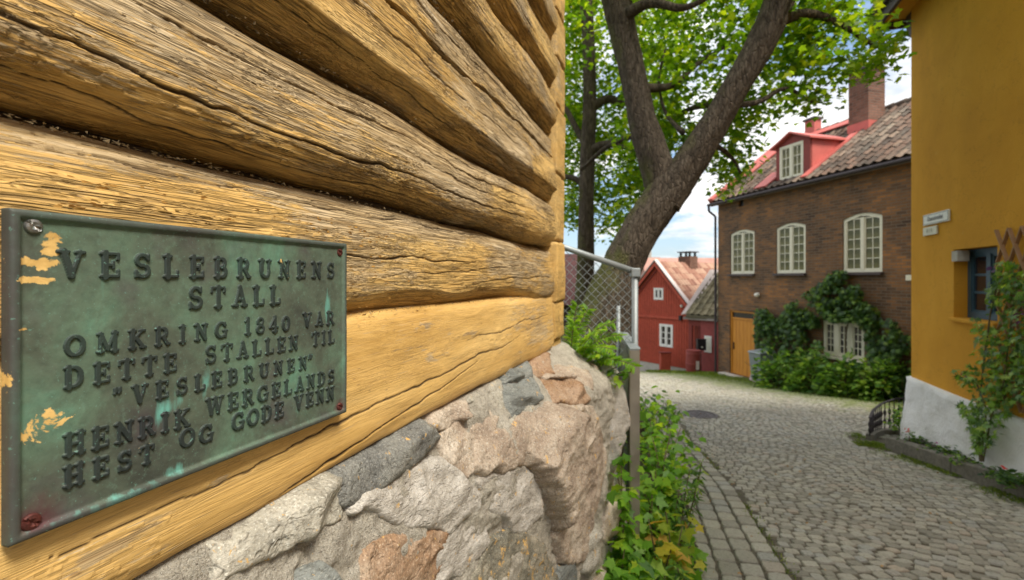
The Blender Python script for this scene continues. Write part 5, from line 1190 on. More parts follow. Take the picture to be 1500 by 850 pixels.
for a, b_, c, d in wins:
    window(brick, archrect(a + .004, b_ - .004, c - GB + .004, d - GB - .004, .12), a, b_, c - GB, d - GB - .05, .03, M_CREAM, 2, 2, 5, sill=M_BROWNW, glass=M_GLASS, fw=.07, mull=.085, bar=.019)
window(brick, rect(lx0 + .004, lx1 - .004, lz0 - GB + .004, lz1 - GB - .004), lx0, lx1, lz0 - GB, lz1 - GB, .03, M_CREAM, 3, 2, 4, glass=M_GLASSD, sill=M_CREAM, fw=.08, mull=.14, lab='three light window half hidden by creeper')
# entrance door
lbox(dx0 + .005, dx1 - .005, .05, .12, dzt - .30, dzt - .24, GB).mk('transom', M_DOOR, brick)
for (a, b_) in ((dx0 + .004, dx0 + .06), (dx1 - .06, dx1 - .004)): lbox(a, b_, .04, .13, dzb, dzt, GB).mk('door_jamb', M_DOOR, brick)
lbox(dx0 + .06, dx1 - .06, .045, .12, dzt - .06, dzt - .004, GB).mk('door_head', M_DOOR, brick)
lbox(dx0 + .06, dx1 - .06, .09, .096, dzt - .24, dzt - .06, GB).mk('pane', M_GLASSD, brick)
nb = 6; dw = (dx1 - dx0 - .12) / nb
door = lbox(dx0 + .06, dx1 - .06, .085, .115, dzb, dzt - .30, GB).mk('door', M_DOOR, brick)
for i in range(nb): lbox(dx0 + .06 + dw * i + .005, dx0 + .06 + dw * (i + 1) - .005, .068, .084, dzb + .02, dzt - .32, GB).mk('board', M_DOOR, door)
lbox(dx0 + .12, dx0 + .15, .035, .066, dzb + .85, dzb + 1.10, GB).mk('handle', M_BLACK, door)
lbox(dx0 - .25, dx1 + 2.0, -.30, .05, dzb - .16, dzb - .01, GB).mk('doorstep', M_CONC, brick, bevel=.01)
lbox(vent[0][0] - .01, vent[1][0] + .01, .08, .1, vent[1][1], vent[0][1] + .08, GB).mk('vent_grille', M_BLACK, brick)
# roof
def roofpt(x, k, off=0.): zz_ = EAVE + (ZR - EAVE) * k / KR; n = Vector((0, -(ZR - EAVE), KR)).normalized() * off; return (x, k + n.y, zz_ + n.z - GB)
pitch = math.atan2(ZR - EAVE, KR); SL = math.hypot(KR, ZR - EAVE); EO = -.22
b = MB(); P8 = [roofpt(x, k, o_) for o_ in (.0, .06) for (x, k) in ((-.12, EO), (LEN, EO), (LEN, KR), (-.12, KR))]
b.add(P8, [(3, 2, 1, 0), (4, 5, 6, 7), (0, 1, 5, 4), (1, 2, 6, 5), (2, 3, 7, 6), (3, 0, 4, 7)]); b.mk('roof', M_BROWNW, brick)
b = MB(); b.add([(-.12, KR + .01, ZR - GB), (LEN, KR + .01, ZR - GB), (LEN, 5.7, EAVE - .1 - GB), (-.12, 5.7, EAVE - .1 - GB), (-.12, KR + .01, ZR - .08 - GB), (LEN, KR + .01, ZR - .08 - GB), (LEN, 5.7, EAVE - .2 - GB), (-.12, 5.7, EAVE - .2 - GB)], [(0, 1, 2, 3), (7, 6, 5, 4), (0, 4, 5, 1), (3, 2, 6, 7), (0, 3, 7, 4), (1, 5, 6, 2)]); b.mk('roof', M_TILE3, brick)
# dormer in local coordinates: front in the plane y = DY
DY = .10
d0, dzl = BF.px(1137, 262, DY); d1, _ = BF.px(1187, 250, DY); dzb2 = EAVE + .10; dze = BF.px(1137, 212, DY)[1]; dzr = BF.px(1160, 192, DY)[1]; dzer = BF.px(1186, 194, DY)[1]
print('DORMER', d0, d1, dzb2, dze, dzr, dzer); dze = (dze + dzer) / 2 - .13; dzr -= .10; dxm = (d0 + d1) / 2
tw, tl = .245, .335; tile = wave_tile(); tmesh = []
for s in range(4):
    V, F = tile; r_ = np.random.default_rng(s); V2 = V + r_.normal(0, .0035, V.shape); m_ = fm('roof_tile', V2, F, smooth=False); m_.materials.append(M_TILE); tmesh.append(m_)
rootR = Matrix.Rotation(pitch, 4, 'X'); nrow = int(SL / tl) + 1; mats_near, mats_far = [], []
chx0 = BF.px(1241, 190, 1.55)[0]; chx1 = BF.px(1272, 185, 1.55)[0]
for j in range(-1, nrow):
    for i in range(int(LEN / tw) + 1):
        x = -.05 + tw * i + .12; k = (j * tl + .09) * math.cos(pitch); zz_ = EAVE + (ZR - EAVE) * k / KR
        kd = (dze - EAVE) / (ZR - EAVE) * KR                      # dormer meets the roof
        if d0 - .22 < x < d1 + .18 and -.1 < k < kd + .1: continue
        if k > KR - .12: continue
        if x < .75 and False: continue
        p = Matrix.Translation((x, k, zz_ - GB + .0)) @ rootR @ Matrix.Translation((0, 0, .105)) @ Matrix.Rotation(random.gauss(0, .02), 4, 'Z') @ Matrix.Rotation(random.gauss(0, .02), 4, 'X')
        (mats_near if x < 7.0 else mats_far).append(p)
print('tiles', len(mats_near), len(mats_far))
for i, M in enumerate(mats_near[:300]): link('roof_tile', tmesh[i % 4], None, brick, M)
rest_ = mats_near[300:] + mats_far
V, F, rn = merge_inst([tile], rest_); o = mk('far_roof_tiles', V, F, M_TILE, brick, world=False, attrs={'rnd': rn}); o['kind'] = 'stuff'
b = MB()
for i in range(int(LEN / .36)): b.cyl((-.1 + i * .36, KR, ZR + .09 - GB), (-.1 + i * .36 + .38, KR, ZR + .10 - GB), .10, .115, n=10)
b.mk('ridge_tiles', M_TILE, brick)
# red verge board and flashing at the left end of the roof
b = MB(); q = [roofpt(-.16, EO, .0), roofpt(.10, EO, .0), roofpt(.10, KR, .0), roofpt(-.16, KR, .0), roofpt(-.16, EO, .20), roofpt(.10, EO, .20), roofpt(.10, KR, .20), roofpt(-.16, KR, .20)]
b.add(q, [(3, 2, 1, 0), (4, 5, 6, 7), (0, 1, 5, 4), (1, 2, 6, 5), (2, 3, 7, 6), (3, 0, 4, 7)]); b.mk('verge_flashing', M_REDROOF, brick)
# red sheet along the roof between dormer and ridge
def sheet(x0, x1, k0, k1, o0=.15, o1=.19, name='red_flashing', mat=None):
    b = MB(); q = [roofpt(x, k, o_) for o_ in (o0, o1) for (x, k) in ((x0, k0), (x1, k0), (x1, k1), (x0, k1))]
    b.add(q, [(3, 2, 1, 0), (4, 5, 6, 7), (0, 1, 5, 4), (1, 2, 6, 5), (2, 3, 7, 6), (3, 0, 4, 7)]); return b.mk(name, mat or M_REDROOF, brick)
sheet(.10, .62, .9, KR - .05); sheet(.62, 3.9, KR - .30, KR - .03, .151, .188)
# dormer body
dorm = None; kd_e = (dze - EAVE) / (ZR - EAVE) * KR; kd_r = min(KR + .2, (dzr - EAVE) / (ZR - EAVE) * KR)
wx0, wz0 = BF.px(1141, 266, DY); wx1, wz1 = BF.px(1181, 207, DY); wz0 = EAVE + .12; wx0 = d0 + .14; wx1 = d1 - .24
wz1 = dze - .02
print('DWIN', wx0, wx1, wz0, wz1)
V, F = holed_wall([(d0, EAVE - .05 - GB), (d1, EAVE - .05 - GB), (d1, dze - GB), (dxm, dzr - GB), (d0, dze - GB)], [rect(wx0, wx1, wz0 - GB, wz1 - GB)], DY, .08, .07)
dorm = mk('dormer', V, F, M_REDDARK, brick, world=False)
for (xx, w_) in ((d0 + .02, -.025), (d1 - .02, .025)):
    V = [(xx, DY + .06, EAVE - GB), (xx, DY + .06, dze - GB), (xx, kd_e + .15, dze - GB), (xx + w_, DY + .06, EAVE - GB), (xx + w_, DY + .06, dze - GB), (xx + w_, kd_e + .15, dze - GB)]
    mk('cheek', V, [(0, 1, 2), (5, 4, 3), (0, 3, 4, 1), (1, 4, 5, 2), (2, 5, 3, 0)], M_REDROOF, dorm, world=False)
for (xa, xb) in ((d0 - .12, dxm), (d1 + .12, dxm)):
    za = dze - .05; n_ = .05; V = [(xa, DY - .13, za - GB), (xb, DY - .13, dzr + .02 - GB), (xb, kd_r + .2, dzr + .02 - GB), (xa, kd_e + .1, za - GB)]; V += [(x, y, z + n_) for x, y, z in V]
    mk('dormer_roof', V, [(0, 1, 2, 3), (7, 6, 5, 4), (0, 4, 5, 1), (1, 5, 6, 2), (2, 6, 7, 3), (3, 7, 4, 0)], M_REDROOF, dorm, world=False)
window(dorm, rect(wx0 + .003, wx1 - .003, wz0 - GB + .003, wz1 - GB - .003), wx0, wx1, wz0 - GB, wz1 - GB, DY - .005, M_CREAM, 2, 2, 3, fw=.07, mull=.09, sub=False, name='window_frame')
sheet(d0 - .55, d0 - .02, EO + .05, .55, .12, .17); sheet(d1 + .0, d1 + .22, EO + .05, kd_e + .1, .12, .165)
# chimneys
def chimney(x0, x1, y0, y1, zb, zt, mat, base=True, lab=None):
    c = MB().box(x0, x1, y0, y1, zb - GB, zt - GB).mk('chimney', mat, brick, label=lab)
    MB().box(x0 - .05, x1 + .05, y0 - .05, y1 + .05, zt - GB, zt + .07 - GB).mk('chimney_cap', M_BROWNW, c)
    if base: MB().box(x0 - .025, x1 + .025, y0 - .025, y1 + .025, zb + .02 - GB, zb + .82 + (1.0 if base == 2 else 0) - GB).mk('flashing', M_REDROOF, c)
cy0 = 1.75; c0, cz1 = BF.px(1243, 111, cy0); c1, _ = BF.px(1272, 106, cy0); zbase = BF.px(1243, 190, cy0)[1]
print('CHIM', c0, c1, cz1, zbase)
chimney(c0, c1, cy0, cy0 + .62, EAVE + (ZR - EAVE) * cy0 / KR - .45, cz1, M_CHIM, True, 'tall brick chimney')
s0, sz1 = BF.px(1189, 180, 2.9); s1, _ = BF.px(1203, 178, 2.9); chimney(s0, s1, 2.6, 2.9, ZR - .4, sz1, M_REDROOF, False, 'small red chimney')
# gutter, downpipe, fascia
MB().cyl((-.2, EO - .06, EAVE - .20 - GB), (LEN, EO - .06, EAVE - .20 - GB), .055, n=10).mk('gutter', M_DARK, brick)
lbox(-.12, LEN, EO + .0, EO + .05, EAVE - .26, EAVE - .08, GB).mk('fascia', M_GREYW, brick)
b = MB(); pp = [(-.16, EO - .06, EAVE - .22), (-.20, EO - .02, EAVE - .42), (-.05, -.08, EAVE - .62), (-.05, -.07, -3.6)]
for a, c in zip(pp[:-1], pp[1:]): b.cyl((a[0], a[1], a[2] - GB), (c[0], c[1], c[2] - GB), .042, n=10)
b.mk('downpipe', M_DARK, brick, smooth=False)
wl = BF.px(1112, 432); b = MB(); b.lathe([(.001, 0), (.07, .02), (.09, .07), (.07, .12), (.001, .14)], 14, (wl[0], -.08, wl[1] - .07 - GB)); o = b.mk('wall_lamp', M_SIGN, brick)
s = [BF.px(1328, 403), BF.px(1341, 411)]
tag(MB().box(s[0][0], s[1][0] + .1, -.03, -.004, s[1][1], s[0][1]).mk('wall_sign', M_CREAM), 'small blank cream sign on the brick wall beside the ochre house corner', 'sign')
o = bpy.data.objects['wall_sign']; o.location = (7.55, 17.5, 0); o.rotation_euler = (0, 0, BF.rz)

# creeper on the brick facade and shrubs at its foot
def facade_cloud(poly, n, yl, yh, seed, thr=-.3, fr=BF):
    r = np.random.default_rng(seed); xs_ = [p[0] for p in poly]; ys_ = [p[1] for p in poly]; out = []
    while len(out) < n:
        x, y = r.uniform(min(xs_), max(xs_)), r.uniform(min(ys_), max(ys_))
        if not poly_in(x, y, poly): continue
        k = -r.uniform(yl, yh); lx, z = fr.px(x, y, k)
        if vn(lx * 2.6 + seed, z * 2.6, seed) + .5 * vn(lx * 7, z * 7, seed + 2) < thr: continue
        X, Y = fr.w(lx, k); out.append((X, Y, z))
    return out
nB = (-.969, -.249, .5)
cr = root('wall_creeper', 'dark green creeper climbing the brick wall round the low window', 'climbing plant', (*BF.w(4.2, -.1), -3.0))
r = np.random.default_rng(3)
C = facade_cloud([(1225, 395), (1252, 402), (1262, 440), (1290, 455), (1312, 480), (1316, 520), (1300, 545), (1275, 530), (1268, 480), (1255, 470), (1200, 470), (1206, 500), (1190, 525), (1150, 540), (1112, 535), (1108, 470), (1120, 452), (1140, 470), (1155, 445), (1180, 430), (1200, 415)], 4600, .05, .45, 61, -.30)
C += facade_cloud([(1310, 470), (1335, 500), (1335, 560), (1300, 560), (1290, 520)], 350, .05, .3, 62, .0)
mk_leaves('foliage', C, .13, M_DARKLEAF, cr, shape=LEAF_HAND, droop=.6, face=nB, rng=r)
b = MB()
for pts in [[(1240, 560), (1238, 500), (1245, 450), (1240, 405)], [(1160, 560), (1150, 510), (1170, 460), (1220, 420)], [(1290, 560), (1285, 500), (1270, 460), (1240, 440)], [(1190, 560), (1180, 520), (1168, 530), (1160, 505)]]:
    q = [BF.px(x, y, -.06) for x, y in pts]
    for a, c in zip(q[:-1], q[1:]): b.cyl((*BF.w(a[0], -.06), a[1]), (*BF.w(c[0], -.06), c[1]), .02, .014, n=6)
b.mk('stem', M_STEM, cr, world=True)
cr2 = root('wall_creeper', 'small creeper beside the orange door', 'climbing plant', (*BF.w(1.9, -.1), -3.2))
C = facade_cloud([(1106, 455), (1122, 450), (1132, 470), (1128, 510), (1106, 508)], 700, .05, .35, 63, -.6); mk_leaves('foliage', C, .11, M_DARKLEAF, cr2, shape=LEAF_HAND, droop=.6, face=nB, rng=r)
a0 = BF.px(1115, 545, -.06); a1 = BF.px(1118, 465, -.06); MB().cyl((*BF.w(a0[0], -.06), a0[1]), (*BF.w(a1[0], -.06), a1[1]), .015, n=6).mk('stem', M_STEM, cr2, world=True)
def shrub(label, x, y, ww, hh, k, mat, shape, size, n, seed, grp='shrubs in front of the brick house', name='shrub', cat='shrub', fr=BF):
    r = np.random.default_rng(seed); lx, _ = fr.px(x, y, -k); X, Y = fr.w(lx, -k); z0 = float(gz(X, Y)); rt = root(name, label, cat, (X, Y, z0), 0, grp); s_ = Y / FP
    rad = ww * s_ / 2; H = hh * s_; C = []
    while len(C) < n:
        d = r.normal(0, 1, 3); d /= np.linalg.norm(d); d[2] = abs(d[2]); q = r.uniform(.55, 1.05) * (1 + .25 * vn(d[0] * 3 + seed, d[1] * 3 + d[2] * 3, seed))
        C.append((X + d[0] * rad * q, Y + d[1] * rad * .8 * q, z0 + .02 + d[2] * H * q))
    D = np.array(C) - np.array([X, Y, z0 - H * .3]); D /= np.linalg.norm(D, axis=1)[:, None]
    mk_leaves('foliage', C, size, mat, rt, shape=shape, rng=r, dirs=D * [1, 1, .3] + [0, 0, -.15], face=None)
    b = MB()
    for _ in range(9): d = r.normal(0, .5, 2); b.cyl((X, Y, z0), (X + d[0] * rad, Y + d[1] * rad, z0 + H * .7), .012, .006, n=5)
    b.mk('stem', M_STEM, rt, world=True); return rt
shrub('hydrangea like shrub right of the grey bin', 1142, 560, 62, 52, .85, M_MIDLEAF, LEAF_OVAL, .16, 620, 71)
shrub('bushy shrub with bright leaf tips below the low window', 1188, 568, 72, 56, .85, M_MIDLEAF, LEAF_HAND, .15, 780, 72)
shrub('dense shrub right of the low window', 1240, 578, 76, 56, .8, M_MIDLEAF, LEAF_OVAL, .15, 820, 73)
shrub('broad leaved shrub nearest the iron railing', 1288, 588, 70, 52, .65, M_MIDLEAF, LEAF_OVAL, .15, 720, 74)
shrub('dark low shrub against the brick wall behind the railing', 1322, 590, 44, 50, .40, M_DARKLEAF, LEAF_OVAL, .13, 420, 75)
# wheelie bin with a board leaning on it
def on(fr, x, y, k): lx, _ = fr.px(x, y, -k); X, Y = fr.w(lx, -k); return X, Y, float(fz(Y)), lx
X, Y, z0, lx = on(BF, 1116, 550, .55)
bn = root('wheelie_bin', 'grey wheelie bin standing between the orange door and the shrubs', 'bin', (X, Y, z0), BF.rz)
b = MB(); b.add([(-.20, -.22, .08), (.20, -.22, .08), (.20, .22, .08), (-.20, .22, .08), (-.25, -.28, .92), (.25, -.28, .92), (.25, .28, .92), (-.25, .28, .92)], [(3, 2, 1, 0), (4, 5, 6, 7), (0, 1, 5, 4), (1, 2, 6, 5), (2, 3, 7, 6), (3, 0, 4, 7)]); b.mk('body', M_BINGREY, bn, bevel=.02)
b = MB(); b.add([(-.27, -.32, .925), (.27, -.32, .925), (.27, .30, .925), (-.27, .30, .925), (-.24, -.28, .97), (.24, -.28, .97), (.24, .26, 1.02), (-.24, .26, 1.02)], [(3, 2, 1, 0), (4, 5, 6, 7), (0, 1, 5, 4), (1, 2, 6, 5), (2, 3, 7, 6), (3, 0, 4, 7)]); b.mk('lid', M_BINGREY, bn, bevel=.012)
for s_ in (-.2, .2): MB().cyl((s_ - .03, .22, .1), (s_ + .03, .22, .1), .1, n=16).mk('wheel', M_BLACK, bn)
MB().cyl((-.2, .33, .95), (.2, .33, .95), .016, n=8).mk('handle', M_BINGREY, bn)
X, Y, z0, lx = on(BF, 1104, 552, .72)
bd_ = root('leaning_board', 'pale printed board leaning against the grey bin', 'board', (X, Y, z0 + .0), BF.rz)
Mt = Matrix.Rotation(R(-13), 4, 'X') @ Matrix.Rotation(R(8), 4, 'Y')
MB().box(-.22, .22, 0, .02, .02, .80, Mt).mk('panel', plain('faded_pink', (.50, .36, .38), .6), bd_)
MB().box(-.20, .20, -.003, -.001, .40, .77, Mt).mk('poster', plain('faded_grey', (.34, .36, .35), .6, var=.2, scale=14), bd_)
MB().box(-.06, .05, -.006, -.0035, .50, .60, Mt).mk('label_patch', M_SIGN, bd_); MB().box(.08, .17, -.006, -.0035, .2, .34, Mt).mk('label_patch', plain('navy', (.05, .06, .12)), bd_)

# ------------------------------------------------------------------ ochre house
D_ = 3.32; XO, YO = XY(8.77, D_)
OF = Fr(XO, YO, (-ST, -CT)); GO = float(fz(YO)) - .05     # local x runs towards the camera along the lane, y into the house
ochre = root('ochre_house', 'ochre rendered house with white plinth on the right of the lane', 'house', (XO, YO, GO), OF.rz)
o0, oz1 = OF.px(1397, 366); o1, _ = OF.px(1461, 360); oz0 = OF.px(1413, 467)[1]
print('OWIN', o0, o1, oz0, oz1)
HT = 4.25; PT = -1.47
V, F = holed_wall([(0, PT - .02), (9.5, PT - .02 + .0), (9.5, HT), (0, HT)], [rect(o0, o1, oz0, oz1)], 0, .3, .26)
mk('wall', lift(V, GO), F, M_OCHRE, ochre, world=False)
lbox(0, 9.5, .3, .32, PT, HT, GO).mk('wall_lining', M_BLACK, ochre) if False else None
lbox(-.0, .3, .3, 6.5, PT - .02, HT, GO).mk('wall', M_OCHRE, ochre); lbox(.3, 9.5, 6.2, 6.5, PT, HT, GO).mk('wall', M_OCHRE, ochre); lbox(9.2, 9.5, .3, 6.2, PT, HT, GO).mk('wall', M_OCHRE, ochre)
# lumpy plinth
nx_, nz_ = 150, 26; Xp, Zp = np.meshgrid(np.linspace(-.06, 9.5, nx_), np.linspace(-3.2, 0, nz_), indexing='ij')
top = PT + .02 * vn(Xp * .8, Xp * 0, 7) + .012 * Xp; Zp = -3.2 + (Zp + 3.2) / 3.2 * (top + 3.2)
Yp = -.07 + fbm(Xp * 1.8, Zp * 2.2, 15, 4) * .045 - .02 * np.clip(top - Zp, 0, 1); Vp = np.stack([Xp, Yp, Zp - GO], -1).reshape(-1, 3)
cap = Vp.reshape(nx_, nz_, 3)[:, -1].copy(); cap[:, 1] = .02; cap[:, 2] += .012
Vp = np.concatenate([Vp.reshape(nx_, nz_, 3), cap[:, None]], 1); endc = Vp[0].copy(); endc[:, 1] = 6.5; Vp = np.concatenate([endc[None], Vp], 0)
mk('plinth', Vp.reshape(-1, 3), grid_faces(nx_ + 1, nz_ + 1), M_PLINTH, ochre, world=False, smooth=False)
# window set deep in the wall on the side away from the opening's near jamb
window(ochre, rect(o0 + .004, o1 - .004, oz0 - GO + .004, oz1 - GO - .004), o0, o1, oz0 - GO, oz1 - GO, .14, M_BLUEP, 2, 1, 3, fw=.075, mull=.08, bar=.03, glass=M_GLASSD, curtain=False)
lbox(o0 - .03, o1 + .03, -.05, .12, oz0 - .05, oz0 - .002, GO).mk('window_sill', M_OCHRE, ochre, bevel=.01)
b = MB(); b.box(0, .13, -.03, .09, 0, .13); vb = b.mk('wall_box', M_CONC, None); tag(vb, 'small pale box mounted at the top left of the blue framed window', 'box'); X, Y = OF.w(o0 + .02, -.0); vb.location = (X, Y, oz1 - .15); vb.rotation_euler = (0, 0, OF.rz)
# eaves: soffit, fascia, gutter and roof
EO2 = .36; ZS = 4.06
lbox(-.38, 9.5, -EO2 + .03, 6.6, HT - .0, HT + .04, GO).mk('soffit', M_OCHRE, ochre) if False else None
lbox(-.30, 9.5, -EO2 + .03, -.003, ZS, ZS + .03, GO).mk('soffit', M_OCHRE, ochre); lbox(-.30, -.003, -.0, 6.6, ZS + .001, ZS + .031, GO).mk('soffit', M_OCHRE, ochre)
lbox(-.34, 9.5, -EO2 - .02, -EO2 + .03, ZS - .12, ZS + .16, GO).mk('fascia', M_BROWNW, ochre); lbox(-.34, -.30, -EO2 + .03, 6.6, ZS - .122, ZS + .158, GO).mk('fascia', M_BROWNW, ochre)
MB().cyl((-.36, -EO2 - .08, ZS + .10 - GO), (9.5, -EO2 - .08, ZS + .10 - GO), .065, n=12).mk('gutter', M_BROWNW, ochre, smooth=True)
V = [(-.42, -EO2 - .06, ZS + .16), (9.6, -EO2 - .06, ZS + .16), (9.6, 3.2, ZS + 2.5), (-.42, 3.2, ZS + 2.5), (9.6, 6.9, ZS + .16), (-.42, 6.9, ZS + .16)]; V += [(x, y, z + .1) for x, y, z in V]
mk('roof', lift(V, GO), [(3, 2, 1, 0), (5, 4, 2, 3), (6, 7, 8, 9), (9, 8, 10, 11), (0, 1, 7, 6), (4, 5, 11, 10), (0, 6, 9, 3), (3, 9, 11, 5), (1, 2, 8, 7), (2, 4, 10, 8)], M_TILE3, ochre, world=False)
b = MB(); M_ = Matrix(((0, 1, 0, 0), (0, 0, 1, .0), (1, 0, 0, 0), (0, 0, 0, 1)))
# curved bracket under the eave at the corner
V, F = [], []
prof = [(ZS, -.005), (ZS, -.24)] + [(ZS - .05 - .36 * math.sin(a), -.24 + .235 * (1 - math.cos(a))) for a in np.linspace(0, math.pi / 2, 8)]
for yy in (.02, .14): V += [(x, yy, z - GO) for z, x in prof]
n = len(prof); F = [tuple(range(n - 1, -1, -1)), tuple(range(n, 2 * n))] + [(i, (i + 1) % n, n + (i + 1) % n, n + i) for i in range(n)]
mk('eave_bracket', V, F, M_BROWNW, ochre, world=False)
# street name sign and number plate
def text_mesh(txt, size, ext=.0006):
    cu = bpy.data.curves.new('lettering', 'FONT'); cu.body = txt; cu.size = size; cu.align_x = 'CENTER'; cu.align_y = 'CENTER'; cu.extrude = ext; cu.offset = size * .012
    ob = bpy.data.objects.new('lettering', cu); me = bpy.data.meshes.new_from_object(ob); bpy.data.objects.remove(ob); return me
def wallsign(name, label, xa, ya, xb, yb, hpx, txt, tsz, mat, ink, fr=OF, k=0):
    x0, z0 = fr.px(xa, ya, k); x1, z1 = fr.px(xb, yb, k); hh = fr.px(xa, ya - hpx, k)[1] - z0; zc = (z0 + z1) / 2
    X, Y = fr.w((x0 + x1) / 2, k - .004); rt = root(name, label, 'sign', (X, Y, zc), fr.rz); wd = abs(x1 - x0)
    MB().box(-wd / 2, wd / 2, -.022, 0, 0, hh).mk('plate', mat, rt, bevel=.006)
    if name == 'street_sign': 
        bb = MB(); ringframe(bb, [(-wd / 2 + .012, .012), (wd / 2 - .012, .012), (wd / 2 - .012, hh - .012), (-wd / 2 + .012, hh - .012)], 0, hh / 2, .006, -.024, -.0225); bb.mk('border', M_INK, rt)
    me = text_mesh(txt, tsz); me.transform(Matrix.Translation((0, -.0235, hh * .52)) @ Matrix.Rotation(R(90), 4, 'X')); link('lettering', me, ink, rt)
wallsign('street_sign', 'white street name sign reading Damstredet high on the ochre wall', 1355, 331, 1393, 324, 15.5, 'Damstredet', .085, M_SIGN, M_INK)
wallsign('number_sign', 'small cream plate with faint characters under the street name sign', 1355, 346, 1375, 343, 12, '8 1 0', .075, M_CREAM, plain('faded_ink', (.30, .29, .19)))
# trellis and climber
tr = root('trellis', 'brown wooden diamond trellis on the ochre wall at the right edge', 'trellis', (*OF.w(2.3, -.03), -1.4), OF.rz)
ROOTM['_of'] = Matrix.Translation((XO, YO, 0)) @ Matrix.Rotation(OF.rz, 4, 'Z')
tx0 = OF.px(1466, 380)[0]; tx1 = tx0 + 1.15; tz0, tz1 = -1.35, OF.px(1480, 335)[1]; bx0 = tx0 - 2.3
st = .22; sp = .21
segs = []
for s_ in range(-14, 14):
    for sg in (1, -1):
        # clip the diagonal x = c + sg*z*0.62 to the panel
        pts = []
        for zz_ in np.linspace(tz0, tz1, 60):
            x = tx0 + s_ * sp + sg * (zz_ - tz0) * .55
            if tx0 <= x <= tx1: pts.append((x, zz_))
        if len(pts) > 3: segs.append((pts[0], pts[-1], sg))
for (a, b_, sg) in segs:
    y_ = -.03 if sg > 0 else -.045
    MB().bar((a[0] - 2.3, y_ + .03, a[1] + 1.4), (b_[0] - 2.3, y_ + .03, b_[1] + 1.4), .035, .012).mk('lath', M_TRELLIS, tr)
cl = root('climbing_plant', 'leafy climber on the ochre wall between blue window and trellis', 'climbing plant', (*OF.w(OF.px(1435, 670, -.25)[0], -.25), -2.1))
nO = (-CT, ST, .6); r = np.random.default_rng(13)
C = facade_cloud([(1460, 388), (1480, 382), (1500, 400), (1520, 420), (1520, 600), (1500, 585), (1472, 610), (1452, 650), (1436, 664), (1426, 640), (1412, 608), (1420, 590), (1434, 575), (1412, 548), (1428, 530), (1432, 500), (1422, 470), (1440, 455), (1446, 425)], 1250, .03, .30, 81, -.35, OF)
mk_leaves('foliage', C, .075, M_MIDLEAF, cl, shape=LEAF_HAND, droop=.5, face=nO, rng=r)
C = facade_cloud([(1400, 540), (1425, 545), (1425, 580), (1405, 560)], 40, .05, .3, 83, -9, OF) + facade_cloud([(1398, 592), (1430, 585), (1432, 625), (1405, 605)], 50, .05, .35, 84, -9, OF) + facade_cloud([(1422, 630), (1445, 620), (1440, 665), (1428, 665)], 50, .05, .3, 85, -9, OF)
mk_leaves('foliage', C, .08, M_MIDLEAF, cl, shape=LEAF_HAND, droop=.5, face=nO, rng=r)
C = facade_cloud([(1490, 450), (1500, 450), (1500, 475), (1490, 472)], 7, .25, .36, 86, -9, OF) + facade_cloud([(1450, 388), (1460, 388), (1460, 398), (1450, 398)], 4, .3, .36, 87, -9, OF); mk_leaves('petals', C, .06, M_DPURPLE, cl, shape=LEAF_OVAL, face=nO, rng=r)['kind'] = 'stuff'
b = MB()
for pts in [[(1438, 676), (1432, 620), (1440, 540), (1452, 450), (1468, 395)], [(1440, 676), (1452, 610), (1470, 560), (1480, 480), (1490, 410)], [(1436, 676), (1430, 640), (1412, 600)], [(1437, 676), (1445, 600), (1430, 560), (1408, 548)]]:
    q = [OF.px(x, y, -.14) for x, y in pts]
    for a, c in zip(q[:-1], q[1:]): b.cyl((*OF.w(a[0], -.14), a[1]), (*OF.w(c[0], -.14), c[1]), .011, .008, n=6)
b.mk('stem', M_STEM, cl, world=True)
# granite kerb bed
kb = root('planter_kerb', 'long low granite kerb edging the flower bed below the white plinth', 'kerb', (*XY(8.15, 2.8), float(fz(6.7))))
u = 8.16; r = np.random.default_rng(4)
while u > .5:
    ln = min(1.25, u - .2); ua, ub = u, u - ln + .012
    P4_ = []
    for uu_, in ((ua,), (ub,)):
        vk = float(edgeR(uu_)); P4_ += [(uu_, vk), (uu_, vk + .14)]
    V = [];
    for (uu_, vk) in (P4_[0], P4_[2], P4_[3], P4_[1]):
        X, Y = XY(uu_, vk); V.append((X, Y, float(fz(Y)) - .12))
    V += [(x, y, z + .12 + .17 + r.normal(0, .004)) for x, y, z in V[:4]]
    mk('kerb_stone', V, [(0, 1, 2, 3), (7, 6, 5, 4), (0, 4, 5, 1), (1, 5, 6, 2), (2, 6, 7, 3), (3, 7, 4, 0)], M_GRANITE, kb, bevel=.012); u -= ln
us3 = np.linspace(.5, 8.2, 60); V, F = [], []
for uu_ in us3:
    for q in np.linspace(0, 1, 6):
        vk = float(edgeR(uu_)) + .10; v_ = vk + (D_ + .0 - vk) * q; X, Y = XY(uu_, v_); V.append((X, Y, float(fz(Y)) + .13 + .02 * vn(uu_ * 6, q * 4, 3) + .04 * q))
o = mk('bed_soil', V, grid_faces(60, 6)[:, ::-1], M_SOIL, smooth=True); tag(o, kind='structure')
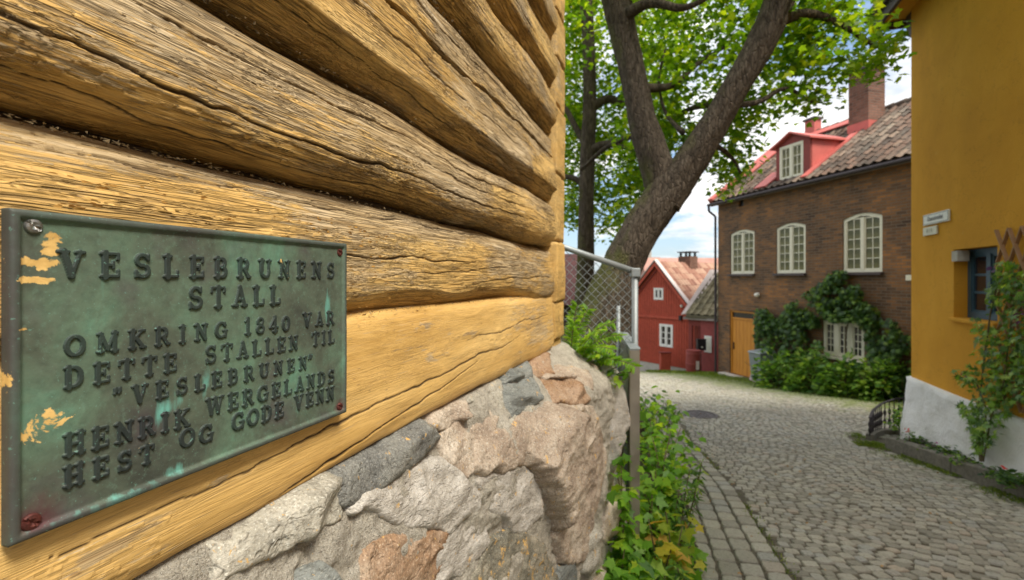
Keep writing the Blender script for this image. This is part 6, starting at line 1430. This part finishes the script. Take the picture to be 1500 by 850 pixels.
def low(label, x, y, k, rad, H, mat, size, n, seed, grp, shape=LEAF_OVAL, flowers=None, nf=0):
    r = np.random.default_rng(seed); u_, z_ = 0, 0
    lx, z_ = OF.px(x, y, -k); X, Y = OF.w(lx, -k); z0 = float(fz(Y)) + .14; rt = root('bedding_plant', label, 'plant', (X, Y, z0), 0, grp); C = []
    for _ in range(n): d = r.normal(0, 1, 3); d /= np.linalg.norm(d); d[2] = abs(d[2]); q = r.uniform(.4, 1); C.append((X + d[0] * rad * q, Y + d[1] * rad * q, z0 + d[2] * H * q))
    mk_leaves('foliage', C, size, mat, rt, shape=shape, rng=r, droop=.1); b = MB(); b.cyl((X, Y, z0 - .03), (X, Y, z0 + H * .6), .008, n=5); b.mk('stem', M_STEM, rt, world=True)
    if nf:
        C = [(X + a * rad * .7, Y + b_ * rad * .7 - .04, z0 + H * (.85 + .2 * abs(c))) for a, b_, c in r.normal(0, .6, (nf, 3))]; C2 = [tuple(np.array(c) + r.normal(0, .010, 3)) for c in C for _ in range(5)]
        mk_leaves('petals', C2, .032, flowers, rt, shape=LEAF_OVAL, rng=r, droop=-.3, face=(-.6, -.6, .6))['kind'] = 'stuff'
G_ = 'small plants in the flower bed below the white plinth'
low('bedding plant with a red flower next to the iron railing', 1332, 645, .35, .15, .16, M_DARKLEAF, .05, 70, 1, G_, flowers=M_RED, nf=1)
low('bedding plant with a purple flower below the white plinth', 1365, 658, .30, .13, .12, M_DARKLEAF, .045, 60, 2, G_, flowers=M_PURPLE, nf=1)
low('round green bedding plant left of the climber stem', 1392, 660, .22, .16, .14, M_DARKLEAF, .05, 110, 3, G_)
low('low green bedding plant just left of the climber foot', 1413, 672, .25, .14, .10, M_MIDLEAF, .045, 80, 4, G_)
low('bedding plant with a red flower right of the climber foot', 1462, 690, .25, .13, .12, M_DARKLEAF, .045, 70, 5, G_, flowers=M_RED, nf=1)
low('bushy green bedding plant at the right edge of the bed', 1485, 700, .25, .18, .15, M_DARKLEAF, .055, 150, 6, G_, flowers=M_RED, nf=1)
low('dark leaved bedding plant between railing and purple flower', 1347, 650, .22, .14, .10, M_DARKLEAF, .045, 70, 7, G_)
low('leafy plant growing behind the iron railing', 1318, 628, .05, .20, .42, M_MIDLEAF, .07, 160, 8, G_)
# wrought iron railing
rl_pts = [P(1331, 582, 7.55), P(1312, 584, 7.75), P(1292, 591, 7.75), P(1279, 601, 7.55), P(1274, 612, 7.35)]
base_l = [(p.x, p.y, float(fz(p.y)) + .07) for p in rl_pts]; rail_z = -1.92
rl = root('iron_railing', 'low curved wrought iron railing at the corner of the white plinth', 'railing', (base_l[2][0], base_l[2][1], base_l[2][2] - .07))
def resamp(p, n):
    p = np.array(p, float); s_ = np.concatenate([[0], np.cumsum(np.linalg.norm(np.diff(p[:, :2], axis=0), axis=1))]); t = np.linspace(0, s_[-1], n); return [tuple(np.interp(t, s_, p[:, k])[i] for k in range(3)) for i in range(n)]
tp = resamp([(p.x, p.y, p.z) for p in rl_pts], 15); bt = resamp(base_l, 15); b = MB()
for a, c in zip(tp[:-1], tp[1:]): b.bar(a, c, .035, .014)
b.mk('top_rail', M_DARK, rl, world=True)
b = MB()
for a, c in zip(bt[:-1], bt[1:]): b.bar(a, c, .03, .012)
b.mk('bottom_rail', M_DARK, rl, world=True)
for i in range(15):
    a, c = Vector(bt[i]), Vector(tp[i]); m = a.lerp(c, .5); b = MB(); b.cyl(a, c, .008, n=6)
    for q in (.3, .62): e = a.lerp(c, q); b.lathe([(.008, -.05), (.02, -.02), (.022, 0), (.02, .02), (.008, .05)], 8, tuple(e))
    b.mk('baluster', M_DARK, rl, world=True)
b = MB()
for a, c in zip(bt[:-1], bt[1:]): A1, C1 = Vector(a), Vector(c); b.bar(A1 - Vector((0, 0, .06)), C1 - Vector((0, 0, .06)), .10, .14)
b.mk('base_stones', M_GRANITE, rl, world=True)
C = []; r = np.random.default_rng(6)
for _ in range(600): q = P(r.uniform(1255, 1292), r.uniform(644, 656), 7.0); C.append((q.x, q.y + r.normal(0, .05), float(fz(q.y)) + .0))
V, F, tn = leaves(C, .05, LEAF_BLADE, droop=-1, rng=r); o = mk('grass_tuft', V, F, M_GRASS, attrs={'rnd': tn}); tag(o, kind='stuff')

# ------------------------------------------------------------------ red timber house
RF = Fr(7.63, 20.0, (.58, -.81)); w_tot = 3.9      # x from left to right ends at 0
RF = Fr(7.63 - .582 * w_tot, 20.0 + .813 * w_tot, (.582, -.813)); GRD = -4.1
red = root('red_house', 'small red wooden house with tiled gable roof at the end of the lane', 'house', (*RF.o, GRD), RF.rz)
RX = w_tot - 1.87; RZ = .66; RE = -1.46; BASE = RF.px(963, 533)[1]
def rpx(x, y): return RF.px(x, y)
h1 = [rpx(958, 439), rpx(972, 422)]; h2 = [rpx(966.5, 507), rpx(986, 476)]
print('RED', h1, h2, BASE)
H1 = rect(h1[0][0], h1[1][0], h1[0][1], h1[1][1]); H2 = rect(h2[0][0], h2[1][0], h2[0][1], h2[1][1])
V, F = holed_wall([(0, BASE), (w_tot, BASE), (w_tot, RE), (RX, RZ), (0, RE)], [H1, H2], 0, .15, .08)
mk('wall', lift(V, GRD), F, M_REDWOOD, red, world=False)
lbox(w_tot - .15, w_tot, .15, 6, BASE, RE, GRD).mk('wall', M_REDWOOD, red); lbox(0, .15, .15, 6, BASE, RE, GRD).mk('wall', M_REDWOOD, red); lbox(.15, w_tot - .15, 5.85, 6, BASE, RE, GRD).mk('wall', M_REDWOOD, red)
zsc = rpx(970, 465)[1]
b = MB(); x = .02
while x < w_tot - .03:
    zt2 = RE + (RZ - RE) * (x / RX if x < RX else (w_tot - x) / (w_tot - RX)) - .12
    for (za, zb2) in ((BASE + .03, zsc - .05), (zsc + .05, zt2)):
        cuts = [(za, zb2)]
        for (p0, p1) in (h1, h2):
            if p0[0] - .09 < x < p1[0] + .07: cuts = [(a, b2) for (c, d) in cuts for (a, b2) in ((c, min(d, p0[1] - .08)), (max(c, p1[1] + .08), d)) if b2 - a > .03]
        for (a, b2) in cuts: b.box(x, x + .022, -.022, -.001, a - GRD, b2 - GRD)
    x += .13
o = b.mk('board_battens', M_REDWOOD, red); o['kind'] = 'stuff'
lbox(-.03, w_tot + .03, -.05, -.002, zsc - .05, zsc + .05, GRD).mk('string_course', M_REDWOOD, red)
lbox(.0, w_tot, .02, .14, BASE - 1.0, BASE - .003, GRD).mk('stone_base', M_CONC, red); lbox(w_tot - .14, w_tot - .002, .14, 6, BASE - 1.0, BASE - .003, GRD).mk('stone_base', M_CONC, red)
window(red, rect(H1[0][0] + .003, H1[1][0] - .003, H1[0][1] - GRD + .003, H1[2][1] - GRD - .003), H1[0][0], H1[1][0], H1[0][1] - GRD, H1[2][1] - GRD, -.03, M_WHITEP, 2, 1, 1, fw=.075, mull=.05, glass=M_GLASSD)
window(red, rect(H2[0][0] + .003, H2[1][0] - .003, H2[0][1] - GRD + .003, H2[2][1] - GRD - .003), H2[0][0], H2[1][0], H2[0][1] - GRD, H2[2][1] - GRD, -.03, M_WHITEP, 2, 1, 3, fw=.085, mull=.07, glass=M_GLASSD, bar=.03)
# roof slopes with tiles
def slope(x0, z0, x1, z1, y0, y1, mat, tilemat, cols, rows, name='roof'):
    n = Vector((-(z1 - z0), 0, x1 - x0)).normalized(); n = n if n.z > 0 else -n
    V = [(x0, y0, z0), (x0, y1, z0), (x1, y1, z1), (x1, y0, z1)]; V = [Vector(v) - Vector((0, 0, GRD)) for v in V]; V += [v + n * .06 for v in V]
    o = mk(name, V, [(0, 1, 2, 3), (7, 6, 5, 4), (0, 4, 5, 1), (1, 5, 6, 2), (2, 6, 7, 3), (3, 7, 4, 0)], mat, red, world=False)
    ex = Vector((x1 - x0, 0, z1 - z0)); sl_ = ex.length; ex.normalize(); ey = Vector((0, 1, 0)) if ex.cross(Vector((0, 1, 0))).dot(n) > 0 else Vector((0, -1, 0))
    mats = []
    side = -1 if ex.cross(Vector((0, 1, 0))).dot(n) > 0 else 1
    for j in range(rows):
        for i in range(cols):
            c = Vector((x0, y0, z0 - GRD)) + ex * (sl_ * (j + .35) / rows) + Vector((0, (y1 - y0) * (i + .5) / cols, 0)) + n * .11
            xa = Vector((0, 1, 0)) * side; M = Matrix((xa * ((y1 - y0) / cols / .25), ex * (sl_ / rows / .34), n)).transposed().to_4x4(); mats.append(Matrix.Translation(c) @ M)
    V, F, rn = merge_inst([wave_tile()], mats); t_ = mk('roof_tiles', V, F, tilemat, red, world=False, attrs={'rnd': rn}); t_['kind'] = 'stuff'
slope(w_tot + .22, RE - .25, RX, RZ, -.16, 6.2, M_BROWNW, M_TILE2, 26, 9); slope(-.22, RE - .25, RX, RZ, -.16, 6.2, M_BROWNW, M_TILE2, 26, 9)
def vb_(x0, z0, x1, z1, mat, nm, y0=-.20, y1=-.16, hgt=.17, dz=.10):
    V = [(x0, y0, z0 + dz - hgt), (x1, y0, z1 + dz - hgt), (x1, y0, z1 + dz), (x0, y0, z0 + dz)]; V += [(x, y1, z) for x, y, z in V]; mk(nm, lift(V, GRD), [(0, 1, 2, 3), (7, 6, 5, 4), (0, 4, 5, 1), (1, 5, 6, 2), (2, 6, 7, 3), (3, 7, 4, 0)], mat, red, world=False)
vb_(RX, RZ, w_tot + .25, RE - .25, M_REDWOOD, 'bargeboard'); vb_(RX, RZ, -.25, RE - .25, M_REDWOOD, 'bargeboard')
vb_(RX, RZ + .06, w_tot + .25, RE - .19, M_LEADW, 'verge_capping', -.22, .02, .05, .17); vb_(RX, RZ + .06, -.25, RE - .19, M_LEADW, 'verge_capping', -.22, .02, .05, .17)
vb_(RX, RZ - .33, .3, RE - .33 + .35, M_REDDARK, 'gable_trim', -.05, -.01, .07, .1)
b = MB(); b.cyl((-.1, -.02, RZ + .1 - GRD + 0), (-.1, .1, RZ - GRD), .01, n=4) if False else None
ch = RF.px(1033, 395, 2.2); cc = MB().box(RX - .32, RX + .32, 2.0, 2.6, RZ - .4 - GRD, RZ + .42 - GRD).mk('chimney', M_CHIM, red)
for (a, b_) in ((-.28, 2.05), (.2, 2.05), (-.28, 2.47), (.2, 2.47)): MB().box(RX + a, RX + a + .08, b_, b_ + .08, RZ + .42 - GRD, RZ + .60 - GRD).mk('chimney_leg', M_BLACK, cc)
MB().box(RX - .36, RX + .36, 1.96, 2.64, RZ + .60 - GRD, RZ + .65 - GRD).mk('chimney_cap', M_BLACK, cc)
MB().box(RX - .1, w_tot - .85, 1.9, 2.7, RZ - .65 - GRD, RZ - .62 - GRD).mk('chimney_flashing', M_LEADW, cc) if False else None
q = rpx(1000, 449); MB().lathe([(.001, -.04), (.05, -.02), (.06, .02), (.04, .06), (.001, .07)], 12, (q[0], -.09, q[1] - GRD)).mk('wall_lamp', M_SIGN, red)
q = rpx(999, 464); MB().box(q[0] - .06, q[0] + .05, -.16, -.03, q[1] - .16 - GRD, q[1] + .05 - GRD).mk('lantern', M_BLACK, red)
# lean-to between red house and brick house
la = P(1008, 466, 19.6); lb = P(1053, 474, 18.6); lan = root('lean_to', 'low maroon shed with mossy roof squeezed between red house and brick house', 'shed', (la.x, la.y, -4.0))
def wbox(a, b_, t0, t1, z0, z1, d0, d1, nm, mat, **k):   # box along the line a-b, between fractions t0..t1, depth d0..d1 behind it
    ax = Vector((b_.x - a.x, b_.y - a.y, 0)); n = Vector((-ax.y, ax.x, 0)).normalized(); n = n if n.y > 0 else -n
    A1 = Vector((a.x, a.y, 0)); V = [A1 + ax * t + n * d + Vector((0, 0, z)) for z in (z0, z1) for d in (d0, d1) for t in (t0, t1)]
    return mk(nm, V, [(0, 2, 3, 1), (4, 5, 7, 6), (0, 1, 5, 4), (2, 6, 7, 3), (0, 4, 6, 2), (1, 3, 7, 5)], mat, lan, **k)
zl = la.z - .05
wbox(la, lb, .0, .12, -4.1, zl, .02, .12, 'wall', M_REDDARK); wbox(la, lb, .12, .42, -4.1, zl, .5, .55, 'doorway_back', M_REDDARK)
wbox(la, lb, .42, .98, -4.1, zl, .0, .15, 'wall', M_MAROON); wbox(la, lb, .12, .42, zl - .25, zl, .02, .12, 'lintel', M_REDDARK)
wbox(la, lb, -.12, 1.0, zl, zl + .09, -.12, .0, 'fascia', M_GREYW); wbox(la, lb, .55, .78, -2.9, -2.25, -.03, -.004, 'notice_frame', M_WHITEP); wbox(la, lb, .58, .75, -2.85, -2.30, -.034, -.031, 'notice', M_SIGN)
V = [Vector((la.x - .15, la.y - .12, zl + .09)), Vector((lb.x + .0, lb.y - .12, zl + .05)), Vector((9.7, 20.3, 0.22)), Vector((8.72, 20.5, 0.22))]; V += [v + Vector((0, 0, .08)) for v in V]
mk('roof', V, [(3, 2, 1, 0), (4, 5, 6, 7), (0, 1, 5, 4), (1, 2, 6, 5), (2, 3, 7, 6), (3, 0, 4, 7)], M_TILE3, lan)
e0, e1, e2, e3 = V[4], V[5], V[6], V[7]; mats = []
for j in range(8):
    for i in range(5):
        s_, t = (i + .5) / 5, (j + .35) / 8; c = e0.lerp(e1, s_).lerp(e3.lerp(e2, s_), t); xx = (e1 - e0).lerp(e2 - e3, t) / 5; yy = (e3 - e0).lerp(e2 - e1, s_) / 8; nn = xx.normalized().cross(yy.normalized())
        mats.append(Matrix.Translation(c + nn * .04) @ Matrix((xx / .25, yy / .34, nn)).transposed().to_4x4())
V2, F2, rn = merge_inst([wave_tile()], mats); t_ = mk('roof_tiles', V2, F2, M_TILE3, lan, attrs={'rnd': rn}); t_['kind'] = 'stuff'
# pale valley sheet between the two roofs
V = [V[4] + Vector((-.18, 0, .02)), V[4] + Vector((.10, 0, .07)), V[7] + Vector((.18, 0, .08)), V[7] + Vector((-.22, 0, .08))]; V += [v + Vector((0, 0, .03)) for v in V]
mk('valley_sheet', V, [(3, 2, 1, 0), (4, 5, 6, 7), (0, 1, 5, 4), (1, 2, 6, 5), (2, 3, 7, 6), (3, 0, 4, 7)], M_LEADW, lan)
# barrel, post box, box on stand
def place(name, label, cat, x, yb, Y): p = P(x, yb, Y); return root(name, label, cat, (p.x, p.y, p.z), 0)
brl = place('rain_barrel', 'red painted barrel standing by the dark doorway of the shed', 'barrel', 1016, 551, 18.4)
MB().lathe([(.25, 0), (.27, .1), (.29, .5), (.27, .92), (.255, .97)], 20).mk('body', M_REDDARK, brl, smooth=False); MB().lathe([(.27, .972), (.27, 1.0), (.1, 1.02), (.001, 1.02)], 20).mk('lid', M_REDDARK, brl)
for z in (.12, .5, .88): MB().lathe([(.283 if z != .5 else .296, z - .02), (.288 if z != .5 else .30, z), (.283 if z != .5 else .296, z + .02)], 20).mk('hoop', M_MAROON, brl)
MB().box(-.02, .1, -.305, -.295, .30, .62).mk('paper_label', M_LEADW, brl)
ub = place('utility_cabinet', 'small red cabinet standing against the red house wall', 'cabinet', 974, 544, 20.4); MB().box(-.21, .21, -.12, .12, 0, .78).mk('body', M_REDWOOD, ub, bevel=.01); MB().box(-.24, .24, -.15, .15, .781, .83).mk('lid', M_REDDARK, ub, bevel=.008)
MB().box(-.17, .17, -.128, -.122, .06, .72).mk('door', M_REDWOOD, ub)
mbx = place('mailbox', 'black mailbox on the maroon shed wall above the barrel', 'mailbox', 1027, 513, 18.75); MB().box(-.17, .17, -.09, .09, 0, .40).mk('body', M_BLACK, mbx, bevel=.015); MB().box(-.18, .18, -.11, .095, .401, .44).mk('lid', M_BLACK, mbx, bevel=.01); MB().box(-.03, .03, -.10, -.091, .1, .16).mk('badge', M_SIGN, mbx)
MB().box(-.02, .02, .0, .04, -.95, 0).mk('post', M_BLACK, mbx)
# weeds along the red house foot
r = np.random.default_rng(17); C = []
for _ in range(1800):
    x = r.uniform(948, 1062); Y = np.interp(x, [945, 1000, 1062], [20.6, 19.2, 17.4]) - abs(r.normal(0, .5)); p = P(x, 545, Y); C.append((p.x, p.y, float(fz(Y)) + .0))
V, F, tn = leaves(C, .11, LEAF_BLADE, droop=-1.3, rng=r); o = mk('weeds', V, F, M_GRASS, attrs={'rnd': tn}); tag(o, kind='stuff')
# ------------------------------------------------------------------ roofs of the town beyond
def far_house(label, xa, xb, ytop, yeave, Y, mat, wallm, grp='roofs of the town below the lane', chim=()):
    p = P((xa + xb) / 2, ytop, Y); w_ = (xb - xa) * Y / FP; hr = (yeave - ytop) * Y / FP; rt = root('far_house', label, 'house', (p.x, p.y, p.z - hr - 6), 0, grp); z1 = hr + 6; d = hr * 1.1
    MB().box(-w_ / 2, w_ / 2, -d, d, 0, 5.95).mk('wall', wallm, rt)
    V = [(-w_ / 2 - .3, -d - .3, 5.96), (w_ / 2 + .3, -d - .3, 5.96), (w_ / 2 + .3, 0, z1), (-w_ / 2 - .3, 0, z1), (w_ / 2 + .3, d + .3, 5.96), (-w_ / 2 - .3, d + .3, 5.96)]
    mk('roof', V, [(0, 1, 2, 3), (3, 2, 4, 5), (0, 3, 5), (1, 4, 2), (0, 5, 4, 1)], mat, rt, world=False)
    for cx_ in chim: MB().box(cx_ * w_ - .3, cx_ * w_ + .3, -.3, .3, z1 - .5, z1 + 1.0).mk('chimney', wallm, rt)
far_house('long pinkish tiled roof above the ridge of the red house', 944, 1075, 378, 420, 34, plain('far_tile_pink', (.36, .19, .15), .9, var=.2, scale=1.5), M_CONC)
far_house('pale grey far roof glimpsed left of the red house gable', 915, 962, 377, 420, 42, plain('far_tile_brown', (.24, .16, .14), .9, var=.2, scale=1.5), M_CONC, chim=(.2,))
far_house('dark red roof seen through the chain link fence beside the timber corner', 700, 846, 372, 440, 13, plain('far_red_roof', (.055, .012, .012), .8, var=.2, scale=3), M_BROWNW)
